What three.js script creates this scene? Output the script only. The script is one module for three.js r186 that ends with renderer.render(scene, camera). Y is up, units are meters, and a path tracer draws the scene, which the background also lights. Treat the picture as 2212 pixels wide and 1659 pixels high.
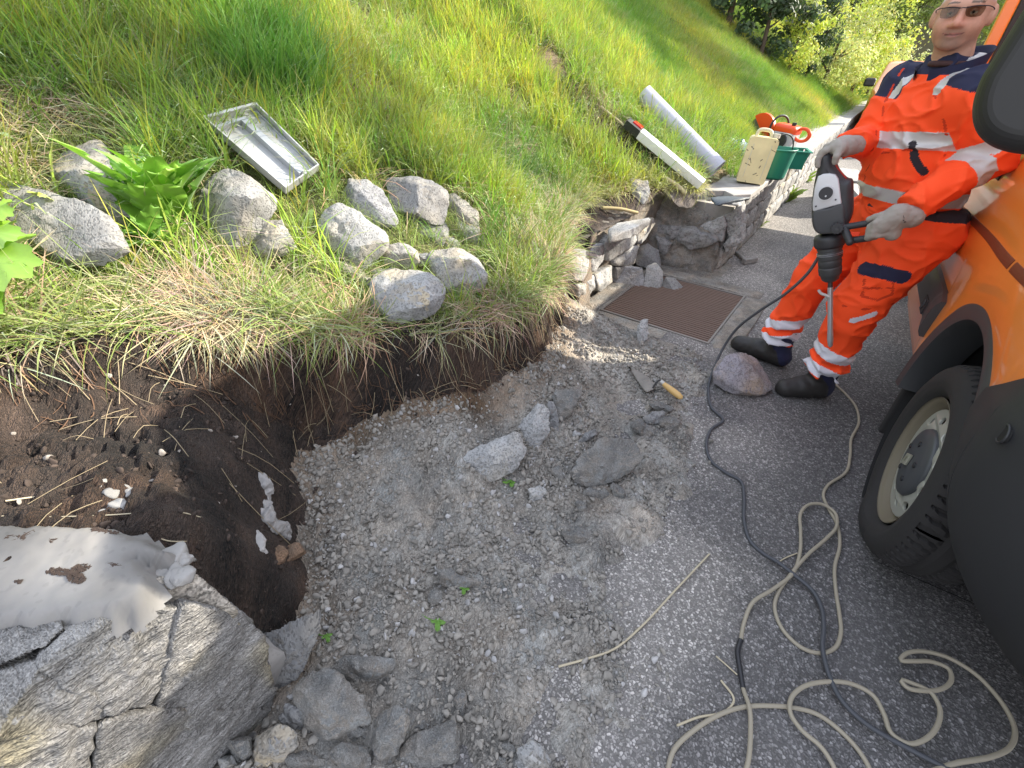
import * as THREE from 'three';
import { ImprovedNoise } from 'three/addons/math/ImprovedNoise.js';
import { ConvexHull } from 'three/addons/math/ConvexHull.js';
import { mergeGeometries, mergeVertices, toCreasedNormals } from 'three/addons/utils/BufferGeometryUtils.js';
import { RoundedBoxGeometry } from 'three/addons/geometries/RoundedBoxGeometry.js';

// ---------- camera, sky, sun, exposure ----------
const scene = new THREE.Scene();
const V3 = (x, y, z) => new THREE.Vector3(x, y, z);
const EYE = V3(0, 1.386, 0), FOCAL = 455 / 384;               // focal length in half picture heights
const AX = [[0.803802, 0.024212, -0.594404], [-0.359568, 0.815778, -0.453009], [0.473934, 0.577858, 0.66443]];
const camera = new THREE.PerspectiveCamera(2 * Math.atan(1 / FOCAL) * 180 / Math.PI, 4 / 3, 0.05, 2000);
camera.position.copy(EYE);
camera.quaternion.setFromRotationMatrix(new THREE.Matrix4().makeBasis(V3(...AX[0]), V3(...AX[1]), V3(...AX[2])));
scene.add(camera);
const SUN = V3(0.571, 0.5, -0.65).normalize();
{
  const w = 512, h = 256, d = new Float32Array(w * h * 4);
  for (let j = 0; j < h; j++) for (let i = 0; i < w; i++) {
    const el = (j + 0.5) / h * Math.PI - Math.PI / 2, az = (i + 0.5) / w * 2 * Math.PI - Math.PI;
    const v = V3(Math.cos(el) * Math.cos(az), Math.sin(el), Math.cos(el) * Math.sin(az));
    const t = Math.pow(Math.max(0, Math.sin(el)), 0.55), g = Math.max(0, v.dot(SUN));
    const glow = 0.55 * Math.pow(g, 6) + 0.9 * Math.pow(g, 40);
    const k = (j * w + i) * 4;
    const B = 0.80; d[k] = B * (1.0 * (1 - t) + 0.66 * t + glow); d[k + 1] = B * (1.0 * (1 - t) + 0.74 * t + glow * 0.95); d[k + 2] = B * (1.02 * (1 - t) + 0.92 * t + glow * 0.85); d[k + 3] = 1;
  }
  const sky = new THREE.DataTexture(d, w, h, THREE.RGBAFormat, THREE.FloatType);
  sky.mapping = THREE.EquirectangularReflectionMapping; sky.magFilter = THREE.LinearFilter; sky.needsUpdate = true;
  scene.background = sky; scene.environment = sky;
}
const sun = new THREE.DirectionalLight(new THREE.Color(1, 0.92, 0.78), 5);
sun.position.copy(SUN).multiplyScalar(60); sun.castShadow = true;
sun.shadow.mapSize.set(4096, 4096); Object.assign(sun.shadow.camera, { left: -25, right: 25, top: 25, bottom: -25, near: 1, far: 160 });
scene.add(sun, sun.target);
const renderer = new THREE.WebGLRenderer({ antialias: true });
renderer.setSize(1024, 768); renderer.shadowMap.enabled = true;
renderer.toneMapping = THREE.LinearToneMapping; renderer.toneMappingExposure = 2.5;

// ---------- helpers ----------
function rngOf(seed) { let a = seed >>> 0; return () => { a = (a + 0x6D2B79F5) | 0; let t = Math.imul(a ^ (a >>> 15), 1 | a); t = (t + Math.imul(t ^ (t >>> 7), 61 | t)) ^ t; return ((t ^ (t >>> 14)) >>> 0) / 4294967296; }; }
const IN = new ImprovedNoise();
const n3 = (x, y, z) => IN.noise(x, y, z);
function fbm(x, y, z, o = 4) { let s = 0, a = 1, f = 1; for (let i = 0; i < o; i++) { s += a * n3(x * f + i * 17.3, y * f + i * 7.1, z * f); a *= 0.5; f *= 2.03; } return s; }
const clamp = (x, a, b) => Math.max(a, Math.min(b, x)), lerp = (a, b, t) => a + (b - a) * t;
const sstep = (a, b, x) => { const t = clamp((x - a) / (b - a), 0, 1); return t * t * (3 - 2 * t); };
function table(z, rows) { // rows: [z, value...] in falling z
  if (z >= rows[0][0]) return rows[0].slice(1);
  for (let i = 1; i < rows.length; i++) if (z >= rows[i][0]) { const t = (rows[i - 1][0] - z) / (rows[i - 1][0] - rows[i][0]), e = t * t * (3 - 2 * t); return rows[i].slice(1).map((v, k) => lerp(rows[i - 1][k + 1], v, e * 0.5 + t * 0.5)); }
  return rows[rows.length - 1].slice(1);
}
const taken = {};
function numbered(name) { const k = (taken[name] = (taken[name] ?? -1) + 1); return k ? `${name}_${String(k).padStart(3, '0')}` : name; }
function tag(o, label, category, group, kind) { if (label) o.userData.label = label; if (category) o.userData.category = category; if (group) o.userData.group = group; if (kind) o.userData.kind = kind; return o; }
function shade(o) { o.castShadow = o.receiveShadow = true; return o; }
function thing(name, label, category, p = [0, 0, 0], group) { const o = new THREE.Group(); o.name = numbered(name); o.position.set(...p); scene.add(o); return tag(o, label, category, group); }
function mesh(name, geo, mat, parent = scene) { const m = shade(new THREE.Mesh(geo, mat)); m.name = parent === scene ? numbered(name) : name; parent.add(m); return m; }
function struct(name, geo, mat) { return tag(mesh(name, geo, mat), null, null, null, 'structure'); }
// a photograph pixel (of its 2212 pixel wide view) to a ray; points on rays
const S = 1024 / 2212;
function ray(u, v) { const a = (u * S - 512) / 455, b = -(v * S - 384) / 455; return V3(AX[0][0] * a + AX[1][0] * b - AX[2][0], AX[0][1] * a + AX[1][1] * b - AX[2][1], AX[0][2] * a + AX[1][2] * b - AX[2][2]); }
const atD = (u, v, d) => ray(u, v).multiplyScalar(d).add(EYE);
const atZ = (u, v, z) => { const r = ray(u, v); return r.multiplyScalar(z / r.z).add(EYE); };
const atX = (u, v, x) => { const r = ray(u, v); return r.multiplyScalar(x / r.x).add(EYE); };
const atY = (u, v, y = 0) => { const r = ray(u, v); return r.multiplyScalar((y - EYE.y) / r.y).add(EYE); };
const depthOf = p => -((p.x - EYE.x) * AX[2][0] + (p.y - EYE.y) * AX[2][1] + (p.z - EYE.z) * AX[2][2]);
function onGround(u, v) { const r = ray(u, v); let a = 0.4, b = a; for (; b < 80; b += 0.02 + b * 0.01) { const p = r.clone().multiplyScalar(b).add(EYE); if (p.y < GY(p.x, p.z)) break; a = b; } for (let i = 0; i < 20; i++) { const m = (a + b) / 2, p = r.clone().multiplyScalar(m).add(EYE); if (p.y < GY(p.x, p.z)) b = m; else a = m; } return r.multiplyScalar(b).add(EYE); }

// ---------- the lie of the land ----------
const rise = z => z < -4 ? 0.011 * (-4 - z) : 0;
const EDGE = [[1.6, -1.8, 0.84], [0.6, -1.76, 0.80], [0, -1.70, 0.75], [-0.3, -1.62, 0.71], [-0.5, -1.55, 0.67], [-0.8, -1.38, 0.58], [-1.1, -1.22, 0.51], [-1.4, -1.14, 0.48], [-1.8, -1.16, 0.48], [-2.2, -1.30, 0.5], [-2.5, -1.52, 0.54], [-3.2, -1.56, 0.57], [-3.7, -1.36, 0.58], [-3.95, -1.12, 0.56]];
function edge(z) { const e = z < -3.95 ? [-1.1, 0.56 + rise(z)] : table(z, EDGE); return [e[0] + 0.035 * n3(z * 3.1, 4.4, 0) + 0.02 * n3(z * 9, 1.2, 0), e[1]]; }
function slopeH(x, z, e = edge(z)) {
  const d = e[0] - x, k = 0.60 + 0.05 * n3(z * 0.15, 3, 1);
  return e[1] + k * d + 0.05 * fbm(x * 0.9, z * 0.9, 5, 3) * sstep(0, 0.5, d) + 0.018 * fbm(x * 4, z * 4, 2, 2) * sstep(0, 0.2, d);
}
function floorH(x, z) {
  const ramp = table(z, [[0.6, 0.0], [-0.1, 0.02], [-0.6, 0.16], [-1.0, 0.26], [-1.9, 0.26], [-2.35, 0.16], [-2.6, 0.02], [-4, 0.0]])[0];
  let y = 0.012 + ramp * sstep(-0.62, -1.3, x);
  y += (0.034 * fbm(x * 2.3, z * 2.3, 9, 3) + 0.02 * fbm(x * 8, z * 8, 3, 3)) * sstep(-2.7, -2.3, z);
  y += 0.05 * Math.exp(-(((x + 0.95) / 0.25) ** 2 + ((z + 1.15) / 0.35) ** 2)) + 0.05 * Math.exp(-(((x + 0.55) / 0.22) ** 2 + ((z + 0.35) / 0.25) ** 2));
  // thins out over the asphalt, flat round the drain
  const rim = table(z, [[0.6, 0.2], [0, 0.12], [-0.4, 0.07], [-0.7, 0.02], [-1.0, -0.14], [-1.4, -0.10], [-1.9, -0.17], [-2.2, -0.2], [-2.45, -0.28], [-2.7, -0.5], [-4, -0.72]])[0];
  const k = sstep(rim + 0.12, rim - 0.22, x + 0.07 * fbm(x * 5, z * 5, 1, 3));
  y = lerp(-0.03, y, k);
  if (z < -2.5) y = lerp(y, x < -1.19 ? 0.008 : -0.05, sstep(-2.5, -2.64, z));
  return y;
}
const crest = (x, z) => { // how far inside the soil shelf behind the near wall (1 inside)
  const zc = -0.11 - 0.66 * (-0.98 - x) + 0.05 * fbm(x * 4, z * 4, 7, 3);
  return sstep(zc - 0.24, zc + 0.06, z) * sstep(-0.80, -0.98, x);
};
function H(x, z) {
  const e = edge(z), d = e[0] - x;
  if (z < -3.95) return d > -0.02 ? slopeH(x, z, e) : (x < -0.8 ? e[1] - 0.04 : rise(z));
  if (d > 0) return slopeH(x, z, e);
  let f = floorH(x, z);
  const shelf = table(z, [[1.6, 0.62], [0.3, 0.6], [0, 0.565], [-0.3, 0.53], [-0.6, 0.45], [-1, 0.4]])[0] + 0.02 * fbm(x * 6, z * 6, 2, 3);
  f = lerp(f, Math.max(f, shelf), crest(x, z));
  if (z < -2.55) f = x < -1.3 ? lerp(f, 0.5, sstep(-2.55, -2.68, z)) : f;
  const bw = z < -2.5 ? 0.16 : lerp(0.10, 0.32, sstep(-0.5, 0.1, z));
  return lerp(e[1], f, sstep(0, bw, -d) * 0.92 + 0.08 * sstep(0, bw * 2.2, -d)) + 0.012 * fbm(x * 14, z * 14, 1, 3) * sstep(0.01, 0.08, -d);
}
const GY = (x, z) => x > -0.76 ? Math.max(H(x, z), rise(z)) : H(x, z);
const segT = (x, y, z, a, b) => { const dx = b[0] - a[0], dy = b[1] - a[1], dz = b[2] - a[2]; return clamp(((x - a[0]) * dx + (y - a[1]) * dy + (z - a[2]) * dz) / (dx * dx + dy * dy + dz * dz), 0, 1); };
const near3 = (x, y, z, a, b) => { const t = segT(x, y, z, a, b); return Math.hypot(x - lerp(a[0], b[0], t), y - lerp(a[1], b[1], t), z - lerp(a[2], b[2], t)); };
// ---------- computed surfaces ----------
function dataTex(w, h, fn, srgb = false, rep = 1) {
  const d = new Uint8Array(w * h * 4);
  for (let j = 0; j < h; j++) for (let i = 0; i < w; i++) { const c = fn(i, j), k = (j * w + i) * 4; d[k] = clamp(c[0], 0, 1) * 255; d[k + 1] = clamp(c[1], 0, 1) * 255; d[k + 2] = clamp(c[2], 0, 1) * 255; d[k + 3] = 255; }
  const t = new THREE.DataTexture(d, w, h, THREE.RGBAFormat); t.wrapS = t.wrapT = THREE.RepeatWrapping; t.magFilter = THREE.LinearFilter; t.minFilter = THREE.LinearMipmapLinearFilter; t.generateMipmaps = true;
  if (srgb) t.colorSpace = THREE.SRGBColorSpace; t.repeat.set(rep, rep); t.needsUpdate = true; return t;
}
const toS = c => c <= 0.0031308 ? c * 12.92 : 1.055 * Math.pow(c, 1 / 2.4) - 0.055;
// tiling cells: [nearest, second, id] per pixel; tiling value noise
function cells(size, n, seed, sx = 1) {
  const r = rngOf(seed), px = new Float32Array(n * n), py = new Float32Array(n * n), id = new Float32Array(n * n);
  for (let i = 0; i < n * n; i++) { px[i] = r(); py[i] = r(); id[i] = r(); }
  return (i, j) => {
    const x = i / size * n, y = j / size * n, cx = Math.floor(x), cy = Math.floor(y); let a = 9, b = 9, w = 0;
    for (let dy = -1; dy <= 1; dy++) for (let dx = -1; dx <= 1; dx++) { const gx = (cx + dx + n) % n, gy = (cy + dy + n) % n, k = gy * n + gx, ex = (cx + dx + px[k] - x) * sx, ey = cy + dy + py[k] - y, q = ex * ex + ey * ey; if (q < a) { b = a; a = q; w = id[k]; } else if (q < b) b = q; }
    return [Math.sqrt(a), Math.sqrt(b), w];
  };
}
function vnoise(n, seed) { const r = rngOf(seed), g = Float32Array.from({ length: n * n }, () => r()); return (u, v) => { const x = u * n, y = v * n, i = Math.floor(x), j = Math.floor(y), fx = x - i, fy = y - j, a = fx * fx * (3 - 2 * fx), b = fy * fy * (3 - 2 * fy), G = (p, q) => g[((q % n + n) % n) * n + ((p % n + n) % n)]; return lerp(lerp(G(i, j), G(i + 1, j), a), lerp(G(i, j + 1), G(i + 1, j + 1), a), b); }; }
function tfbm(n, seed, o = 4) { const L = Array.from({ length: o }, (_, k) => vnoise(n << k, seed + k)); return (u, v) => { let s = 0, a = 0.5; for (const f of L) { s += a * (f(u, v) - 0.5); a *= 0.5; } return s + 0.5; }; }
function pair(size, fn) { // colour map + bump map out of one function giving [r, g, b linear, height]
  const buf = new Float32Array(size * size * 4);
  for (let j = 0; j < size; j++) for (let i = 0; i < size; i++) buf.set(fn(i, j), (j * size + i) * 4);
  return { map: dataTex(size, size, (i, j) => { const k = (j * size + i) * 4; return [toS(buf[k]), toS(buf[k + 1]), toS(buf[k + 2])]; }, true), bump: dataTex(size, size, (i, j) => { const h = buf[(j * size + i) * 4 + 3]; return [h, h, h]; }) };
}
const std = (color, o = {}) => new THREE.MeshStandardMaterial({ color: color === null ? 0xffffff : new THREE.Color().setRGB(...color), roughness: 0.85, ...o });
function asphaltTex() {
  const c = cells(1024, 112, 11), c2 = cells(1024, 190, 12), f = tfbm(6, 5, 4);
  return pair(1024, (i, j) => {
    const [a, b, id] = c(i, j), [a2, b2, id2] = c2(i, j), m = f(i / 1024, j / 1024);
    const st = sstep(0.08, 0.3, b - a) * (id > 0.30 ? 1 : 0), sm = sstep(0.06, 0.25, b2 - a2) * (id2 > 0.55 ? 1 : 0);
    let v = 0.078 + 0.05 * (m - 0.5); v = lerp(v, 0.105 + 0.21 * ((id * 7.3) % 1) ** 2.2, st); v = lerp(v, 0.10 + 0.24 * ((id2 * 5.1) % 1), sm * 0.5 * (1 - st));
    return [v * 1.02, v * 0.975, v * 0.965, clamp(0.25 + 0.55 * st * (1 - a * 0.7) + 0.2 * sm, 0, 1)];
  });
}
function dirtTex(r, g, b, contrast, seed) {
  const c = cells(1024, 40, seed), c2 = cells(1024, 95, seed + 1), c3 = cells(1024, 210, seed + 5), f = tfbm(5, seed + 2, 5), q = tfbm(9, seed + 3, 4);
  return pair(1024, (i, j) => {
    const [a, bb, id] = c(i, j), [a2, b2, id2] = c2(i, j), [a3, b3, id3] = c3(i, j), m = f(i / 1024, j / 1024), w = q(i / 1024, j / 1024);
    const big = id > 0.62 ? sstep(0.0, 0.35, bb - a) : 0, mid = id2 > 0.3 ? sstep(0, 0.4, b2 - a2) * (1 - a2) : 0, sm = (1 - a3) * sstep(0, 0.3, b3 - a3);
    const h = 0.18 + 0.30 * big * (1 - 0.6 * a) + 0.30 * mid + 0.16 * sm + 0.3 * (m - 0.5);
    const v = 1 + contrast * ((m - 0.5) * 1.1 + (id2 - 0.5) * 0.3 + (id3 - 0.5) * 0.35 + (h - 0.4) * 0.6);
    const t = (w - 0.5) * 0.22;
    return [r * v * (1 + t), g * v, b * v * (1 - t), clamp(h, 0, 1)];
  });
}
function graniteTex(seed, tone, warm = 0) {
  const c = cells(512, 64, seed), f = tfbm(4, seed + 2, 5), q = tfbm(3, seed + 7, 3);
  return pair(512, (i, j) => {
    const [a, b, id] = c(i, j), m = f(i / 512, j / 512), w = q(i / 512, j / 512);
    let v = id < 0.2 ? 0.5 : id > 0.7 ? 1.18 : 0.97; v = lerp(v, 1, 0.35); v *= 0.62 + 0.8 * m;
    const t = warm * Math.max(0, w - 0.45);
    return [tone * v * (1 + t), tone * v * (1 + 0.35 * t), tone * v * (0.985 - 0.6 * t), clamp(0.5 * m + 0.4 * (id > 0.2 ? 1 - a * 0.5 : 0.2), 0, 1)];
  });
}
function gneissTex(seed) { // streaky grain running along u
  const f = tfbm(4, seed, 5), L = vnoise(3, seed + 1), mk = (nu, nv, s) => { const r = rngOf(s), g = Float32Array.from({ length: nu * nv }, () => r()); return (u, v) => { const x = u * nu, y = v * nv, i = Math.floor(x), j = Math.floor(y), fx = x - i, fy = y - j, G = (p, q) => g[((q % nv + nv) % nv) * nu + ((p % nu + nu) % nu)]; return lerp(lerp(G(i, j), G(i + 1, j), fx), lerp(G(i, j + 1), G(i + 1, j + 1), fx), fy); }; };
  const gc = cells(1024, 170, seed + 20), st = [mk(9, 40, seed + 2), mk(14, 90, seed + 3), mk(40, 200, seed + 4), mk(110, 300, seed + 5)];
  return pair(1024, (i, j) => {
    const u = i / 1024, v = j / 1024, w = v + 0.06 * (f(u, v) - 0.5), g = f(u, v), s = 0.3 * st[0](u, w) + 0.28 * st[1](u, w) + 0.24 * st[2](u, w) + 0.18 * st[3](u, w), y = sstep(0.5, 0.8, L(u, v));
    const q = 0.3 * (st[3](u * 1, w) - 0.5) + 0.5 * (f(u * 3 % 1, v * 3 % 1) - 0.5), d = 0.225 * Math.max(0.3, 0.95 + 1.0 * (s - 0.5) + 0.9 * (g - 0.5) + q + (gc(i, j)[2] - 0.5) * 0.75);
    return [d * lerp(1, 1.18, y), d * lerp(0.97, 1.05, y), d * lerp(0.93, 0.74, y), clamp(s * 1.1 + 0.5 * (g - 0.5), 0, 1)];
  });
}
function mortarTex() {
  const f = tfbm(5, 77, 5), c = cells(512, 70, 78);
  return pair(512, (i, j) => { const m = f(i / 512, j / 512), [a, b, id] = c(i, j), v = 0.32 + 0.24 * (m - 0.5) - (id > 0.93 ? 0.03 : 0); return [v, v * 0.965, v * 0.92, clamp(0.35 + 0.6 * (m - 0.5) + 0.12 * (id > 0.75 ? 1 - a : 0.4), 0, 1)]; });
}
const T = { asphalt: asphaltTex(), gravel: dirtTex(0.275, 0.257, 0.228, 1.15, 31), soil: dirtTex(0.064, 0.045, 0.035, 1.5, 61), granite: graniteTex(3, 0.30, 0.4), warm: graniteTex(13, 0.29, 1.1), rubble: dirtTex(0.27, 0.258, 0.238, 0.9, 91), gneiss: gneissTex(21), mortar: mortarTex() };
const fromT = (t, bumpScale, o = {}) => new THREE.MeshStandardMaterial({ map: t.map, bumpMap: t.bump, bumpScale, roughness: 0.95, ...o });
const M = {
  asphalt: fromT(T.asphalt, 0.004, { vertexColors: true, roughness: 0.9 }),
  gravel: fromT(T.gravel, 0.012, { vertexColors: true }),
  soil: fromT(T.soil, 0.03, { vertexColors: true }),
  turf: std(null, { vertexColors: true, roughness: 1 }),
  granite: fromT(T.granite, 0.003), tinted: [[0.80, 0.80, 0.83], [0.95, 0.94, 0.92], [0.72, 0.71, 0.70], [0.9, 0.86, 0.8]].map(c => fromT(T.granite, 0.004, { color: new THREE.Color(...c) })), warmGranite: fromT(T.warm, 0.003), rubble: fromT(T.rubble, 0.008),
  gneiss: fromT(T.gneiss, 0.012), mortar: fromT(T.mortar, 0.002),
  darkStone: fromT(T.granite, 0.004, { color: new THREE.Color(0.62, 0.62, 0.63) }),
  wallStone: fromT(T.granite, 0.006, { color: new THREE.Color(0.92, 0.9, 0.88) }),
};
// texture coordinates in metres from the side each face looks to; size = metres per repeat
function boxUV(geo, size, turn = 0) {
  const g = geo.index ? geo.toNonIndexed() : geo, p = g.attributes.position, uv = new Float32Array(p.count * 2), c = Math.cos(turn), s = Math.sin(turn);
  const a = V3(), b = V3(), d = V3();
  for (let i = 0; i < p.count; i += 3) {
    a.fromBufferAttribute(p, i); b.fromBufferAttribute(p, i + 1); d.fromBufferAttribute(p, i + 2);
    const n = b.clone().sub(a).cross(d.clone().sub(a)), x = Math.abs(n.x), y = Math.abs(n.y), z = Math.abs(n.z);
    [a, b, d].forEach((q, k) => { let u, v; if (x >= y && x >= z) [u, v] = [q.z, q.y]; else if (y >= z) [u, v] = [q.x, q.z]; else [u, v] = [q.x, q.y]; uv[(i + k) * 2] = (u * c - v * s) / size; uv[(i + k) * 2 + 1] = (u * s + v * c) / size; });
  }
  g.setAttribute('uv', new THREE.BufferAttribute(uv, 2)); return g;
}
// ---------- road, gravel, earth, grass slope ----------
function sheet(xs, zs, fy, fcol, uvSize, keep) {
  const nx = xs.length, nz = zs.length, pos = new Float32Array(nx * nz * 3), col = new Float32Array(nx * nz * 3), uv = new Float32Array(nx * nz * 2);
  for (let j = 0; j < nz; j++) for (let i = 0; i < nx; i++) { const k = j * nx + i, x = xs[i], z = zs[j], y = fy(x, z); pos.set([x, y, z], k * 3); col.set(fcol ? fcol(x, z, y) : [1, 1, 1], k * 3); uv.set([x / uvSize, (z + y * 0.9) / uvSize], k * 2); }
  const idx = []; for (let j = 0; j < nz - 1; j++) for (let i = 0; i < nx - 1; i++) { if (keep && !keep((xs[i] + xs[i + 1]) / 2, (zs[j] + zs[j + 1]) / 2)) continue; const a = j * nx + i, b = a + 1, c = a + nx, d = c + 1; idx.push(a, c, b, b, c, d); }
  const g = new THREE.BufferGeometry(); g.setAttribute('position', new THREE.BufferAttribute(pos, 3)); g.setAttribute('color', new THREE.BufferAttribute(col, 3)); g.setAttribute('uv', new THREE.BufferAttribute(uv, 2)); g.setIndex(idx); g.computeVertexNormals(); return g;
}
const span = (a, b, step) => { const n = Math.max(1, Math.round(Math.abs(b - a) / step)); return Array.from({ length: n + 1 }, (_, i) => a + (b - a) * i / n); };
const grow = (a, b, s0, f) => { const o = [a], q = Math.sign(b - a); let s = s0; while ((b - o[o.length - 1]) * q > s * 1.5) { o.push(o[o.length - 1] + q * s); s *= f; } o.push(b); return o; };
// pale stone dust lying on the asphalt
function dust(x, z) {
  const d1 = sstep(0.42, -0.12, x - (table(z, [[0.6, 0.15], [-0.7, 0.05], [-1.0, -0.02], [-1.6, -0.05], [-2.3, -0.15], [-3.2, -0.2], [-4.5, -0.55], [-6, -0.7]])[0]));
  const n = 0.5 + 0.9 * fbm(x * 2.4, z * 2.4, 12, 4), blot = Math.exp(-(((x - 0.02) / 0.2) ** 2 + ((z + 1.0) / 0.28) ** 2));
  return clamp(d1 * n * 0.9 + blot * 0.95 * clamp(0.6 + n, 0, 1.2), 0, 1);
}
{
  const xs = [...grow(0.0, -0.8, 0.05, 1.0), 0].slice(0, -1).reverse().concat(span(0.05, 1.2, 0.05), grow(1.3, 9, 0.2, 1.3));
  const zs = [...span(2.5, -4.5, 0.05), ...grow(-4.6, -140, 0.15, 1.07)];
  const hole = (x, z) => !(x > -1.19 && x < -0.44 && z < -2.68 && z > -3.58);
  struct('road', sheet(xs, zs, (x, z) => rise(z) + 0.003 * n3(x * 2, z * 2, 0), (x, z) => { const d = dust(x, z), w = 0.92 + 0.25 * fbm(x * 1.3, z * 1.3, 3, 3); const far = z < -2.5 ? (0.55 + 0.5 * fbm(x * 1.8, z * 1.8, 30, 3)) * sstep(-2.5, -3.8, z) * sstep(2.4, 0.6, x) : 0; return [w * (1 + 1.2 * d + far), w * (1 + 1.15 * d + far * 0.95), w * (1 + 1.0 * d + far * 0.8)]; }, 0.95, hole), M.asphalt);
}
const isGrass = (x, z) => edge(z)[0] - x > -0.01;
const soilMask = (x, z) => { // 1 where dark earth shows rather than grey rubble
  const e = edge(z), d = x - e[0]; if (d < 0) return 1;
  if (z < -2.55) return x < -1.31 ? 1 : 0;
  const wob = 0.06 * fbm(x * 5, z * 5, 3, 3);
  return Math.max(sstep(0.10, 0.06, d + wob * 0.8 - table(z, [[0, 0.12], [-0.6, 0.10], [-0.9, 0.06], [-2.4, 0.02]])[0]), sstep(0.03, 0.12, crest(x + wob * 0.6, z + wob)));
};
{
  const xs = span(-2.05, 0.26, 0.0115), zs = span(0.75, -2.72, 0.0115);
  const Hc = new Map(), hh = (x, z) => H(x, z);
  const inG = (x, z) => !isGrass(x, z) && soilMask(x, z) < 0.93 && x < 0.26, inS = (x, z) => edge(z)[0] - x < 0.06 && soilMask(x, z) >= 0.2;
  const rough = (x, z) => hh(x, z) + 0.006 * fbm(x * 22, z * 22, 4, 3);
  struct('gravel_ground', sheet(xs, zs, rough, (x, z) => { const m = fbm(x * 2.1, z * 2.1, 8, 4) - 0.35 * Math.max(0, fbm(x * 4.3, z * 4.3, 51, 3)), br = Math.max(0, fbm(x * 3, z * 3, 21, 3)) * 0.35 + 0.5 * sstep(0.25, 0, x - edge(z)[0] - 0.1) * (z > -1.2 ? 1 : 0.4) + 0.4 * soilMask(x - 0.09, z + 0.03) + 0.3 * soilMask(x - 0.17, z + 0.05); const pale = 1 + 0.35 * m + 0.22 * sstep(-0.7, -1.1, x) * sstep(-0.7, -1.1, z); return [pale * (1 - 0.30 * br), pale * (1 - 0.42 * br), pale * (1 - 0.52 * br)]; }, 0.7, inG), M.gravel);
  const soilRough = (x, z) => hh(x, z) + 0.022 * fbm(x * 17, z * 17, 4, 3) + 0.020 * fbm(x * 42, z * 42, 1, 2) + clamp(soilMask(x, z) - 0.55, -0.35, 0.12) * 0.09;
  struct('earth_bank', sheet(xs, zs, soilRough, (x, z) => { const m = 1 + 0.7 * fbm(x * 4, z * 4, 8, 3), w = sstep(0.15, 0.5, fbm(x * 3.1, z * 3.1, 31, 3)); return [m * (1 + 0.6 * w), m * (1 + 0.42 * w), m * (1 + 0.25 * w)]; }, 0.5, inS), M.soil);
  struct('niche_floor', sheet(span(-1.52, -0.7, 0.03), span(-2.55, -4.2, 0.03), (x, z) => 0.004 + 0.012 * fbm(x * 7, z * 7, 2, 3) * sstep(-1.19, -1.25, x), () => [0.95, 0.93, 0.9], 0.7, (x, z) => !(x > -1.19 && x < -0.44 && z < -2.68 && z > -3.58)), M.gravel);
  // soil shelf behind the niche
  struct('earth_shelf', sheet(span(-1.85, -0.9, 0.02), span(-2.6, -4.15, 0.02), (x, z) => (x < edge(z)[0] ? H(x, z) : lerp(edge(z)[1], 0.49, sstep(0, 0.16, x - edge(z)[0]))) + 0.012 * fbm(x * 20, z * 20, 2, 3), (x, z) => { const m = 1.5 + 0.9 * fbm(x * 4, z * 4, 8, 3), g = sstep(-1.42, -1.25, x) * 1.8; return [m + g * 1.3, m + g * 1.7, m + g * 2]; }, 0.5, (x, z) => x < (z < -3.8 ? -1.06 : -1.32)), M.soil);
}
const BARE = [[760, 35, 0.26], [860, 55, 0.16], [1195, 150, 0.2], [1110, 235, 0.18], [930, 110, 0.12], [1420, 180, 0.18], [1290, 60, 0.14]].map(([u, v, r]) => { const p = onGround(u, v); return { x: p.x, z: p.z, r }; });
const bareAt = (x, z) => { let s = 0; for (const q of BARE) s = Math.max(s, 1 - sstep(0.45, 1.1, (Math.hypot(x - q.x, z - q.z) + 0.05 * n3(x * 8, z * 8, 1)) / q.r)); return s; };
const turfCol = (x, z) => { const b = bareAt(x, z); return turf0(x, z).map((v, i) => lerp(v, [0.27, 0.185, 0.13][i], b)); };
const turf0 = (x, z) => { const s = clamp(0.5 + fbm(x * 1.1, z * 1.1, 15, 3), 0, 1); return [lerp(0.045, 0.085, s), lerp(0.055, 0.065, s), lerp(0.018, 0.032, s)]; };
{ // grass slope: rows follow the bank edge
  const zs = [...span(1.6, -5, 0.05), ...grow(-5.1, -70, 0.12, 1.06)], ds = [0, 0.03, 0.07, ...grow(0.12, 16, 0.05, 1.06)];
  const nx = ds.length, pos = [], col = [], uv = [], idx = [];
  zs.forEach((z, j) => { const e = edge(z); ds.forEach((d, i) => { const x = e[0] - d; pos.push(x, slopeH(x, z, e), z); col.push(...turfCol(x, z)); uv.push(x, z); if (i && j) { const a = j * nx + i; idx.push(a - nx - 1, a - nx, a - 1, a - 1, a - nx, a); } }); });
  const g = new THREE.BufferGeometry(); g.setAttribute('position', new THREE.Float32BufferAttribute(pos, 3)); g.setAttribute('color', new THREE.Float32BufferAttribute(col, 3)); g.setAttribute('uv', new THREE.Float32BufferAttribute(uv, 2)); g.setIndex(idx); g.computeVertexNormals();
  struct('grass_slope', g, M.turf);
}
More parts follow.
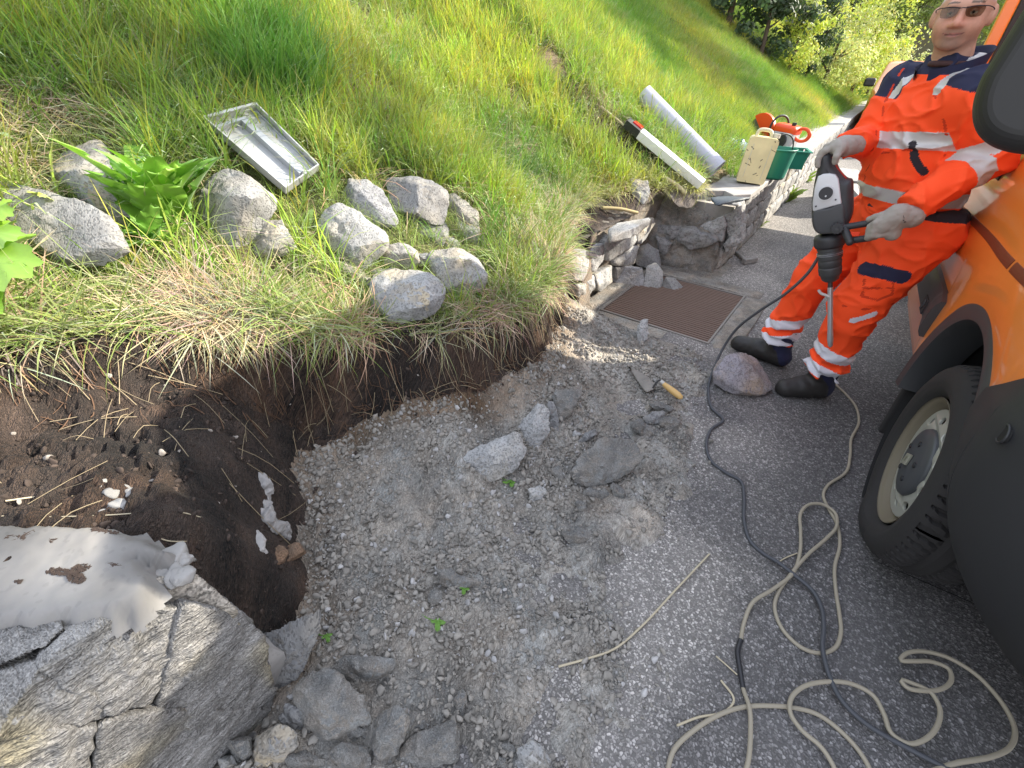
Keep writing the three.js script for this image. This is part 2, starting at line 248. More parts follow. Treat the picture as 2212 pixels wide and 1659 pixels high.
// ---------- stones: convex lumps with worn edges and broken faces ----------
function rockGeo(points, o = {}) {
  const { p = 50, detail = 14, amp = 0.006, freq = 14, amp2 = 0.0025, freq2 = 55, seed = 1, uv = 0.35, turn = 0, flat = 0 } = o;
  const hull = new ConvexHull().setFromPoints(points), c = V3(); points.forEach(q => c.add(q)); c.divideScalar(points.length);
  const planes = [], far = Math.max(...points.map(q => q.distanceTo(c))) * 0.98;
  for (const f of hull.faces) { const n = f.normal, d = f.constant - n.dot(c); if (d < 1e-4) continue; const q = planes.find(t => t.n.dot(n) > 0.985); if (q) { if (f.area > q.a) { q.n = n.clone(); q.d = Math.max(q.d, d); q.a = f.area; } else q.d = Math.max(q.d, d); } else planes.push({ n: n.clone(), d, a: f.area }); }
  if (o.cuts) { const r = rngOf(seed * 31 + 7); for (let i = 0; i < o.cuts; i++) { const n = V3(r() - 0.5, r() - 0.4, r() - 0.5).normalize(); let d = 0; for (const q of points) d = Math.max(d, n.dot(q) - n.dot(c)); planes.push({ n, d: d * (0.74 + 0.16 * r()), a: 0 }); } }
  let g = new THREE.IcosahedronGeometry(1, detail); g.deleteAttribute('uv'); g.deleteAttribute('normal'); g = mergeVertices(g, 1e-5);
  const P = g.attributes.position, v = V3();
  for (let i = 0; i < P.count; i++) {
    v.fromBufferAttribute(P, i).normalize(); let s = 0;
    for (const q of planes) { const k = v.dot(q.n); if (k > 0) s += Math.pow(k / q.d, p); }
    const r = s > 0 ? Math.min(Math.pow(s, -1 / p), far) : far, x = v.x * r + c.x, y = v.y * r + c.y, z = v.z * r + c.z, t = seed * 7.7;
    const ridge = Math.abs(fbm(x * freq * 0.6 + t, y * freq * 0.6, z * freq * 0.6, 3));
    const e = amp * (fbm(x * freq + t, y * freq, z * freq, 3) - 0.8 * ridge + 0.3) + amp2 * fbm(x * freq2, y * freq2 + t, z * freq2, 2);
    P.setXYZ(i, x + v.x * e, y + v.y * e, z + v.z * e);
  }
  g.computeVertexNormals(); return o.cuts ? boxUV(toCreasedNormals(g, 0.42), uv, turn) : boxUV(g, uv, turn);
}
// an outline seen in the photograph, set down on the ground at its lowest point and given its real depth
function outline3(o) {
  const out = o.o.map(q => (o.f ? o.f(...q) : q)), low = out.reduce((a, b) => (b[1] > a[1] ? b : a)), base = o.base ? (o.f ? o.f(...o.base) : o.base) : low;
  const d0 = o.d ?? depthOf(onGround(...base)) - (o.lift ?? 0), px = S * d0 / 455, pts = [], cx = out.reduce((a, q) => a + q[0], 0) / out.length, cy = out.reduce((a, q) => a + q[1], 0) / out.length;
  const w = Math.max(...out.map(q => q[0])) - Math.min(...out.map(q => q[0])), h = Math.max(...out.map(q => q[1])) - Math.min(...out.map(q => q[1]));
  const thick = o.t ?? 0.75 * Math.min(w, h) * px, top = out.reduce((a, b) => (b[1] < a[1] ? b : a)), tg = o.d ? 1 : (depthOf(onGround(...top)) - depthOf(onGround(...base))) / Math.max(1, (base[1] - top[1]) * px), tilt = Math.min(o.tilt ?? 0.35, Math.max(0.05, tg) * (o.k ?? 0.6));
  const dep = v => d0 + tilt * (base[1] - v) * px + 0.15 * thick;
  for (const [u, v] of out) pts.push(atD(u, v, dep(v)));
  for (const r of o.r ?? [[(cx * 2 - 0), cy, null]]) { if (r[2] === null) { pts.push(atD(cx - 0.12 * w, cy - 0.05 * h, dep(cy) - thick * 0.28), atD(cx + 0.14 * w, cy + 0.1 * h, dep(cy) - thick * 0.25)); continue; } const q = o.f ? o.f(r[0], r[1]) : r; pts.push(atD(q[0], q[1], dep(q[1]) - r[2])); }
  for (const [u, v] of out) pts.push(atD(cx + (u - cx) * 0.72, cy + (v - cy) * 0.72, dep(v) + thick * 0.85));
  return pts;
}
let rockSeed = 1; const feet = [];
function stone(label, o, group) {
  const pts = outline3(o), c = V3(); pts.forEach(q => c.add(q)); c.divideScalar(pts.length); const low = Math.min(...pts.map(q => q.y));
  const at = V3(c.x, low, c.z); pts.forEach(q => q.sub(c).multiplyScalar(o.grow ?? 1.12).add(c).sub(at));
  const g = rockGeo(pts, { seed: rockSeed++, p: (o.p ?? 30) * 2.6, detail: o.detail ?? 16, amp: o.amp ?? 0.0065, amp2: o.amp2 ?? 0.0035, freq: o.freq ?? 18, uv: 0.3, turn: rockSeed, cuts: o.cuts ?? 6 });
  const m = mesh(o.name ?? 'stone', g, o.mat ?? M.tinted[rockSeed % 4]); m.position.copy(at); tag(m, label, o.cat ?? 'stone', group); feet.push({ x: at.x, z: at.z, r: 0.42 * Math.hypot(...[0, 2].map(k => Math.max(...pts.map(q => q.getComponent(k))) - Math.min(...pts.map(q => q.getComponent(k))))), lab: label }); return m;
}
const f1 = (x, y) => [x / 2, y / 2], f5 = (x, y) => [(600 + x / 2.1067) * 0.6777, (380 + y / 2.1067) * 0.6777], fA = (x, y) => [x / 2.7657 * 0.6777, (300 + y / 2.7657) * 0.6777];
const fR = (x, y) => [(600 + x / 1.7015) * 0.6777, (1850 + y / 1.7015) * 0.6777], fC = (x, y) => [(1400 + x / 2.765) * 0.6777, (1100 + y / 2.765) * 0.6777], fB = (x, y) => [(2250 + x / 3.4564) * 0.6777, (850 + y / 3.4564) * 0.6777];
const f3 = (x, y) => [(1750 + x / 2.6024) * 0.6777, (600 + y / 2.6024) * 0.6777], fW = (x, y) => [x / 1.75 * 0.6777, (1500 + y / 1.75) * 0.6777], fD = (x, y) => [x / 2, 829.5 + y / 2], fE = (x, y) => [1106 + x / 2, 829.5 + y / 2];
const heap = 'stones piled on the grass edge';
const warm = { mat: M.warmGranite };
stone('big flat-topped grey stone between the broad-leaved plant and the metal tray', { f: f5, o: [[30, 610], [100, 480], [240, 360], [320, 370], [550, 500], [520, 600], [480, 760], [400, 900], [300, 910], [80, 790]], r: [[100, 490, 0.03], [300, 525, 0.08], [520, 600, 0.05], [90, 770, 0.02]], tilt: 0.5, t: 0.2 }, heap);
stone('grey stone half sunk in grass, right of the big flat-topped stone', { f: f5, o: [[440, 890], [520, 700], [620, 690], [720, 860], [640, 910], [450, 920]], tilt: 0.5, ...warm }, heap);
stone('upright wedge-shaped stone behind the front blocks, left of the dark-topped one', { f: f5, o: [[1055, 480], [1085, 410], [1200, 420], [1290, 480], [1390, 660], [1380, 710], [1200, 710], [1060, 560]], r: [[1130, 480, 0.05], [1190, 640, 0.05]], base: [1290, 760], t: 0.14 }, heap);
stone('speckled block with a flat tilted top at the left end of the pile', { f: f5, o: [[880, 720], [950, 620], [1030, 580], [1110, 620], [1320, 780], [1325, 830], [1270, 930], [1160, 1000], [960, 920], [880, 800]], r: [[940, 760, 0.03], [1150, 885, 0.06], [1310, 830, 0.03]], tilt: 0.75, t: 0.16, lift: 0.02 }, heap);
stone('darker brown-grey stone at the top back of the pile', { f: f5, o: [[1330, 440], [1380, 405], [1540, 395], [1740, 480], [1740, 560], [1700, 685], [1560, 660], [1350, 590]], r: [[1535, 430, 0.05], [1545, 620, 0.06]], base: [1540, 740], t: 0.16, mat: M.darkStone }, heap);
stone('pale rounded stone at the upper right of the pile', { f: f5, o: [[1740, 520], [1790, 510], [1870, 570], [1960, 640], [1970, 720], [1950, 770], [1870, 690], [1730, 670]], base: [1900, 800], t: 0.12 }, heap);
stone('long dark block in the middle of the pile behind a grass tuft', { f: f5, o: [[1400, 650], [1560, 665], [1750, 700], [1740, 780], [1690, 860], [1600, 830], [1400, 760]], t: 0.12, mat: M.darkStone }, heap);
stone('white pointed stone sticking out to the right of the pile', { f: f5, o: [[1710, 690], [1750, 670], [1900, 710], [1960, 770], [2030, 880], [2020, 915], [1980, 900], [1830, 830], [1740, 790]], tilt: 0.6, t: 0.1 }, heap);
stone('small grey stone wedged behind the right front block', { f: f5, o: [[1700, 830], [1750, 790], [1800, 810], [1830, 850], [1790, 890], [1700, 880]], t: 0.08 }, heap);
stone('small pale stone in the centre of the pile above the biggest front block', { f: f5, o: [[1300, 930], [1330, 860], [1440, 830], [1520, 860], [1550, 950], [1510, 1000], [1430, 1005], [1330, 985]], r: [[1340, 920, 0.03], [1500, 900, 0.03]], t: 0.1, lift: 0.03 }, heap);
stone('smallest pale chip between the two front blocks', { f: f5, o: [[1540, 900], [1620, 900], [1640, 960], [1580, 990], [1550, 960]], t: 0.06, lift: 0.02 }, heap);
stone('biggest pale rounded block at the very edge of the bank', { f: f5, o: [[1210, 1130], [1260, 1050], [1390, 1010], [1600, 1040], [1690, 1110], [1700, 1200], [1640, 1300], [1350, 1380], [1240, 1370]], r: [[1280, 1110, 0.05], [1560, 1090, 0.06], [1600, 1230, 0.06], [1300, 1280, 0.05]], base: [1350, 1330], tilt: 0.45, t: 0.15, lift: 0.02, mat: M.warmGranite }, heap);
stone('flat stone edge showing just behind the biggest pale block', { f: f5, o: [[1220, 1060], [1250, 1010], [1400, 1000], [1390, 1030], [1270, 1080]], t: 0.08, lift: 0.0 }, heap);
stone('speckled angular block at the lower right of the pile', { f: f5, o: [[1620, 950], [1640, 900], [1800, 880], [1930, 910], [2000, 1030], [2010, 1090], [1960, 1150], [1780, 1215], [1690, 1100]], r: [[1640, 930, 0.03], [1860, 955, 0.06], [1760, 1150, 0.05]], t: 0.16, lift: 0.02, ...warm }, heap);
stone('slanting grey stone below the speckled block at the left of the pile', { f: f5, o: [[910, 930], [950, 900], [1080, 960], [1230, 1060], [1250, 1080], [1180, 1130], [950, 1000]], tilt: 0.5, t: 0.12, mat: M.warmGranite }, heap);
stone('tall leaning stone with a brown stain, left of the broad-leaved plant', { f: fA, o: [[385, 660], [590, 540], [870, 440], [920, 480], [1100, 700], [1330, 1230], [1180, 1270], [760, 980], [440, 860]], r: [[490, 690, 0.06], [720, 690, 0.07], [800, 950, 0.05], [1000, 740, 0.02]], tilt: 0.45, t: 0.2, ...warm }, heap);
stone('wide flat slab tilted towards the road at the left end of the row', { f: fA, o: [[0, 820], [130, 810], [700, 960], [1100, 1150], [1130, 1230], [1090, 1390], [880, 1480], [560, 1510], [60, 1130], [0, 1010]], r: [[110, 1160, 0.02], [560, 1450, 0.03], [760, 1390, 0.03], [1120, 1240, 0.02]], tilt: 0.9, t: 0.1, lift: 0.02 }, heap);
stone('grey stone half buried in the grass below the white marker post', { o: [[1362, 388], [1398, 392], [1402, 425], [1388, 440], [1368, 420]], t: 0.1, ...warm });

// rubble on the dug-up ground
const rub = 'rubble stones at the foot of the near wall', bits = 'broken lumps on the dug-up ground';
const rb = (label, pts, o = {}, grp = rub) => stone(label, { f: fR, o: pts, name: 'rubble_stone', cat: 'rubble', p: 20, cuts: 4, amp: 0.012, amp2: 0.006, mat: M.rubble, detail: 11, ...o }, grp);
rb('largest pale grey rubble stone with a ragged left edge', [[585, 580], [640, 530], [740, 490], [820, 530], [940, 650], [960, 760], [870, 780], [760, 920], [700, 830], [690, 740], [600, 660]], { t: 0.14, tilt: 0.7, detail: 24 });
rb('two-lobed rubble lump behind the largest pale one', [[815, 490], [870, 405], [960, 430], [1110, 430], [1130, 490], [1010, 520], [930, 560], [850, 540]], { t: 0.1, tilt: 0.7 });
rb('dark grey rubble stone between the wall end and the largest pale lump', [[500, 740], [540, 680], [630, 680], [680, 760], [670, 830], [600, 830], [510, 760]], { mat: M.darkStone });
rb('brownish rounded rubble stone at the foot of the wall', [[360, 930], [400, 830], [490, 790], [580, 830], [590, 890], [540, 970], [430, 1018], [350, 1010]], { mat: M.warmGranite, detail: 22, t: 0.12 });
rb('small rounded lump just right of the largest pale stone', [[850, 830], [890, 800], [970, 790], [990, 810], [960, 870], [880, 885]]);
rb('broad dusty rubble slab at the bottom middle', [[1140, 960], [1200, 850], [1300, 820], [1420, 760], [1470, 850], [1450, 940], [1400, 1018], [1150, 1018]], { tilt: 0.9, t: 0.08, detail: 22 });
rb('narrow standing slab left of the broad dusty one', [[985, 1010], [1000, 830], [1050, 720], [1110, 680], [1200, 750], [1150, 880], [1080, 1018]], { tilt: 0.6, t: 0.07, detail: 22 });
rb('pale blue-grey stone at the bottom edge right of the rubble heap', [[1780, 930], [1860, 870], [1920, 920], [2000, 1000], [2010, 1030], [1790, 1030]], { t: 0.1, mat: M.granite });
rb('pale lump in front of the largest stone at the bottom edge', [[760, 950], [840, 880], [970, 900], [980, 1018], [780, 1030]], { t: 0.1 });
rb('low crumbly lump right of the brownish stone', [[500, 960], [580, 930], [680, 960], [760, 1000], [600, 1030], [500, 1020]], { t: 0.07 });
rb('bluish grey stone pressed against the bottom of the wall', [[0, 900], [150, 870], [200, 900], [180, 960], [50, 1000], [0, 980]], { t: 0.1, mat: M.darkStone });
rb('greenish grey lump between the bluish stone and the brownish one', [[210, 880], [330, 870], [350, 940], [300, 1000], [270, 960]], { t: 0.08 });
rb('small pale stone at the bottom edge below the greenish lump', [[170, 970], [240, 940], [270, 1010], [180, 1025]], { t: 0.06, mat: M.granite });
rb('little stone at the bottom edge under the narrow slab', [[1060, 1000], [1100, 985], [1150, 1010], [1080, 1025]], { t: 0.05 });
rb('thin splinter of stone leaning on the broad dusty slab', [[1150, 840], [1200, 720], [1240, 730], [1200, 840], [1160, 865]], { t: 0.04 });
rb('small lump above the broad dusty slab', [[1220, 800], [1260, 750], [1320, 780], [1300, 810], [1250, 815]], { t: 0.05 });
rb('pale egg-shaped lump lying alone above the broad slab', [[1440, 650], [1490, 590], [1510, 660], [1480, 720], [1440, 690]], { t: 0.05 });
rb('small stone touching the pale blue-grey one on its left', [[1705, 900], [1740, 880], [1780, 930], [1740, 945]], { t: 0.04 });
rb('little stone at the bottom edge left of the blue-grey one', [[1665, 1015], [1680, 960], [1720, 970], [1740, 1025]], { t: 0.05 });
rb('thin dark stone plate standing on edge against the wall end', [[410, 310], [710, 172], [690, 330], [590, 520], [480, 610], [440, 520]], { name: 'stone_plate', t: 0.03, tilt: 0.15, p: 40, amp: 0.004, mat: M.darkStone, r: [[560, 380, 0.005]], detail: 20 });
const cb = (label, pts, o = {}) => rb(label, pts, { f: fC, ...o }, bits);
cb('long broken mortar slab, lower left piece, beside the green leaf', [[70, 1020], [150, 990], [380, 970], [620, 830], [710, 760], [780, 850], [740, 930], [620, 1110], [480, 1180], [390, 1190], [250, 1130]], { name: 'mortar_slab', t: 0.1, tilt: 0.5, p: 20, mat: M.granite, detail: 24, amp: 0.006 });
cb('middle piece of the cracked long mortar slab', [[705, 730], [780, 620], [910, 490], [960, 600], [960, 760], [870, 890], [780, 890]], { name: 'mortar_slab', t: 0.1, tilt: 0.6, p: 24, base: [840, 930], mat: M.granite, detail: 20, amp: 0.006 });
cb('thin grey flake behind the cracked long slab', [[940, 520], [1010, 510], [1050, 700], [1030, 755], [960, 755]], { name: 'mortar_slab', t: 0.05, mat: M.darkStone });
cb('dust-covered slab end above the cracked long slab', [[990, 440], [1240, 360], [1250, 430], [1180, 560], [1060, 690], [1020, 560]], { t: 0.07, tilt: 0.9 });
cb('broad round flat slab with a pale chipped right edge', [[1195, 1110], [1250, 1010], [1330, 930], [1440, 840], [1640, 850], [1740, 900], [1775, 980], [1700, 1090], [1600, 1130], [1540, 1200], [1480, 1245], [1280, 1240], [1210, 1180]], { name: 'mortar_slab', t: 0.07, tilt: 1.1, detail: 26, p: 16 });
cb('small white round stone below the long slab', [[775, 1290], [810, 1260], [920, 1250], [945, 1310], [900, 1365], [830, 1370]], { mat: M.granite });
cb('rounded grey lump right of the smaller one, under the trowel', [[1920, 690], [1990, 620], [2080, 640], [2130, 700], [2080, 750], [2010, 760]]);
cb('rough lump left of the rounded grey one', [[1690, 700], [1760, 660], [1870, 720], [1880, 780], [1830, 810], [1760, 780]]);
cb('flat dark chip touching the rounded grey lump', [[1800, 640], [1880, 600], [1970, 590], [1940, 680], [1860, 690]], { mat: M.darkStone });
cb('rightmost of three lumps in front of the round flat slab', [[1495, 1260], [1540, 1220], [1610, 1260], [1630, 1320], [1570, 1345]]);
cb('middle one of three lumps in front of the round flat slab', [[1395, 1300], [1450, 1260], [1500, 1310], [1430, 1355]]);
cb('leftmost of three lumps in front of the round flat slab', [[1275, 1300], [1320, 1260], [1390, 1290], [1380, 1345], [1310, 1345]]);
cb('brown-grey clod between the long slab and the round slab', [[990, 1100], [1060, 1070], [1110, 1150], [1080, 1200], [1030, 1170]]);
cb('lone clod well below the round flat slab', [[1195, 1400], [1230, 1370], [1290, 1400], [1290, 1470], [1240, 1460]]);
cb('bluish chip at the top left of the round slab', [[1235, 840], [1290, 780], [1370, 740], [1385, 790], [1250, 865]], { mat: M.darkStone });
cb('tiny pale chip left of the bluish one', [[1140, 775], [1200, 750], [1240, 790], [1160, 805]], { mat: M.granite });
cb('flat lump right under the trowel handle', [[1850, 510], [1950, 500], [2050, 540], [2050, 600], [1960, 560], [1880, 550]]);
rb('oblong lump with a green sprig beside it in the middle of the gravel', [[1885, 800], [1960, 810], [2040, 850], [1990, 895], [1900, 860]], { f: fD }, bits);
rb('small upright lump below the oblong one with the sprig', [[1860, 890], [1900, 900], [1895, 955], [1850, 935]], { f: fD }, bits);
rb('crumbly clod cluster right of the middle of the gravel', [[205, 650], [290, 620], [370, 640], [372, 685], [240, 695]], { f: fE, t: 0.05 }, bits);
rb('jagged stone chunk standing at the near edge of the drain', [[735, 1180], [760, 1110], [820, 1090], [820, 1210], [770, 1305], [740, 1285]], { f: f3, t: 0.06, mat: M.granite, p: 22 }, bits);
stone('purple-grey boulder in front of the worker\'s boots', { f: fB, o: [[90, 1080], [180, 1000], [330, 965], [520, 970], [600, 1060], [680, 1180], [720, 1340], [600, 1430], [500, 1475], [60, 1290], [70, 1200]], r: [[130, 1210, 0.02], [370, 1290, 0.06], [500, 1450, 0.02], [390, 1060, 0.04], [640, 1210, 0.03]], tilt: 0.45, t: 0.16, detail: 24, cuts: 10, grow: 1.06, amp: 0.005, name: 'boulder', cat: 'boulder', mat: fromT(T.warm, 0.004, { color: new THREE.Color(0.85, 0.8, 0.88) }) });
// ---------- masonry ----------
function facet(parent, pts2, f, plane, depth, back, o = {}) { // a wall stone: outline on a plane x = ... or z = ..., built back into the wall
  const at = plane.x !== undefined ? q => atX(...f(...q), plane.x) : q => atZ(...f(...q), plane.z), out = V3(...back), pts = [];
  const fr = pts2.map(q => { const p = at(q); return o.top && p.y > o.top ? atY(...f(...q), o.top) : p; }), c = V3(); fr.forEach(q => c.add(q)); c.divideScalar(fr.length);
  fr.forEach((q, i) => { pts.push(q, q.clone().lerp(c, 0.12).addScaledVector(out, depth).add(V3(0, -(o.drop ?? 0), 0))); });
  pts.push(c.clone().lerp(fr[0], 0.35).addScaledVector(out, -(o.bulge ?? 0.015)), c.clone().lerp(fr[Math.floor(fr.length / 2)], 0.3).addScaledVector(out, -(o.bulge ?? 0.015)));
  pts.forEach(q => q.sub(parent.position));
  const m = mesh('stone', rockGeo(pts, { seed: rockSeed++, p: o.p ?? 60, detail: o.detail ?? 14, amp: o.amp ?? 0.008, amp2: o.amp2 ?? 0.003, freq: o.freq ?? 14, freq2: o.freq2 ?? 55, uv: o.uv ?? 0.6, turn: o.turn ?? 0 }), o.mat ?? M.wallStone, parent); return m;
}
{ // the stump of the wall nearest the camera
  const w = thing('stone_wall', 'broken stump of stone wall with a pale mortar top at the bottom left', 'wall', [-0.9, 0, 0.4]);
  const G = (p, o) => facet(w, p, fW, { x: -0.755 }, 0.26, [-1, 0, 0], { detail: 38, amp: 0.009, freq: 10, amp2: 0.007, freq2: 42, mat: M.gneiss, uv: 0.38, bulge: 0.004, drop: 0.10, top: 0.586, p: 90, ...o });
  G([[-60, 905], [330, 838], [352, 890], [270, 985], [-60, 1120]], {});
  G([[352, 900], [560, 815], [720, 765], [1000, 765], [1045, 830], [960, 1110], [855, 1305], [645, 1342], [460, 1235], [255, 1050]], {});
  G([[1004, 755], [1060, 740], [1330, 785], [1352, 930], [1470, 915], [1488, 1090], [1540, 1310], [1290, 1350], [870, 1385], [862, 1308], [966, 1112]], { amp: 0.012 });
  G([[-60, 1130], [240, 1075], [450, 1250], [625, 1352], [530, 1395], [280, 1420], [-60, 1510]], {});
  G([[-60, 1520], [280, 1432], [530, 1405], [500, 1720], [-60, 1720]], { mat: M.gneiss });
  G([[545, 1402], [640, 1362], [860, 1318], [866, 1395], [1290, 1360], [1530, 1322], [1500, 1430], [1100, 1700], [505, 1720]], {});
  // top stone sloping down to the broken end
  const top = [[820, 640], [1060, 552], [1330, 782], [1000, 752], [735, 742]].map((q, i) => atY(...fW(...q), [0.575, 0.555, 0.45, 0.47, 0.55][i]));
  const pts = []; top.forEach(q => { q.sub(w.position); pts.push(q, q.clone().add(V3(-0.03, -0.16, 0.02))); });
  mesh('stone', rockGeo(pts, { seed: 91, detail: 30, amp: 0.012, freq: 12, uv: 0.6 }), fromT(T.gneiss, 0.005, { color: new THREE.Color(1.5, 1.4, 1.25) }), w);
  // mortar: core and the smooth coping with a ragged end
  const core = rockGeo([[-1.12, 0, -0.06], [-0.79, 0, -0.08], [-1.12, 0, 1.6], [-0.79, 0, 1.6], [-1.12, 0.52, 0.02], [-0.79, 0.36, -0.05], [-1.1, 0.56, 1.6], [-0.79, 0.56, 1.6], [-0.8, 0.54, 0.12]].map(q => V3(...q).sub(w.position)), { detail: 40, p: 40, amp: 0.02, freq: 9, seed: 5 });
  mesh('mortar_core', core, M.mortar, w);
  const line = [[-300, 870], [-60, 850], [135 / 0.38726, 800], [600, 788], [735, 742], [820, 645], [800, 560], [735, 470], [905, 450], [700, 345], [560, 318], [330, 300], [-60, 300], [-300, 300]];
  const poly = line.map(q => { const p = atY(...fW(...q), 0.603); return [Math.max(p.x, -1.17), Math.min(p.z, 1.5)]; }); poly[0] = [-0.765, 1.5]; poly[poly.length - 1] = [-1.17, 1.5];
  const inside = (x, z) => { let c = false, d = 9; for (let i = 0, k = poly.length - 1; i < poly.length; k = i++) { const [ax, az] = poly[i], [bx, bz] = poly[k]; if ((az > z) !== (bz > z) && x < (bx - ax) * (z - az) / (bz - az) + ax) c = !c; d = Math.min(d, near3(x, 0, z, [ax, 0, az], [bx, 0, bz])); } return c ? d : -d; };
  const dist = (x, z) => inside(x, z) + 0.012 * fbm(x * 22, z * 22, 3, 3);
  const g = sheet(span(-1.24, -0.70, 0.0075), span(1.5, -0.30, 0.0075), (x, z) => 0.606 - w.position.y + 0.006 * fbm(x * 7, z * 7, 5, 3) + 0.0022 * fbm(x * 40, z * 40, 6, 2) - 0.045 * Math.pow(sstep(0.016, -0.02, dist(x, z)), 1.6), (x, z) => { const m = 0.64 + 0.26 * fbm(x * 5, z * 5, 9, 4); return [m, m * 0.99, m * 0.975]; }, 0.5, (x, z) => dist(x, z) > -0.022);
  g.translate(-w.position.x, 0, -w.position.z); mesh('coping', g, fromT(T.mortar, 0.0015, { vertexColors: true }), w);
  const r = rngOf(4); // loose mortar crumbs on the broken end
  for (let i = 0; i < 9; i++) { const c = atY(...fW(820 + r() * 230, 470 + r() * 140), 0.56).sub(w.position), s = 0.012 + 0.02 * r(); mesh('mortar_lump', rockGeo(Array.from({ length: 12 }, () => V3(c.x + (r() - 0.5) * 2 * s, c.y + (r() - 0.5) * 1.2 * s, c.z + (r() - 0.5) * 2 * s)), { detail: 6, amp: 0.003, seed: i }), M.mortar, w); }
}
{ // earth spilt on the wall top
  const r = rngOf(61), gs = []; for (const [cx, cy, rx, ry, n] of [[400, 570, 150, 60, 520], [130, 380, 110, 50, 300], [560, 340, 110, 22, 220], [280, 390, 40, 12, 40], [110, 620, 18, 10, 20], [630, 530, 60, 14, 50]]) for (let i = 0; i < n; i++) { const a = r() * 6.283, q = Math.sqrt(r()) * (0.55 + 0.45 * Math.sin(a * 3 + cx)), p = atY(...fW(cx + Math.cos(a) * rx * q, cy + Math.sin(a) * ry * q), 0.604), k = 0.0016 + 0.0035 * r() * r(), g = new THREE.TetrahedronGeometry(k, 0); g.scale(1.5, 0.6, 1); g.rotateY(r() * 6); g.translate(p.x, p.y + k * 0.3, p.z); gs.push(g); }
  tag(mesh('spilt_earth', mergeGeometries(gs), std([0.06, 0.04, 0.03])), 'brown earth crumbs spilt on the pale wall top', 'earth crumbs', null, 'stuff');
}
{ // white old mortar left standing in the cut earth
  const w = thing('mortar_remnant', 'white crumbling mortar remnant sticking out of the brown earth', 'mortar', [-1.0, 0.2, -0.25]);
  const r = rngOf(77), L = [[1440, 40, 0.34], [1470, 130, 0.3], [1455, 220, 0.3], [1500, 270, 0.28], [1560, 320, 0.25], [1600, 360, 0.2], [1420, 400, 0.27], [1610, 450, 0.15], [1560, 500, 0.17]];
  const C = L.map(([x, y]) => onGround(...fW(x, y)).sub(w.position));
  for (let i = 0; i < 6; i++) { if (i === 5) continue; const pts = []; for (const [c, n] of [[C[i], 9], [C[i + 1], 9]]) for (let k = 0; k < n; k++) pts.push(V3(c.x + (r() - 0.5) * 0.05, c.y - 0.012 + (r() - 0.5) * 0.035, c.z + (r() - 0.5) * 0.05)); mesh('mortar_lump', rockGeo(pts, { detail: 14, p: 30, amp: 0.014, freq: 22, amp2: 0.008, freq2: 60, seed: i }), fromT(T.mortar, 0.01, { color: new THREE.Color(1.0, 1.0, 1.02) }), w); }
  for (const i of [6, 7, 8]) { const c = C[i], pts = []; for (let k = 0; k < 12; k++) pts.push(V3(c.x + (r() - 0.5) * 0.09, c.y - 0.012 + (r() - 0.5) * 0.05, c.z + (r() - 0.5) * 0.08)); mesh('mortar_lump', rockGeo(pts, { detail: 12, p: 30, amp: 0.012, freq: 24, seed: i }), i > 6 ? fromT(T.gravel, 0.008, { color: new THREE.Color(0.75, 0.52, 0.38) }) : fromT(T.mortar, 0.01, { color: new THREE.Color(1.1, 1.1, 1.12) }), w); }
  const u = thing('mortar_remnant', 'pale mortar crumbs lying on the brown earth above the wall stump', 'mortar', [-1.4, 0.6, 0.0]);
  for (const [x, y, k] of [[560, 80, 1], [650, 95, 1.3], [720, 120, 1], [650, 215, 1.2], [590, 230, 0.8]]) { const c = onGround(...fW(x, y)).sub(u.position), s = 0.019 * k; mesh('mortar_lump', rockGeo(Array.from({ length: 14 }, () => V3(c.x + (r() - 0.5) * 2.2 * s, c.y + (r() - 0.55) * 1.2 * s, c.z + (r() - 0.5) * 2 * s)), { detail: 8, amp: 0.008, freq: 30, seed: x }), M.mortar, u); }
}
{ // the low wall at the back of the drain niche
  const w = thing('niche_wall', 'low rubble stone wall behind the drain grate', 'wall', [-1.33, 0, -3.1]);
  const N = (p, o) => facet(w, p, f3, { x: -1.30 }, 0.16, [-1, 0, 0], { amp: 0.007, p: 80, mat: M.granite, ...o });
  N([[165, 590], [200, 500], [330, 515], [330, 650], [285, 770], [215, 770]]); N([[335, 530], [370, 470], [455, 460], [460, 590], [380, 690], [350, 690]]);
  N([[455, 450], [500, 395], [720, 330], [740, 420], [620, 515], [480, 605]], { mat: M.granite }); N([[740, 310], [870, 240], [885, 290], [800, 420], [735, 470], [720, 400]], { mat: M.warmGranite });
  N([[380, 720], [520, 640], [530, 780], [420, 860], [385, 840]], { mat: M.warmGranite }); N([[235, 800], [300, 790], [330, 870], [290, 925], [240, 900]]); N([[530, 615], [705, 480], [755, 470], [705, 640], [560, 650]]); N([[300, 770], [375, 720], [390, 830], [335, 880]], { mat: M.granite }); N([[560, 655], [700, 645], [690, 720], [560, 760]], { mat: M.darkStone });
  N([[75, 540], [160, 590], [200, 640], [150, 610]], { mat: M.warmGranite });
  const pts = [[-1.34, 0, -2.62], [-1.34, 0, -4.2], [-1.34, 0.47, -2.62], [-1.34, 0.5, -4.2], [-1.55, 0, -2.62], [-1.55, 0, -4.2], [-1.55, 0.5, -2.62], [-1.55, 0.53, -4.2]].map(q => V3(...q).sub(w.position));
  mesh('mortar_core', rockGeo(pts, { detail: 30, p: 40, amp: 0.014, seed: 8, freq: 12 }), fromT(T.gravel, 0.01, { color: new THREE.Color(0.8, 0.75, 0.7) }), w);
  const cap = [[490, 345], [560, 290], [740, 262], [860, 232], [720, 325], [520, 390]].map(q => atY(...f3(...q), 0.51)), cp = []; cap.forEach(q => { q.sub(w.position); cp.push(q, q.clone().add(V3(0, -0.06, 0))); });
  mesh('stone', rockGeo(cp, { detail: 16, amp: 0.01, seed: 31 }), M.granite, w);
}
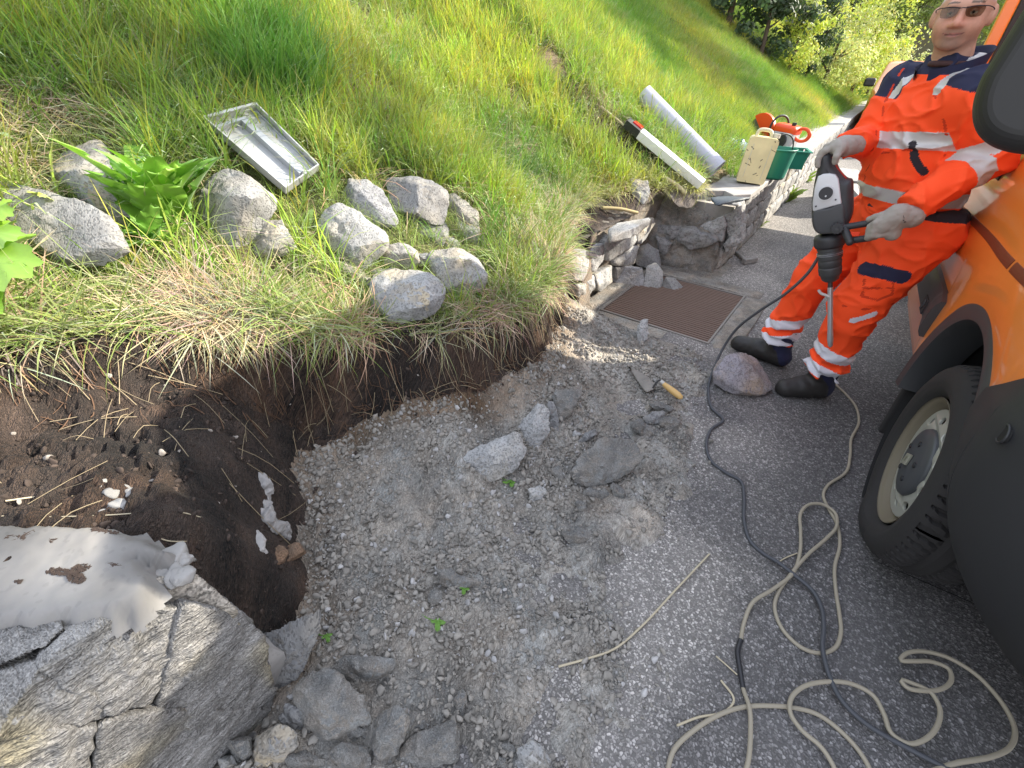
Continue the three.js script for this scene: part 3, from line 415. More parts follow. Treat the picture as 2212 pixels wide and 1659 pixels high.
{ // the long retaining wall beyond the drain
  const w = thing('stone_wall', 'long low stone wall with a flat mortar top running away beside the road', 'wall', [-0.95, 0, -3.95]);
  const r = rngOf(19), P = w.position;
  const core = sheetWall(); mesh('mortar_core', core, fromT(T.mortar, 0.01, { color: new THREE.Color(0.82, 0.8, 0.78) }), w);
  function sheetWall() { // core face, top and end as one box that follows the road's rise
    const zs = [...span(-4.02, -12, 0.1), ...grow(-12.2, -75, 0.3, 1.08)], pos = [], idx = [], prof = [[-0.785, -0.3], [-0.785, 0.5], [-1.12, 0.5], [-1.12, -0.3]];
    zs.forEach((z, j) => prof.forEach(([x, y], i) => { pos.push(x - P.x + 0.008 * n3(z * 5, i, y * 9), y + rise(z) + (y > 0 ? 0 : 0), z - P.z); if (j && i) { const a = j * 4 + i; idx.push(a - 5, a - 4, a - 1, a - 1, a - 4, a); } }));
    idx.push(0, 1, 2, 0, 2, 3); const g = new THREE.BufferGeometry(); g.setAttribute('position', new THREE.Float32BufferAttribute(pos, 3)); g.setIndex(idx.map((_, i) => idx[i % 3 === 1 ? i + 1 : i % 3 === 2 ? i - 1 : i])); g.computeVertexNormals(); return boxUV(g, 0.6);
  }
  // face stones
  let z = -3.98; const rows = 3, far = [];
  for (let row = 0; row < rows; row++) {
    z = -3.98 - r() * 0.1; const y0 = row * 0.172 + 0.005, y1 = y0 + 0.158;
    while (z > -26) {
      const L = 0.16 + 0.26 * r(), big = z < -9.5, zz = z - L, j = () => (r() - 0.5) * 0.035, up = rise(z - L / 2);
      const q = [[z - 0.006, y0 + j() * 0.5], [z - 0.006 - Math.abs(j()), y1 + j() * 0.6], [zz + 0.012, y1 + j() * 0.6], [zz + 0.012 + Math.abs(j()), y0 + j() * 0.5], [(z + zz) / 2, y1 + Math.abs(j()) * 0.3]];
      const fx = -0.765 + 0.014 * r(), pts = []; q.forEach(([a, b]) => pts.push(V3(fx - P.x - 0.012, b + up, a - P.z), V3(-0.9 - P.x, b + up, a - P.z), V3(fx - P.x, lerp(b, (y0 + y1) / 2, 0.3) + up, lerp(a, z - L / 2, 0.3) - P.z)));
      const g = rockGeo(pts, { seed: rockSeed++, p: 24, detail: z > -6 ? 9 : z > -9.5 ? 6 : 3, amp: 0.011, freq: 15, uv: 0.6 });
      if (big) far.push(g); else mesh('stone', g, [M.wallStone, M.granite, M.wallStone, M.warmGranite][Math.floor(r() * 4)], w);
      z = zz;
    }
  }
  const f = mesh('stonework', mergeGeometries(far), M.wallStone, w); f.userData.kind = 'stuff';
  // mortar top in slabs
  const cz = [-4.32, -7.4, -10.3, -14, -19, -26, -36, -50, -74];
  for (let i = 0; i < cz.length - 1; i++) {
    const a = cz[i], b = cz[i + 1] + 0.012, sh = new THREE.Shape(); const n = 24; const pt = []; for (let k = 0; k <= n; k++) pt.push([-0.752 + 0.006 * n3(k * 1.7 + i * 31, 2, 1), lerp(a, b, k / n)]); for (let k = n; k >= 0; k--) pt.push([-1.16 + 0.05 * n3(k * 0.9, 5, i), lerp(a, b, k / n)]);
    if (!i) { pt.push([-1.05, a + 0.1], [-0.95, a + 0.02], [-0.85, a + 0.13]); }
    pt.forEach(([x, zz], k) => (k ? sh.lineTo : sh.moveTo).call(sh, x - P.x, -(zz - P.z)));
    const g = new THREE.ExtrudeGeometry(sh, { depth: 0.035, bevelEnabled: true, bevelSize: 0.006, bevelThickness: 0.006, bevelSegments: 2 }); g.rotateX(-Math.PI / 2); g.rotateX(Math.atan(0.011) * 1); g.translate(0, 0.511 - 0.0006, 0);
    mesh('coping', boxUV(g, 0.5), M.mortar, w);
  }
  // the torn end: stones standing proud of the cut
  const E = (p, zz, o) => facet(w, p, f3, { z: zz }, 0.16, [0, 0, -1], { amp: 0.012, mat: M.wallStone, ...o });
  E([[1180, 335], [1440, 235], [1475, 290], [1435, 440], [1370, 440]], -3.95, { mat: M.granite }); E([[1440, 232], [1560, 196], [1600, 140], [1600, 330], [1500, 430], [1480, 300]], -3.98); E([[1250, 190], [1330, 150], [1560, 130], [1560, 175], [1300, 235]], -4.2, { mat: M.granite });
  E([[880, 300], [1180, 330], [1300, 400], [1000, 440], [900, 400]], -3.86, { mat: M.darkStone, amp: 0.02 }); E([[1050, 380], [1330, 380], [1410, 445], [1250, 460], [1200, 520], [1070, 440]], -3.86, { mat: M.darkStone, amp: 0.02 });
  E([[1440, 470], [1600, 300], [1600, 440], [1460, 545]], -3.97, {});
  E([[880, 400], [930, 420], [1010, 470], [960, 560], [910, 520]], -3.80, { mat: M.darkStone });
  const fill = rockGeo([[-1.5, 0, -3.72], [-0.8, 0, -3.93], [-1.5, 0.5, -4.0], [-0.8, 0.52, -4.16], [-1.5, 0.30, -3.80], [-0.8, 0.3, -3.98], [-1.1, 0.5, -4.05], [-1.5, 0, -4.4], [-0.8, 0, -4.4]].map(q => V3(...q).sub(P)), { detail: 34, p: 30, amp: 0.035, freq: 9, amp2: 0.012, freq2: 40, seed: 71 });
  mesh('mortar_core', fill, fromT(T.gravel, 0.012, { color: new THREE.Color(1.0, 0.99, 0.98) }), w);
}
const nic = 'loose stones round the drain';
const nb = (label, o, d) => stone(label, { f: f3, o, p: 36, amp: 0.005, cuts: 3, ...d }, nic);
nb('dark upright stone in the corner between niche wall and torn wall end', [[745, 500], [800, 460], [900, 520], [920, 640], [840, 665], [720, 625]], { t: 0.14, mat: M.darkStone });
nb('grey pointed stone with one sunlit white side behind the grate', [[950, 600], [1000, 490], [1050, 450], [1110, 460], [1205, 570], [1195, 630], [1140, 690], [960, 640]], { r: [[1055, 460, 0.04], [1140, 680, 0.06], [1100, 560, 0.06]], t: 0.14 });
nb('upper of two dark blocks stacked at the torn wall end', [[1245, 475], [1290, 447], [1410, 457], [1430, 500], [1395, 590], [1250, 600]], { base: [1330, 735], t: 0.14, mat: M.darkStone, tilt: 0.1 });
nb('lower of two dark blocks stacked at the torn wall end', [[1195, 660], [1260, 605], [1385, 595], [1395, 700], [1300, 738], [1200, 705]], { t: 0.14, mat: M.darkStone, tilt: 0.2 });
nb('left square-cut stone standing on the drain grate', [[515, 800], [570, 645], [785, 672], [795, 690], [775, 865], [520, 815]], { r: [[570, 652, 0.02], [780, 690, 0.03], [770, 850, 0.03], [530, 805, 0.03]], t: 0.12, p: 36, tilt: 0.25 });
nb('middle upright stone on the drain grate', [[785, 860], [815, 655], [890, 625], [935, 690], [940, 850], [905, 890], [830, 892]], { r: [[815, 665, 0.03], [900, 680, 0.05], [905, 880, 0.04]], t: 0.12, p: 34, tilt: 0.2 });
nb('right small stone with a pale side on the drain grate', [[950, 790], [975, 740], [1060, 755], [1105, 800], [1060, 888], [950, 850]], { r: [[975, 750, 0.03], [1050, 880, 0.04]], t: 0.1, p: 30 });
{ // steel drain grate in its concrete surround
  const x0 = -1.19, x1 = -0.44, z0 = -2.68, z1 = -3.58, g = thing('drain_grate', 'rusty brown steel bar grate over the road drain', 'drain grate', [(x0 + x1) / 2, 0, (z0 + z1) / 2]);
  const rust = std([0.17, 0.115, 0.09], { metalness: 0.2, roughness: 0.75 }), steel = std([0.22, 0.2, 0.18], { metalness: 0.5, roughness: 0.55 });
  const n = 31, W = x1 - x0 - 0.03, L = z0 - z1 - 0.03;
  const bar = new RoundedBoxGeometry(W, 0.03, 0.0155, 2, 0.003);
  for (let i = 0; i < n; i++) { const b = mesh('bar', bar, rust, g); b.position.set(0, -0.014, -L / 2 + (i + 0.5) * L / n); b.rotation.y = 0.001 * ((i * 37) % 7 - 3); }
  const fr = [[W + 0.03, 0.04, 0.014, 0, L / 2 + 0.007], [W + 0.03, 0.04, 0.014, 0, -L / 2 - 0.007], [0.014, 0.04, L, W / 2 + 0.007, 0], [0.014, 0.04, L, -W / 2 - 0.007, 0]];
  for (const [a, b, c, x, z] of fr) { const m = mesh('frame', new RoundedBoxGeometry(a, b, c, 2, 0.003), steel, g); m.position.set(x, -0.012, z); }
  for (const x of [-0.2, 0.2]) { const m = mesh('cross_bar', new THREE.BoxGeometry(0.012, 0.02, L), rust, g); m.position.set(x, -0.04, 0); }
  const pit = new THREE.BoxGeometry(W + 0.02, 0.6, L + 0.02), pi = mesh('pit', pit, std([0.02, 0.018, 0.017], { side: THREE.DoubleSide }), g); pi.position.y = -0.37;
  const sur = thing('drain_surround', 'dusty concrete edging round the drain grate', 'drain edging', [x1, 0, z0]);
  const con = fromT(T.gravel, 0.006, { color: new THREE.Color(0.82, 0.8, 0.78) });
  const slab = (a, b, c, d, s) => { const pts = []; for (const x of [a, b]) for (const z of [c, d]) for (const y of [-0.08, 0.012]) pts.push(V3(x - x1, y, z - z0)); mesh('edging', rockGeo(pts, { detail: 22, p: 46, amp: 0.009, freq: 11, seed: s, uv: 0.5 }), con, sur); };
  slab(x1 + 0.005, x1 + 0.16, z0 + 0.02, z1 - 0.02, 3); slab(x0 - 0.1, x1 + 0.1, z1 - 0.008, z1 - 0.15, 4); slab(x0 - 0.14, x0 - 0.01, z0 + 0.02, z1, 5);
}
// ---------- grass ----------
function blade(r, o) { // one bent, tapering leaf; returns positions + indices
  const n = o.seg ?? 4, L = o.len * (0.55 + 0.6 * r()), a = r() * 6.283, lean = o.lean * (0.3 + r()), bend = o.bend * (0.3 + 1.1 * r()), w = o.w * (0.6 + 0.7 * r()), x0 = (r() - 0.5) * o.spread, z0 = (r() - 0.5) * o.spread;
  const pos = [], idx = []; let x = 0, yy = 0, th = lean; const tw = (r() - 0.5) * 1.6, ca = Math.cos(a), sa = Math.sin(a);
  for (let i = 0; i <= n; i++) {
    const t = i / n, ww = w * (i === n ? 0.02 : (0.75 + 0.5 * t) * (1 - t * t * 0.85)), q = a + Math.PI / 2 + tw * t, cx = Math.cos(q) * ww / 2, cz = Math.sin(q) * ww / 2;
    const px = x0 + ca * x, pz = z0 + sa * x, y = yy - x0 * (o.drop ?? 0); if (i === n) { const k = i * 2; pos.push(px, y, pz); idx.push(k - 2, k - 1, k); break; }
    pos.push(px - cx, y, pz - cz, px + cx, y, pz + cz);
    if (i) { const k = i * 2; idx.push(k - 2, k - 1, k, k, k - 1, k + 1); }
    th += bend / n; x += Math.sin(th) * L / n; yy += Math.cos(th) * L / n;
  }
  return { pos, idx };
}
function tuft(seed, count, o) {
  const r = rngOf(seed), pos = [], idx = []; for (let i = 0; i < count; i++) { const b = blade(r, o), k = pos.length / 3; pos.push(...b.pos); idx.push(...b.idx.map(v => v + k)); }
  const g = new THREE.BufferGeometry(); g.setAttribute('position', new THREE.Float32BufferAttribute(pos, 3)); g.setIndex(idx); g.computeVertexNormals(); return g;
}
const leafMat = (rgb, tr = 0.35, rough = 0.75) => new THREE.MeshPhysicalMaterial({ color: new THREE.Color().setRGB(...rgb), roughness: rough, transmission: tr, thickness: 0, side: THREE.DoubleSide });
const bladeMat = leafMat([1, 1, 1], 0.45, 0.9), strawMat = std([1, 1, 1], { roughness: 0.9, side: THREE.DoubleSide });
const patches = [ // bare or special places: pixel, radius, kind
  ['bare', 760, 35, 0.24], ['bare', 860, 50, 0.14], ['bare', 1200, 150, 0.2], ['bare', 1110, 235, 0.16], ['bare', 930, 110, 0.1], ['bare', 1420, 180, 0.16],
  ['lush', 600, 190, 0.26], ['lush', 560, 130, 0.16], ['lush', 480, 80, 0.2], ['lush', 700, 440, 0.08], ['dry', 60, 330, 0.3], ['dry', 240, 280, 0.16], ['dry', 800, 230, 0.2], ['dry', 1120, 330, 0.2], ['dry', 1290, 250, 0.3], ['dry', 640, 250, 0.12]].map(([k, u, v, r]) => { const p = onGround(u, v); return { k, x: p.x, z: p.z, r }; });
const near = (k, x, z) => { let s = 0; for (const q of patches) if (q.k === k) s = Math.max(s, 1 - sstep(0.5, 1.15, Math.hypot(x - q.x, z - q.z) / q.r)); return s; };
const inView = (p, m = 1.18) => { const d = depthOf(p); if (d < 0.3) return false; const r = V3(p.x, p.y - EYE.y, p.z), u = (r.x * AX[0][0] + r.y * AX[0][1] + r.z * AX[0][2]) / d * 455 / 512, v = (r.x * AX[1][0] + r.y * AX[1][1] + r.z * AX[1][2]) / d * 455 / 384; return Math.abs(u) < m && Math.abs(v) < m; };
const kinds = {
  tall: Array.from({ length: 6 }, (_, i) => tuft(100 + i, 9, { len: 0.24, lean: 0.22, bend: 0.9, w: 0.0048, spread: 0.05 })),
  fine: Array.from({ length: 5 }, (_, i) => tuft(200 + i, 9, { len: 0.155, lean: 0.38, bend: 0.9, w: 0.0041, spread: 0.08, seg: 3 })),
  straw: Array.from({ length: 5 }, (_, i) => tuft(300 + i, 8, { len: 0.19, lean: 1.15, bend: 0.9, w: 0.0030, spread: 0.13, seg: 3 })),
  droop: Array.from({ length: 5 }, (_, i) => tuft(400 + i, 9, { len: 0.26, lean: 0.5, bend: 2.2, w: 0.004, spread: 0.05, seg: 5 })),
  lawn: Array.from({ length: 10 }, (_, i) => { const g = tuft(500 + i, 340, { len: 0.14, lean: 0.35, bend: 0.6, w: 0.007, spread: 0.62, seg: 2, drop: 0.6 }); const r = rngOf(i + 5), n = g.attributes.position.count, c = new Float32Array(n * 3); for (let k = 0; k < n; k += 5) { const v = 0.75 + 0.5 * r(), y = r() < 0.25 ? 0.5 : 0, s = [v * (1 + y), v * (1 + y * 0.25), v]; for (let q = 0; q < 5; q++) c.set(s, (k + q) * 3); } g.setAttribute('color', new THREE.BufferAttribute(c, 3)); return g; }),
};
kinds.weed = Array.from({ length: 4 }, (_, i) => tuft(600 + i, 7, { len: 0.085, lean: 0.7, bend: 0.9, w: 0.02, spread: 0.05, seg: 3 }));
kinds.seed = Array.from({ length: 3 }, (_, i) => tuft(650 + i, 3, { len: 0.42, lean: 0.25, bend: 0.45, w: 0.0022, spread: 0.08, seg: 4 }));
const inst = {}; for (const k in kinds) inst[k] = kinds[k].map(() => []);
const rg = rngOf(2024), UPV = V3(0, 1, 0), qA = new THREE.Quaternion(), qB = new THREE.Quaternion(), mA = new THREE.Matrix4();
function put(kind, p, s, col, tiltDir, tilt, sy = 1) {
  qA.setFromAxisAngle(UPV, kind === 'lawn' ? (rg() - 0.5) * 0.3 : rg() * 6.283); if (tilt) { qB.setFromAxisAngle(V3(tiltDir[1], 0, -tiltDir[0]).normalize(), -tilt); qA.premultiply(qB.clone().invert()); qB.setFromAxisAngle(V3(tiltDir[1], 0, -tiltDir[0]).normalize(), -tilt); }
  mA.compose(p, qA, V3(s, s * sy, s)); const L = inst[kind]; L[Math.floor(rg() * L.length)].push([mA.clone(), col]);
}
const mixc = (a, b, t) => a.map((v, i) => lerp(v, b[i], t));
const GREEN = [0.19, 0.37, 0.03], DEEP = [0.075, 0.18, 0.022], OLIVE = [0.27, 0.32, 0.06], YEL = [0.66, 0.72, 0.07], STRAW = [0.50, 0.43, 0.28], STRAW2 = [0.34, 0.26, 0.15];
{ const q = onGround(...f5(520, 330)); feet.push({ x: q.x + 0.04, z: q.z - 0.02, r: 0.2 }); const w = onGround(...f5(680, 430)); feet.push({ x: w.x, z: w.z, r: 0.16 }); for (let t = 0; t <= 1; t += 0.14) for (const [a, b, c, e] of [[1384, 240, 1540, 388], [1350, 296, 1508, 418]]) { const k = onGround(lerp(a, c, t), lerp(b, e, t)); feet.push({ x: k.x, z: k.z, r: 0.12 }); } }
const blocked = (x, z) => feet.some(f => { const L = Math.hypot(f.x, f.z), ux = -f.x / L, uz = -f.z / L, dx = x - f.x, dz = z - f.z, al = dx * ux + dz * uz, la = Math.abs(dx * uz - dz * ux); return la < Math.min(f.r, 0.2) * 0.85 && al > -Math.min(f.r, 0.2) * 0.6 && (al < f.r * 0.5 || (al < f.r + 0.16 && ((x * 917.3 + z * 431.7) % 1 + 1) % 1 < 0.8)); });
for (let i = 0; i < 58000; i++) { // the near slope
  const z = lerp(1.2, -5.6, rg()), e = edge(z), d = Math.pow(rg(), 1.25) * 4.6 + 0.005, x = e[0] - d, y = slopeH(x, z, e), p = V3(x, y, z); if (!inView(p)) { rg(); continue; }
  if (z < -2.6 && d < 0.06) continue;
  const D = depthOf(p); if (rg() > 1.5 / (D * 0.55) && D > 2.6) continue;
  if (blocked(x, z)) { if (rg() < 0.75) put(rg() < 0.4 ? 'straw' : 'fine', p, 0.4 + 0.25 * rg(), mixc(mixc(OLIVE, GREEN, rg()), STRAW2, 0.25 * rg()), [1, 0], 0.15); continue; }
  const bare = bareAt(x, z); if (rg() < bare * 0.985) continue;
  const n = fbm(x * 1.3, z * 1.3, 33, 3), n2 = fbm(x * 4, z * 4, 41, 2), lush = near('lush', x, z), dry = Math.max(near('dry', x, z) * 0.9, sstep(0.55, 0.05, d) * (z < -2.3 ? 0.45 : 0.75)) - lush;
  const sc = (D > 3 ? 1 + (D - 3) * 0.06 : 1) * (0.75 + 0.5 * rg());
  const down = [1, 0];
  if (rg() < clamp(0.42 + dry * 0.5 - n * 0.4 - lush, 0, 0.95)) put('straw', p, sc * (0.7 + 0.4 * rg()), mixc(STRAW, STRAW2, rg()).map(v => v * (0.8 + 0.45 * rg())), down, 0.35);
  if (rg() < 0.9 - dry * 0.72 - 0.35 * sstep(0.5, 0.1, d) * (z > -1.2 ? 1 : 0.3)) {
    const t = clamp(0.5 + n + n2 * 0.5, 0, 1), c = mixc(mixc(DEEP, GREEN, rg()), mixc(OLIVE, YEL, rg()), clamp(t * 0.75 + 0.25 * (rg() - 0.5) + 0.3 * sstep(-0.9, -2.4, z) * sstep(0.3, 1.2, d), 0, 1)).map(v => v * (0.8 + 0.5 * rg()));
    const big = lush > 0.3 || (n > 0.05 && rg() < 0.45) || rg() < 0.18;
    if (big) put('tall', p, sc * (1 + lush * 0.35), lush > 0.4 ? mixc(c, [0.11, 0.33, 0.04], 0.6) : c, down, 0.12 * rg());
    else put('fine', p, sc * (0.9 + 0.5 * rg()), c, down, 0.1 + 0.2 * rg());
  }
}
for (let i = 0; i < 2600; i++) { const z = lerp(1.0, -5.4, rg()), e = edge(z), d = 0.15 + 3.8 * rg(), x = e[0] - d, p = V3(x, slopeH(x, z, e), z); if (!inView(p) || blocked(x, z) || fbm(x * 1.7, z * 1.7, 77, 2) < 0.02) continue; put('weed', p, 0.7 + 0.7 * rg(), mixc([0.06, 0.17, 0.03], [0.2, 0.32, 0.05], rg()), [1, 0], 0.2); if (rg() < 0.35) put('seed', p, 0.7 + 0.5 * rg(), mixc(STRAW, OLIVE, rg()), [1, 0], 0.15); }
for (let i = 0; i < 3900; i++) { // the fringe hanging over the cut bank
  const z = lerp(1.0, -2.75, rg()), e = edge(z), d = -0.02 + 0.17 * Math.pow(rg(), 1.6), x = e[0] - d, p = V3(x, H(x, z) + 0.005, z); if (!inView(p) || blocked(x, z)) continue;
  const clump = fbm(z * 3.3, 2, 8, 2), g = clump + (rg() - 0.5) * 0.6;
  if (rg() < 0.25 + clump) continue;
  if (g > 0.08) put(rg() < 0.6 ? 'droop' : 'tall', p, 0.6 + 0.5 * rg(), mixc(OLIVE, mixc(GREEN, STRAW, rg() * 0.5), rg()), [1, 0.15], 0.4 + 0.5 * rg());
  else put(rg() < 0.35 ? 'droop' : 'straw', p, 0.6 + 0.5 * rg(), mixc(STRAW, STRAW2, rg()).map(v => v * (0.75 + 0.5 * rg())), [1, 0.1], 0.7 + 0.5 * rg());
}
for (let i = 0; i < 420; i++) { // tufts round the drain niche
  const z = lerp(-2.75, -4.2, rg()), e = edge(z), d = 0.0 + 0.2 * rg(), x = e[0] - d, p = V3(x, H(x, z), z);
  put(rg() < 0.5 ? 'droop' : 'fine', p, 0.6 + 0.4 * rg(), mixc(mixc(OLIVE, YEL, rg()), STRAW, rg() * 0.6), [1, 0], 0.3 + 0.4 * rg());
}
for (let i = 0; i < 5200; i++) { // mown slope further along
  const z = -5.1 - 62 * Math.pow(rg(), 1.7), e = edge(z), d = 0.12 + (z < -14 ? 11 : 7.5) * Math.pow(rg(), 1.2), x = e[0] - d, p = V3(x, slopeH(x, z, e), z); if (!inView(p, 1.15)) continue;
  const D = -z, n = fbm(x * 0.7, z * 0.4, 12, 3), c = mixc(mixc(GREEN, [0.17, 0.33, 0.03], rg()), mixc(YEL, OLIVE, rg()), clamp(0.35 + n + 0.3 * (rg() - 0.5), 0, 1)).map(v => v * (0.9 + 0.2 * rg()));
  put('lawn', p, (D < 9 ? 0.85 : 1 + (D - 9) * 0.02) * (0.9 + 0.2 * rg()), rg() < 0.08 ? mixc(c, STRAW, 0.4) : c, [1, 0], 0);
}
const colT = new THREE.Color(), whatGrass = { tall: ['tall_grass', 'tall green blades of grass growing over the whole slope'], fine: ['short_grass', 'fine short grass between the taller blades on the slope'], straw: ['dry_grass', 'dry straw-coloured grass lying on the slope and bank edge'], weed: ['leafy_weeds', 'small leafy weeds scattered through the grass slope'], seed: ['grass_stalks', 'thin tall seed stalks standing out of the grass'], droop: ['hanging_grass', 'long grass blades hanging over the cut bank'], lawn: ['mown_grass', 'bright mown grass on the slope along the far wall'] };
bladeMat.vertexColors = strawMat.vertexColors = true;
for (const k in inst) {
  const mat = k === 'straw' ? strawMat : bladeMat;
  if (k === 'lawn') { inst[k].forEach((L, i) => { if (!L.length) return; const im = new THREE.InstancedMesh(kinds[k][i], mat, L.length); im.name = numbered(whatGrass[k][0]); shade(im); L.forEach(([m, c], j) => { im.setMatrixAt(j, m); im.setColorAt(j, colT.setRGB(...c)); }); tag(im, whatGrass[k][1], 'grass', 'mown grass', 'stuff'); scene.add(im); }); continue; }
  let nv = 0, ni = 0; inst[k].forEach((L, i) => { nv += L.length * kinds[k][i].attributes.position.count; ni += L.length * kinds[k][i].index.count; });
  const pos = new Float32Array(nv * 3), col = new Float32Array(nv * 3), idx = new Uint32Array(ni), v = V3(); let a = 0, b = 0;
  inst[k].forEach((L, i) => { const P = kinds[k][i].attributes.position, I = kinds[k][i].index.array; for (const [m, c] of L) { for (let q = 0; q < I.length; q++) idx[b++] = I[q] + a; for (let q = 0; q < P.count; q++, a++) { v.fromBufferAttribute(P, q).applyMatrix4(m); const t = 0.8 + 0.4 * ((q * 7919 % 31) / 31); pos[a * 3] = v.x; pos[a * 3 + 1] = v.y; pos[a * 3 + 2] = v.z; col[a * 3] = c[0]; col[a * 3 + 1] = c[1]; col[a * 3 + 2] = c[2]; } } });
  const g = new THREE.BufferGeometry(); g.setAttribute('position', new THREE.BufferAttribute(pos, 3)); g.setAttribute('color', new THREE.BufferAttribute(col, 3)); g.setIndex(new THREE.BufferAttribute(idx, 1)); g.computeVertexNormals();
  tag(mesh(whatGrass[k][0], g, mat), whatGrass[k][1], 'grass', null, 'stuff');
}
{ // pebbles and crumbs over the dug ground
  const geos = Array.from({ length: 5 }, (_, i) => { const r = rngOf(700 + i); return rockGeo(Array.from({ length: 12 }, () => V3((r() - 0.5) * 2, (r() - 0.5) * 1.4, (r() - 0.5) * 1.8)), { detail: 2, p: 14, amp: 0.12, freq: 1.6, amp2: 0, seed: i, uv: 8 }); });
  const mat = std([1, 1, 1], { roughness: 0.95 }), L = geos.map(() => []), r = rngOf(808);
  const drop = (x, z, s, c) => { const y = H(x, z); if (y < -0.02) return; const road = Math.max(y, x > -0.76 ? 0 : -1); qA.set(r() - 0.5, r() - 0.5, r() - 0.5, r() - 0.5).normalize(); mA.compose(V3(x, road + s * 0.25, z), qA, V3(s * (0.8 + 0.4 * r()), s * (0.6 + 0.4 * r()), s * (0.8 + 0.4 * r()))); L[Math.floor(r() * 5)].push([mA.clone(), c]); };
  for (let i = 0; i < 90000; i++) {
    const z = lerp(0.75, -2.62, Math.pow(r(), 0.8)), x = lerp(-1.7, 0.3, r()); if (isGrass(x, z) || !inView(V3(x, 0.1, z), 1.06)) continue;
    const soil = soilMask(x, z) * 0.75 + 0.15 * soilMask(x - 0.1, z + 0.03) + 0.1 * soilMask(x - 0.18, z + 0.05) + (r() - 0.5) * 0.55 > 0.5, n = fbm(x * 2.2, z * 2.2, 17, 3); if (r() > (soil ? 0.5 : (z < -0.9 ? 0.34 : 0.6) + 0.9 * n)) continue;
    const fl = floorH(x, z); if (fl < 0.0 && r() > 0.10) continue; 
    const s = (soil ? 0.0035 : 0.0045) + (soil ? 0.009 : 0.012) * Math.pow(r(), soil ? 4 : 4), v = 0.75 + 0.5 * r();
    drop(x, z, s, soil ? (r() < 0.025 ? [0.3, 0.27, 0.24] : [0.05 * v * v, 0.036 * v * v, 0.029 * v * v]) : r() < 0.08 ? [0.36 * v, 0.35 * v, 0.34 * v] : [0.25 * v, 0.232 * v, 0.205 * v]);
  }
  for (let i = 0; i < 4200; i++) { const z = lerp(0.6, -2.5, r()), x = lerp(-1.1, 0.12, r()), fl = floorH(x, z); if (soilMask(x, z) > 0.5 || fl < 0 || isGrass(x, z)) continue; const v = 0.8 + 0.4 * r(); drop(x, z, 0.007 + 0.016 * r() * r() * r(), [0.26 * v, 0.242 * v, 0.214 * v]); }
  geos.forEach((g, i) => { const im = new THREE.InstancedMesh(g, mat, L[i].length); im.name = numbered('gravel'); shade(im); L[i].forEach(([m, c], j) => { im.setMatrixAt(j, m); im.setColorAt(j, colT.setRGB(...c)); }); tag(im, 'loose gravel and crumbs on the dug-up ground', 'gravel', 'loose gravel', 'stuff'); scene.add(im); });
}
// ---------- bushes, trees, far hillside ----------
function leaves(seed, n, shape, size, col) { // many small leaf faces clumped through a crown
  const r = rngOf(seed), pos = [], cl = [], idx = [], c = V3(), nrm = V3(), u = V3(), w = V3();
  const clumps = Array.from({ length: shape.clumps }, () => { const p = shape.at(r); return [p, shape.cr * (0.6 + 0.8 * r()), 0.75 + 0.5 * r()]; });
  for (let i = 0; i < n; i++) {
    const [p, cr, tone] = clumps[Math.floor(r() * clumps.length)]; nrm.set(r() - 0.5, r() - 0.35, r() - 0.5).normalize(); const d = cr * Math.pow(r(), 0.4);
    c.set(p[0] + nrm.x * d, p[1] + nrm.y * d * 0.8, p[2] + nrm.z * d); nrm.x += (r() - 0.5) * 1.4; nrm.y += (r() - 0.5) * 1.4; nrm.z += (r() - 0.5) * 1.4; nrm.normalize();
    u.set(r() - 0.5, r() - 0.5, r() - 0.5).cross(nrm).normalize(); w.crossVectors(nrm, u); const s = size * (0.6 + 0.8 * r()), k = pos.length / 3, t = tone * (0.8 + 0.4 * r()), y = r() < 0.2 ? 1.25 : 1;
    pos.push(c.x - u.x * s, c.y - u.y * s, c.z - u.z * s, c.x + w.x * s * 0.5, c.y + w.y * s * 0.5, c.z + w.z * s * 0.5, c.x + u.x * s, c.y + u.y * s, c.z + u.z * s, c.x - w.x * s * 0.5, c.y - w.y * s * 0.5, c.z - w.z * s * 0.5);
    for (let q = 0; q < 4; q++) cl.push(col[0] * t * y, col[1] * t, col[2] * t); idx.push(k, k + 1, k + 2, k, k + 2, k + 3);
  }
  const g = new THREE.BufferGeometry(); g.setAttribute('position', new THREE.Float32BufferAttribute(pos, 3)); g.setAttribute('color', new THREE.Float32BufferAttribute(cl, 3)); g.setIndex(idx); g.computeVertexNormals(); return g;
}
const leafM = leafMat([1, 1, 1], 0.5, 0.8); leafM.vertexColors = true; const bark = std([0.10, 0.075, 0.055], { roughness: 1 });
const ballShape = (rx, ry, y0, clumps, cr) => ({ clumps, cr, at: r => { const a = r() * 6.283, t = r() * 2 - 1, q = Math.sqrt(1 - t * t), k = Math.pow(r(), 0.45); return [Math.cos(a) * q * rx * k, y0 + t * ry * k, Math.sin(a) * q * rx * k]; } });
const coneShape = (R, h, clumps, cr) => ({ clumps, cr, at: r => { const t = Math.pow(r(), 0.7), a = r() * 6.283, q = R * t * Math.pow(r(), 0.35); return [Math.cos(a) * q, h * (1 - t) + 0.3, Math.sin(a) * q]; } });
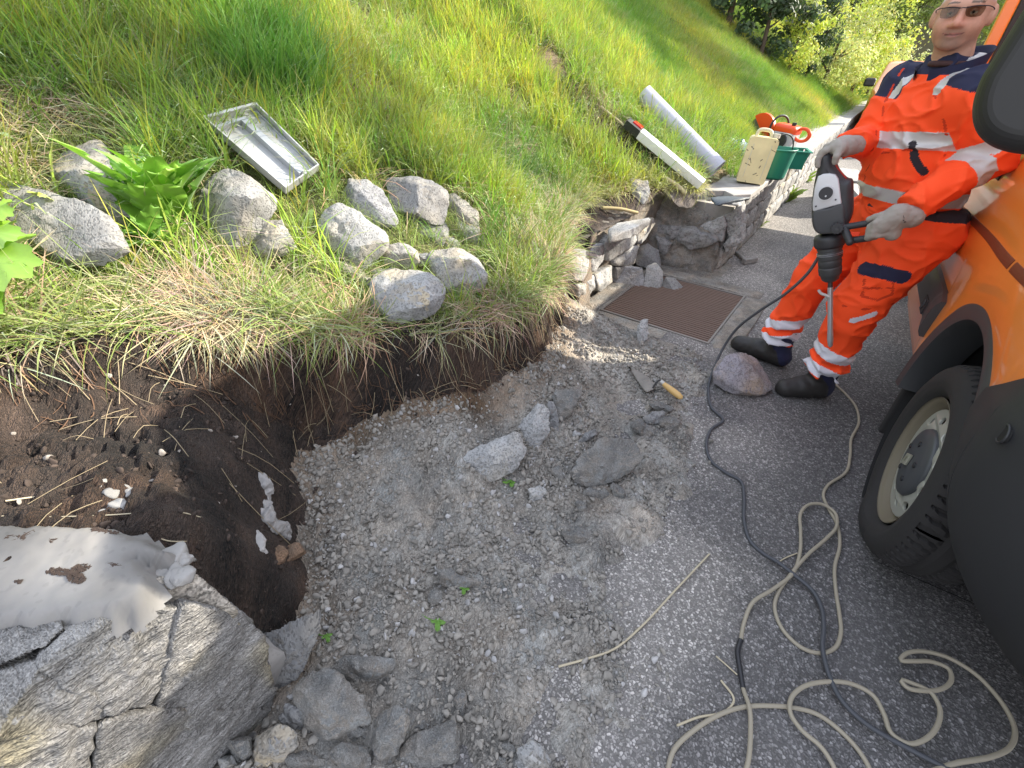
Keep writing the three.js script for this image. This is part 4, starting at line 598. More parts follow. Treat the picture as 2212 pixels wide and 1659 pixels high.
function limbs(seed, h, r0, n, spread) { const r = rngOf(seed), gs = [], tr = (a, b, ra, rb) => { const A = V3(...a), B = V3(...b), ax = B.clone().sub(A), g = new THREE.CylinderGeometry(rb, ra, ax.length(), 8, 3); g.applyQuaternion(new THREE.Quaternion().setFromUnitVectors(V3(0, 1, 0), ax.clone().normalize())); g.translate((a[0] + b[0]) / 2, (a[1] + b[1]) / 2, (a[2] + b[2]) / 2); return g; }; const top = [0.06 * h * (r() - 0.5), h, 0.06 * h * (r() - 0.5)]; gs.push(tr([0, -0.3, 0], top, r0, r0 * 0.3)); for (let i = 0; i < n; i++) { const t = 0.25 + 0.65 * r(), a = r() * 6.283; gs.push(tr([top[0] * t, h * t, top[2] * t], [top[0] * t + Math.cos(a) * spread * (0.5 + 0.6 * r()), h * t + spread * (0.3 + 0.5 * r()), top[2] * t + Math.sin(a) * spread * (0.5 + 0.6 * r())], r0 * 0.45, r0 * 0.1)); } return mergeGeometries(gs); }
const LIGHT = [0.50, 0.60, 0.10], MID = [0.24, 0.34, 0.07], DARK = [0.05, 0.10, 0.03], CON = [0.13, 0.19, 0.09];
const kindsT = {
  light: [leaves(1, 6200, ballShape(0.9, 0.95, 1.0, 60, 0.26), 0.034, LIGHT), limbs(1, 1.3, 0.05, 8, 0.5)],
  pale: [leaves(2, 6200, ballShape(1.1, 0.8, 0.8, 60, 0.26), 0.034, [0.58, 0.66, 0.22]), limbs(2, 1.1, 0.05, 8, 0.6)],
  dark: [leaves(3, 5200, ballShape(0.75, 1.3, 1.2, 40, 0.3), 0.05, DARK), limbs(3, 1.8, 0.06, 8, 0.5)],
  tree: [leaves(4, 7000, ballShape(2.0, 2.4, 4.2, 60, 0.7), 0.10, MID), limbs(4, 5.2, 0.16, 12, 1.3)],
  tree2: [leaves(5, 7000, ballShape(2.2, 2.0, 3.6, 60, 0.7), 0.10, [0.34, 0.44, 0.10]), limbs(5, 4.6, 0.15, 12, 1.4)],
  tall: [leaves(7, 6000, ballShape(1.6, 1.9, 11.2, 50, 0.55), 0.10, MID), limbs(7, 12.4, 0.16, 10, 1.0)],
  slim: [leaves(8, 4200, ballShape(0.95, 0.8, 9.5, 40, 0.25), 0.08, MID), limbs(8, 9.9, 0.09, 8, 0.4)],
  conifer: [leaves(6, 7000, coneShape(1.7, 9, 150, 0.5), 0.10, CON), limbs(6, 9, 0.16, 10, 0.7)],
};
function plantTree(kind, name, label, cat, p, s, group, sy = 1) { const t = thing(name, label, cat, p, group), [c, tr] = kindsT[kind]; const tk = mesh('trunk', tr, bark, t), cm = mesh('crown', c, leafM, t); t.scale.set(s, s * sy, s); t.rotation.y = p[0] * 7 + p[2]; return t; }
const hillY = (x, z) => { const e = edge(Math.max(z, -74)), d = e[0] - x; let y = z > -72 && d > 0 ? slopeH(x, z) : rise(z); const back = Math.max(0, -z - 42 + 0.25 * x) * 0.42; return Math.max(d > 0 ? Math.max(rise(z), e[1] + 0.55 * d) : rise(z), rise(z) + back * sstep(0, 12, back)) + 0.6 * fbm(x * 0.08, z * 0.08, 4, 3) * sstep(1, 8, back); };
{
  const B = (k, n, l, c, u, v, s, sy, g) => { const p = onGround(u, v); return plantTree(k, n, l, c, [p.x, p.y - 0.05, p.z], s, g, sy); };
  B('dark', 'bush', 'dark leafy bush at the top of the grass slope, left of the others', 'bush', 1572, 62, 1.25, 1.1);
  B('dark', 'bush', 'dark bush at the slope edge, right of the darkest one', 'bush', 1640, 132, 0.95, 0.9);
  B('light', 'bush', 'bright yellow-green bush under the netted rock face', 'bush', 1700, 160, 0.85, 1);
  B('pale', 'bush', 'pale green bush with a dark gap beside the mown slope', 'bush', 1775, 190, 1.0, 1);
  B('dark', 'bush', 'small dark conical bush amid the pale bushes', 'bush', 1737, 172, 0.55, 1.2);
  B('light', 'bush', 'light green bush beyond the pale one, near the road', 'bush', 1835, 205, 1.2, 1);
  B('pale', 'bush', 'whitish green bush at the far end of the mown slope', 'bush', 1868, 212, 1.15, 0.9);
  plantTree('light', 'bush', 'yellow-green bush just behind the far end of the wall', 'bush', [-4.4, hillY(-4.4, -36), -36], 2.6);
  plantTree('tree', 'broadleaf_tree', 'full green tree right of the netted rock', 'tree', [-9.5, hillY(-9.5, -34), -34], 1.15);
  plantTree('tree2', 'broadleaf_tree', 'lighter green tree in front of the conifers', 'tree', [-6.0, hillY(-6, -42), -42], 1.2);
  plantTree('tree2', 'broadleaf_tree', 'pale tree to the left of the worker\'s head', 'tree', [-2.2, hillY(-2.2, -48), -48], 1.1);
  plantTree('tree', 'broadleaf_tree', 'dark green tree behind the pale bushes', 'tree', [-10.5, hillY(-10.5, -26), -26], 0.8);
  plantTree('conifer', 'conifer', 'grey-green conifer left of the worker\'s head', 'conifer', [-4.5, hillY(-4.5, -56), -56], 1.1);
  plantTree('conifer', 'conifer', 'taller conifer behind the pale tree', 'conifer', [-7.5, hillY(-7.5, -60), -60], 1.25);
  plantTree('tree2', 'broadleaf_tree', 'green tree seen through the van\'s window', 'tree', [3.5, hillY(3.5, -40), -40], 1.2);
  // tall trees on the valley side, to the right of the picture; their shade falls on the slope
  const far = 'roadside trees right of the picture';
  plantTree('tall', 'broadleaf_tree', 'tall thin roadside tree on the valley side, second of four', 'tree', [6.2, -0.1, -11.5], 0.66, far, 1.38);
  plantTree('tall', 'broadleaf_tree', 'tall thin roadside tree on the valley side, third of four', 'tree', [6.1, -0.1, -18.4], 0.95, far, 0.92);
  plantTree('tall', 'broadleaf_tree', 'tall thin roadside tree on the valley side, farthest of four', 'tree', [5.9, -0.1, -24.6], 1, far, 0.92);
  plantTree('slim', 'broadleaf_tree', 'slimmest roadside tree on the valley side, nearest of four', 'tree', [8.2, -0.1, -10.15], 1, far, 0.992);
  // woodland on the facing hillside
  const L = ['tree', 'tree2', 'conifer'].map(k => [k, []]), r = rngOf(606);
  for (let i = 0; i < 420; i++) { const z = lerp(-52, -125, Math.pow(r(), 0.8)), x = lerp(-50, 24, r()); const p = V3(x, hillY(x, z), z); if (!inView(V3(x, p.y + 3, z), 1.25) || (Math.abs(x - 2) < 4 && z > -60)) continue; const s = 1 + 0.9 * r(); qA.setFromAxisAngle(UPV, r() * 6.283); mA.compose(p, qA, V3(s, s * (0.9 + 0.3 * r()), s)); L[Math.floor(r() * 2.7)][1].push(mA.clone()); }
  for (const [k, a] of L) { const im = new THREE.InstancedMesh(kindsT[k][0], leafM, a.length); im.name = numbered('woodland'); shade(im); a.forEach((m, i) => im.setMatrixAt(i, m)); tag(im, 'mixed woodland covering the facing hillside', 'woodland', 'woodland', 'stuff'); scene.add(im); }
  const xs = span(-75, 60, 1.5), zs = [...span(-30, -130, 1.6)];
  struct('hillside', sheet(xs, zs, (x, z) => hillY(x, z) - 0.12 - (x > -1.2 && x < 7 && z > -60 ? 0.3 : 0), (x, z) => turfCol(x * 0.3, z * 0.3).map(v => v * 1.3), 1, (x, z) => true), M.turf);
  struct('valley_ground', sheet([8.5, 9.5, 12, 16, 22, 30, 45, 70], span(30, -130, 4), (x, z) => rise(z) - 0.05 - 0.12 * Math.max(0, x - 9), (x, z) => turfCol(x, z).map(v => v * 1.6), 1), M.turf);
  struct('field', sheet(span(9, 60, 6), span(3, 60, 6), () => -0.06, (x, z) => turfCol(x, z), 1), M.turf);
  // mountain far up the valley
  struct('mountain', sheet(span(-500, 700, 25), span(-500, -900, 25), (x, z) => 20 + 300 * sstep(-480, -900, z) + 60 * fbm(x * 0.006, z * 0.006, 3, 4), () => [0.10, 0.12, 0.17], 1), M.turf);
  // rock face hung with steel netting
  const rk = thing('rock_face', 'grey rock face hung with pale steel rockfall netting above the bushes', 'rock face', [-6.3, 3.2, -30]);
  const pts = []; for (let i = 0; i < 26; i++) pts.push(V3(3.6 * (r() - 0.5), -3 + 9 * r(), 2.4 * (r() - 0.5)));
  mesh('rock', rockGeo(pts, { detail: 24, amp: 0.25, freq: 0.7, amp2: 0.05, freq2: 4, uv: 2.5, seed: 12 }), fromT(T.granite, 0.05, { color: new THREE.Color(0.55, 0.55, 0.6) }), rk);
  const net = [], ny = 18, nx = 9; const cab = (a, b) => { const A = V3(...a), B = V3(...b), ax = B.clone().sub(A), g = new THREE.CylinderGeometry(0.035, 0.035, ax.length(), 5); g.applyQuaternion(new THREE.Quaternion().setFromUnitVectors(V3(0, 1, 0), ax.normalize())); g.translate((a[0] + b[0]) / 2, (a[1] + b[1]) / 2, (a[2] + b[2]) / 2); return g; };
  const np = (i, j) => [1.9 * (i / nx - 0.5) * 2 + 0.15 * Math.sin(j), -3 + 9 * j / ny - 0.22 * Math.sin(i / nx * Math.PI * 3) ** 2, 1.55 - 0.9 * ((i / nx - 0.5) * 2) ** 2 + 0.06 * Math.sin(i * 3 + j * 2)];
  for (let j = 0; j <= ny; j++) for (let i = 0; i <= nx; i++) { if (i < nx) net.push(cab(np(i, j), np(i + 1, j))); if (j < ny && i % 3 === 0) net.push(cab(np(i, j), np(i, j + 1))); }
  mesh('netting', mergeGeometries(net), std([0.6, 0.6, 0.62], { metalness: 0.2, roughness: 0.6 }), rk); rk.rotation.y = 0.45;
}
// ---------- orange work van ----------
const orange = new THREE.MeshPhysicalMaterial({ color: new THREE.Color().setRGB(0.80, 0.225, 0.03), roughness: 0.4, clearcoat: 0.7, clearcoatRoughness: 0.07 });
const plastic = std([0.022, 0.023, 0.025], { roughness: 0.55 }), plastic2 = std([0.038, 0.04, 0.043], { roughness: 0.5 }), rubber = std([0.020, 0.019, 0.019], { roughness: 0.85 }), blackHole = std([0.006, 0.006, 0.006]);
const darkGlass = new THREE.MeshPhysicalMaterial({ color: 0xffffff, roughness: 0.02, transmission: 1, thickness: 0, ior: 1.45, attenuationColor: new THREE.Color(0.6, 0.7, 0.65) });
function skin(z0, z1, lo, hi, fx, t = 0.02, nz = 60, ny = 26) { // body panel: columns between two edges, pushed to the body's curve
  const pos = [], idx = [], N = (nz + 1) * (ny + 1);
  for (let s = 0; s < 2; s++) for (let i = 0; i <= nz; i++) for (let j = 0; j <= ny; j++) { const z = lerp(z0, z1, i / nz), y = lerp(lo(z), hi(z), j / ny); pos.push(fx(y, z) + s * t, y, z); }
  const q = (a, b, c, d) => idx.push(a, b, c, a, c, d), id = (s, i, j) => s * N + i * (ny + 1) + j;
  for (let i = 0; i < nz; i++) for (let j = 0; j < ny; j++) { q(id(0, i, j), id(0, i + 1, j), id(0, i + 1, j + 1), id(0, i, j + 1)); q(id(1, i, j), id(1, i, j + 1), id(1, i + 1, j + 1), id(1, i + 1, j)); }
  for (let i = 0; i < nz; i++) for (const j of [0, ny]) { const a = id(0, i, j), b = id(0, i + 1, j), c = id(1, i + 1, j), d = id(1, i, j); j ? q(a, b, c, d) : q(a, d, c, b); }
  for (let j = 0; j < ny; j++) for (const i of [0, nz]) { const a = id(0, i, j), b = id(0, i, j + 1), c = id(1, i, j + 1), d = id(1, i, j); i ? q(a, d, c, b) : q(a, b, c, d); }
  const g = new THREE.BufferGeometry(); g.setAttribute('position', new THREE.Float32BufferAttribute(pos, 3)); g.setIndex(idx); return toCreasedNormals(g, 0.6);
}
const van = thing('work_van', 'orange work van with black plastic trim parked at the right edge of the picture', 'van', [0.42, 0, -1.68]); van.rotation.y = 0.044;
{
  const arch = (z, r = 0.455) => Math.abs(z) < r ? 0.40 + Math.sqrt(r * r - z * z) : 0;
  const front = z => z > 0.3 ? 0.55 * Math.pow((z - 0.3) / 0.6, 2.6) : 0;
  const bx = (y, z) => 0.0 + (y < 0.56 ? 0.55 * Math.pow(0.56 - y, 1.7) : 0) + (y > 1.0 ? 0.10 * Math.pow(y - 1.0, 1.25) : 0) - 0.018 * Math.exp(-(((y - 0.95) / 0.16) ** 2)) - (z > -0.62 ? 0.022 * Math.exp(-(((Math.hypot(z, y - 0.4) - 0.5) / 0.14) ** 2)) : 0) + front(z);
  const groove = (y, z) => { const yc = 0.935 + 0.055 * (z + 0.6), k = Math.abs(y - yc); return bx(y, z) + (k < 0.02 ? 0.012 : 0); };
  const shut = z => z < -0.44 ? 0.42 : z < -0.12 ? lerp(0.42, 0.98, Math.pow((z + 0.44) / 0.32, 0.7)) : lerp(0.98, 1.3, (z + 0.12) / 0.1);
  const belt = z => z > 0 ? 1.3 - 0.1 * z : 1.3;
  // fender in front of and above the wheel, door behind
  const zs = -0.435;
  mesh('fender', skin(zs, 0.80, z => Math.max(0.42, arch(z), z > 0.34 ? 0.80 + 0.75 * (z - 0.34) : 0, z < -0.3 ? 0.43 : 0), z => z < -0.05 ? Math.min(belt(z), shut(z) - 0.004) : belt(z), bx, 0.025, 90, 24), orange, van);
  const door = mesh('door', skin(-1.36, -0.03, z => Math.max(0.42, shut(z - 0.008) + 0.006), belt, bx, 0.025, 90, 60), orange, van);
  mesh('sill', skin(-1.62, -0.43, () => 0.30, () => 0.412, (y, z) => bx(y, z) + 0.02, 0.05, 20, 4), orange, van);
  mesh('rear_panel', skin(-1.66, -1.368, () => 0.42, () => 2.2, bx, 0.025, 8, 40), orange, van);
  const line = (y0, h, off, a, b, mat, nm, par, sl = 0) => mesh(nm, skin(a, b, z => y0 + sl * (z + 0.6) - h / 2, z => y0 + sl * (z + 0.6) + h / 2, (y, z) => bx(y, z) - off * (1 - Math.pow(Math.abs((y - y0 - sl * (z + 0.6)) / h * 2), 4) * 0.5), off + 0.004, 40, 8), mat, par);
  const dark = std([0.16, 0.03, 0.008], { roughness: 0.5 });
  line(0.945, 0.026, 0.003, -1.34, -0.075, dark, 'side_groove', door, 0.055); line(0.945, 0.026, 0.003, -0.05, 0.40, dark, 'side_groove', van, 0.055);
  const mold = line(0.635, 0.145, 0.03, -1.345, -0.50, plastic2, 'rub_strip', door);
  { const e = mesh('emblem', new RoundedBoxGeometry(0.006, 0.06, 0.075, 2, 0.002), plastic, mold); e.position.set(bx(0.62, -0.7) - 0.031, 0.615, -0.715); const d = new THREE.Shape([new THREE.Vector2(0, 0.022), new THREE.Vector2(0.014, 0), new THREE.Vector2(0, -0.022), new THREE.Vector2(-0.014, 0)]); d.holes.push(new THREE.Path([new THREE.Vector2(0, 0.011), new THREE.Vector2(0.006, 0), new THREE.Vector2(0, -0.011), new THREE.Vector2(-0.006, 0)])); const g = new THREE.ExtrudeGeometry(d, { depth: 0.003, bevelEnabled: false }); g.rotateY(-Math.PI / 2); const m = mesh('badge', g, plastic2, e); m.position.set(-0.003, 0, 0); }
  line(0.635, 0.135, 0.03, -1.60, -1.375, plastic2, 'rub_strip', van);
  { const h = mesh('door_handle', new RoundedBoxGeometry(0.03, 0.035, 0.2, 4, 0.014), std([0.5, 0.42, 0.3], { roughness: 0.3, metalness: 0.4 }), door); h.position.set(-0.035, 1.105, -0.92); const c = mesh('handle_recess', new RoundedBoxGeometry(0.012, 0.06, 0.12, 3, 0.005), plastic, door); c.position.set(-0.004, 1.10, -0.90); const k = mesh('lock', new THREE.CylinderGeometry(0.011, 0.011, 0.012, 20).rotateZ(Math.PI / 2), plastic, door); k.position.set(-0.012, 1.115, -1.10); }
  // wheel arch flare
  { const pos = [], idx = [], n = 56, prof = [[0.405, 0.09], [0.402, -0.005], [0.41, -0.026], [0.448, -0.034], [0.468, -0.026], [0.474, -0.01], [0.474, 0.02]]; const a0 = 0.74, a1 = Math.PI + 0.05;
    for (let i = 0; i <= n; i++) { const a = lerp(a0, a1, i / n), c = Math.cos(a), s = Math.sin(a); prof.forEach(([r, x]) => { const z = c * r, y = 0.40 + s * r; pos.push(x + front(z) * 0.9, y, z); }); }
    for (let i = 0; i < n; i++) for (let j = 0; j < 6; j++) { const a = i * 7 + j; idx.push(a, a + 1, a + 7, a + 1, a + 8, a + 7); }
    const g = new THREE.BufferGeometry(); g.setAttribute('position', new THREE.Float32BufferAttribute(pos, 3)); g.setIndex(idx); const m = mesh('wheel_arch_flare', toCreasedNormals(g, 0.7), plastic2.clone(), van); m.material.side = THREE.DoubleSide; }
  // arch liner
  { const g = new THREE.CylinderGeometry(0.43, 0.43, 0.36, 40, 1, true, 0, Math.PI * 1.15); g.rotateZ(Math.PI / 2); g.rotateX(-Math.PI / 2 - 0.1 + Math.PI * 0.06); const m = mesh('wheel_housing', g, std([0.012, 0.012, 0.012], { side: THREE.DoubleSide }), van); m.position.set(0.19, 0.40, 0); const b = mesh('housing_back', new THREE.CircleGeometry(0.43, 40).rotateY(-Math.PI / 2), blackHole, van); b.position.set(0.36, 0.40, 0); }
  // bumper wrapping the front corner
  const bo = (y, z) => -0.07 + (y < 0.72 ? 1.0 * Math.pow(0.72 - y, 1.9) : 0) + (y > 0.80 ? 0.2 * (y - 0.8) : 0) + 1.1 * front(z) + 0.03 * sstep(0.5, 0.32, z);
  const bump = mesh('bumper', skin(0.30, 0.93, z => Math.max(0.22, z < 0.44 ? 0.40 + Math.sqrt(Math.max(0, 0.44 * 0.44 - z * z)) : 0), z => z < 0.47 ? 0.80 + 0.85 * (z - 0.32) : 0.93, bo, 0.03, 70, 40), plastic, van);
  { const h = mesh('screw_hole', new THREE.CylinderGeometry(0.019, 0.019, 0.008, 24).rotateZ(Math.PI / 2), blackHole, bump); h.position.set(bo(0.785, 0.50) + 0.002, 0.785, 0.50); const t = mesh('hole_rim', new THREE.TorusGeometry(0.02, 0.0025, 8, 28).rotateY(Math.PI / 2), plastic, bump); t.position.set(bo(0.785, 0.50) - 0.001, 0.785, 0.50); }
  { const c = mesh('bumper', new RoundedBoxGeometry(1.3, 0.66, 0.12, 4, 0.05), plastic, van); c.position.set(1.05, 0.6, 0.86); }
  const flap = mesh('mud_flap', new RoundedBoxGeometry(0.24, 0.42, 0.03, 4, 0.012), rubber, van); flap.position.set(0.13, 0.33, -0.50); flap.rotation.x = -0.12;
  // cab shell
  const prof = [[-1.64, 0.42], [-0.46, 0.42], [-0.44, 0.5], ...span(Math.PI - 0.1, 0.1, 0.25).map(a => [0.44 * Math.cos(a), 0.40 + 0.44 * Math.sin(a)]), [0.46, 0.84], [0.80, 0.9], [0.82, 1.0], [0.62, 1.22], [0.34, 1.36], [-0.62, 2.2], [-0.8, 2.27], [-1.5, 2.3], [-1.64, 2.22]];
  const sh = new THREE.Shape(prof.map(([z, y]) => new THREE.Vector2(-z, y))); const win = new THREE.Path([[0.12, 1.40], [-0.58, 2.02], [-1.28, 2.02], [-1.28, 1.36], [0.05, 1.36]].map(([z, y]) => new THREE.Vector2(-z, y))); sh.holes.push(win);
  const side = new THREE.ExtrudeGeometry(sh, { depth: 0.05, bevelEnabled: false }); side.rotateY(Math.PI / 2); const cabSide = o => { const g = side.clone(); const P = g.attributes.position; for (let i = 0; i < P.count; i++) { const y = P.getY(i), z = P.getZ(i); P.setX(i, P.getX(i) + (y > 1.0 ? 0.10 * Math.pow(y - 1, 1.25) * o : 0) + front(z) * o); } g.computeVertexNormals(); return g; };
  const s1 = mesh('cab_side', cabSide(1), orange, van); s1.position.x = 0.03; const s2 = mesh('cab_side', cabSide(-1), orange, van); s2.position.x = 1.95;
  const plate = (pts, mat, nm, x0, x1) => { const pos = []; const idx = []; pts.forEach(([z, y, i]) => { pos.push(x0 + i, y, z, x1 - i, y, z); }); for (let k = 0; k < pts.length - 1; k++) { const a = k * 2; idx.push(a, a + 1, a + 2, a + 1, a + 3, a + 2); } const g = new THREE.BufferGeometry(); g.setAttribute('position', new THREE.Float32BufferAttribute(pos, 3)); g.setIndex(idx); const m = mesh(nm, toCreasedNormals(g, 0.4), mat, van); m.material.side = THREE.DoubleSide; return m; };
  plate([[0.82, 0.42, 0.3], [0.84, 1.0, 0.28], [0.62, 1.22, 0.14], [0.34, 1.36, 0.06]], orange, 'bonnet', 0.03, 2.0);
  const ws = plate([[0.34, 1.36, 0.08], [-0.62, 2.2, 0.16]], darkGlass, 'windscreen', 0.04, 1.99);
  plate([[-0.62, 2.2, 0.15], [-0.8, 2.27, 0.16], [-1.5, 2.3, 0.16], [-1.64, 2.22, 0.15], [-1.64, 0.6, 0.02], [-1.64, 0.42, 0.02]], orange, 'roof', 0.03, 2.0);
  const pil = mesh('door_pillar', skin(-1.37, -1.30, () => 1.3, () => 2.1, (y, z) => bx(y, z) + 0.002, 0.03, 4, 20), orange, van);
  const seal = mesh('window_seal', skin(-1.30, -1.25, () => 1.31, () => 2.06, (y, z) => bx(y, z) + 0.003, 0.03, 4, 20), plastic, van);
  const gl = mesh('door_window', skin(-1.25, 0.05, z => 1.34, z => z > -0.55 ? lerp(2.03, 1.42, (z + 0.55) / 0.62) : 2.03, (y, z) => bx(y, z) + 0.02, 0.004, 20, 10), darkGlass, van);
  { const f = mesh('cab_floor', new THREE.BoxGeometry(1.85, 0.04, 1.3), plastic, van); f.position.set(1.02, 0.45, -1.0); for (const x of [0.55, 1.5]) { const s = mesh('seat', new RoundedBoxGeometry(0.5, 0.7, 0.14, 4, 0.06), std([0.05, 0.05, 0.055]), van); s.position.set(x, 1.15, -1.3); s.rotation.x = 0.15; } }
  { const m = mesh('engine_block', new RoundedBoxGeometry(1.5, 0.75, 1.2, 2, 0.05), blackHole, van); m.position.set(1.15, 0.75, 0.1); }
  // flat bed with drop sides behind the cab
  const bed = mesh('load_bed', new RoundedBoxGeometry(2.24, 0.12, 3.1, 3, 0.02), plastic2, van); bed.position.set(1.03, 0.85, -3.32);
  for (const x of [-0.11, 2.17]) { const m = mesh('cage_post', new RoundedBoxGeometry(0.05, 1.45, 0.04, 3, 0.008), orange, van); m.position.set(x, 1.62, -1.90); const e = mesh('post_edge', new RoundedBoxGeometry(0.045, 1.45, 0.03, 3, 0.006), plastic, van); e.position.set(x + (x < 1 ? 0.05 : -0.05), 1.62, -1.895); }
  for (const x of [-0.08, 2.14]) { const m = mesh('drop_side', new RoundedBoxGeometry(0.03, 0.36, 3.1, 3, 0.01), orange, van); m.position.set(x, 1.09, -3.32); }
  const tail = mesh('drop_side', new RoundedBoxGeometry(2.24, 0.36, 0.03, 3, 0.01), orange, van); tail.position.set(1.03, 1.09, -4.86);
  const cargo = mesh('tool_chest', new RoundedBoxGeometry(1.3, 0.42, 0.8, 3, 0.02), plastic2, van); cargo.position.set(1.2, 1.12, -2.6);
  { const tubes = []; const post = (x, z, y0, y1) => { const g = new THREE.CylinderGeometry(0.012, 0.012, y1 - y0, 8); g.translate(x, (y0 + y1) / 2, z); return g; }; for (let i = 0; i < 9; i++) { const m = mesh('headboard_bar', post(0.05 + i * 0.245, -1.85, 0.9, 2.2), plastic2, van); } for (const y of [1.35, 1.6, 1.85, 2.15]) { const g = new THREE.CylinderGeometry(0.010, 0.010, 1.98, 8); g.rotateZ(Math.PI / 2); const m = mesh('headboard_rail', g, plastic2, van); m.position.set(1.03, y, -1.85); } }
  // wheels
  const tyreGeo = () => {
    const prof = [[0.222, 0.20], [0.226, 0.03], [0.25, 0.008], [0.28, 0.0], [0.305, 0.004], [0.325, 0.014], [0.338, 0.03], [0.345, 0.06], [0.345, 0.10], [0.345, 0.14], [0.343, 0.175], [0.335, 0.20], [0.30, 0.225], [0.23, 0.215]];
    const fine = []; for (let k = 0; k < prof.length - 1; k++) for (let s = 0; s < 3; s++) fine.push([lerp(prof[k][0], prof[k + 1][0], s / 3), lerp(prof[k][1], prof[k + 1][1], s / 3)]); fine.push(prof[prof.length - 1]);
    const n = 320, m = fine.length, pos = [], idx = [];
    for (let i = 0; i <= n; i++) { const a = i / n * 2 * Math.PI; fine.forEach(([r, x]) => { let q = r; if (r > 0.331) { const kq = sstep(-0.975, -0.9, Math.sin(a)); const ph = (a * 64 / (2 * Math.PI) + (x > 0.11 ? 0.5 : 0) + (x - 0.1) * 6) % 1; if (ph < 0.34 && (x < 0.075 || x > 0.15)) q -= 0.013 * kq; if (Math.abs(x - 0.09) < 0.008 || Math.abs(x - 0.135) < 0.008) q -= 0.008 * kq; } if (Math.abs(r - 0.268) < 0.004) q += 0; const bulge = Math.sin(a) < -0.93 ? 0.012 * (Math.abs(Math.sin(a)) - 0.93) / 0.07 : 0; pos.push(x - (r > 0.25 && r < 0.335 && x < 0.1 ? bulge : 0), 0.335 + Math.max(-0.335, Math.sin(a) * q), Math.cos(a) * q); }); }
    for (let i = 0; i < n; i++) for (let j = 0; j < m - 1; j++) { const a = i * m + j; idx.push(a, a + m, a + 1, a + 1, a + m, a + m + 1); }
    const g = new THREE.BufferGeometry(); g.setAttribute('position', new THREE.Float32BufferAttribute(pos, 3)); g.setIndex(idx); return toCreasedNormals(g, 0.5);
  };
  const tg = tyreGeo(), silver = std([0.36, 0.365, 0.32], { roughness: 0.45, metalness: 0.25 }), dirty = std([0.15, 0.13, 0.09], { roughness: 0.7 });
  const lathe = pts => { const g = new THREE.LatheGeometry(pts.map(([r, x]) => new THREE.Vector2(r, x)), 72); g.rotateZ(-Math.PI / 2); return g; }; // axis along +x
  const disc = new THREE.Shape().absarc(0, 0, 0.19, 0, Math.PI * 2); for (let i = 0; i < 10; i++) { const a = i / 10 * 2 * Math.PI, h = new THREE.Path(); h.absellipse(Math.cos(a) * 0.155, Math.sin(a) * 0.155, 0.014, 0.021, 0, Math.PI * 2, false, a); disc.holes.push(h); }
  const dg = new THREE.ExtrudeGeometry(disc, { depth: 0.006, bevelEnabled: true, bevelSize: 0.002, bevelThickness: 0.002, bevelSegments: 1, curveSegments: 18 }); { const P = dg.attributes.position; for (let i = 0; i < P.count; i++) { const r = Math.hypot(P.getX(i), P.getY(i)); P.setZ(i, P.getZ(i) + 0.025 * sstep(0.17, 0.09, r)); } } dg.rotateY(-Math.PI / 2); dg.computeVertexNormals();
  const mkWheel = () => {
    const w = new THREE.Group(); w.name = 'wheel'; van.add(w); mesh('tyre', tg, rubber, w);
    const rimL = mesh('rim', lathe([[0.224, 0.018], [0.226, 0.022], [0.219, 0.026], [0.208, 0.034], [0.202, 0.055], [0.18, 0.064], [0.172, 0.2]]), dirty, w); rimL.position.y = 0.335; rimL.material.side = THREE.DoubleSide;
    const d = mesh('wheel_disc', dg, silver, w); d.position.set(0.052, 0.335, 0);
    const back = mesh('brake', new THREE.CylinderGeometry(0.168, 0.168, 0.02, 40).rotateZ(Math.PI / 2), blackHole, w); back.position.set(0.12, 0.335, 0);
    const cap = mesh('hub_cap', lathe([[0.0001, -0.012], [0.03, -0.011], [0.085, -0.006], [0.115, 0.002], [0.12, 0.012], [0.12, 0.03]]), std([0.055, 0.06, 0.066], { roughness: 0.45 }), w); cap.position.set(0.026, 0.335, 0);
    const R = k => [new THREE.Vector2(0, 0.034 * k), new THREE.Vector2(0.021 * k, 0), new THREE.Vector2(0, -0.034 * k), new THREE.Vector2(-0.021 * k, 0)], s = new THREE.Shape(R(1)); s.holes.push(new THREE.Path(R(0.45)));
    const lg = new THREE.ExtrudeGeometry(s, { depth: 0.004, bevelEnabled: true, bevelSize: 0.002, bevelThickness: 0.002, bevelSegments: 2 }); lg.rotateY(-Math.PI / 2); const b = mesh('badge', lg, std([0.55, 0.55, 0.44], { roughness: 0.3, metalness: 0.6 }), w); b.position.set(0.012, 0.335, 0); b.rotation.x = 0.5;
    for (let i = 0; i < 5; i++) { const a = i / 5 * 2 * Math.PI + 0.4, m = mesh('wheel_nut', new THREE.CylinderGeometry(0.009, 0.01, 0.012, 6).rotateZ(Math.PI / 2), plastic, w); m.position.set(0.020, 0.335 + Math.sin(a) * 0.066, Math.cos(a) * 0.066); }
    return w;
  };
  const w1 = mkWheel(); w1.position.set(0.0, 0, 0);
  for (const [x, z, f] of [[2.06, 0, 1], [0.03, -3.68, 0], [2.03, -3.68, 1]]) { const w = w1.clone(); van.add(w); w.position.set(x, 0, z); if (f) w.rotation.y = Math.PI; }
  // mirror
  const ms = new THREE.Shape(), W = 0.125, Hh = 0.17, rr = 0.085; ms.moveTo(-W + rr, -Hh); ms.lineTo(W - 0.05, -Hh); ms.quadraticCurveTo(W, -Hh, W, -Hh + 0.05); ms.lineTo(W + 0.01, Hh - 0.06); ms.quadraticCurveTo(W + 0.01, Hh, W - 0.06, Hh); ms.lineTo(-W + 0.10, Hh - 0.01); ms.quadraticCurveTo(-W + 0.01, Hh - 0.02, -W + 0.005, Hh - 0.12); ms.lineTo(-W - 0.01, -Hh + rr); ms.quadraticCurveTo(-W - 0.005, -Hh, -W + rr, -Hh);
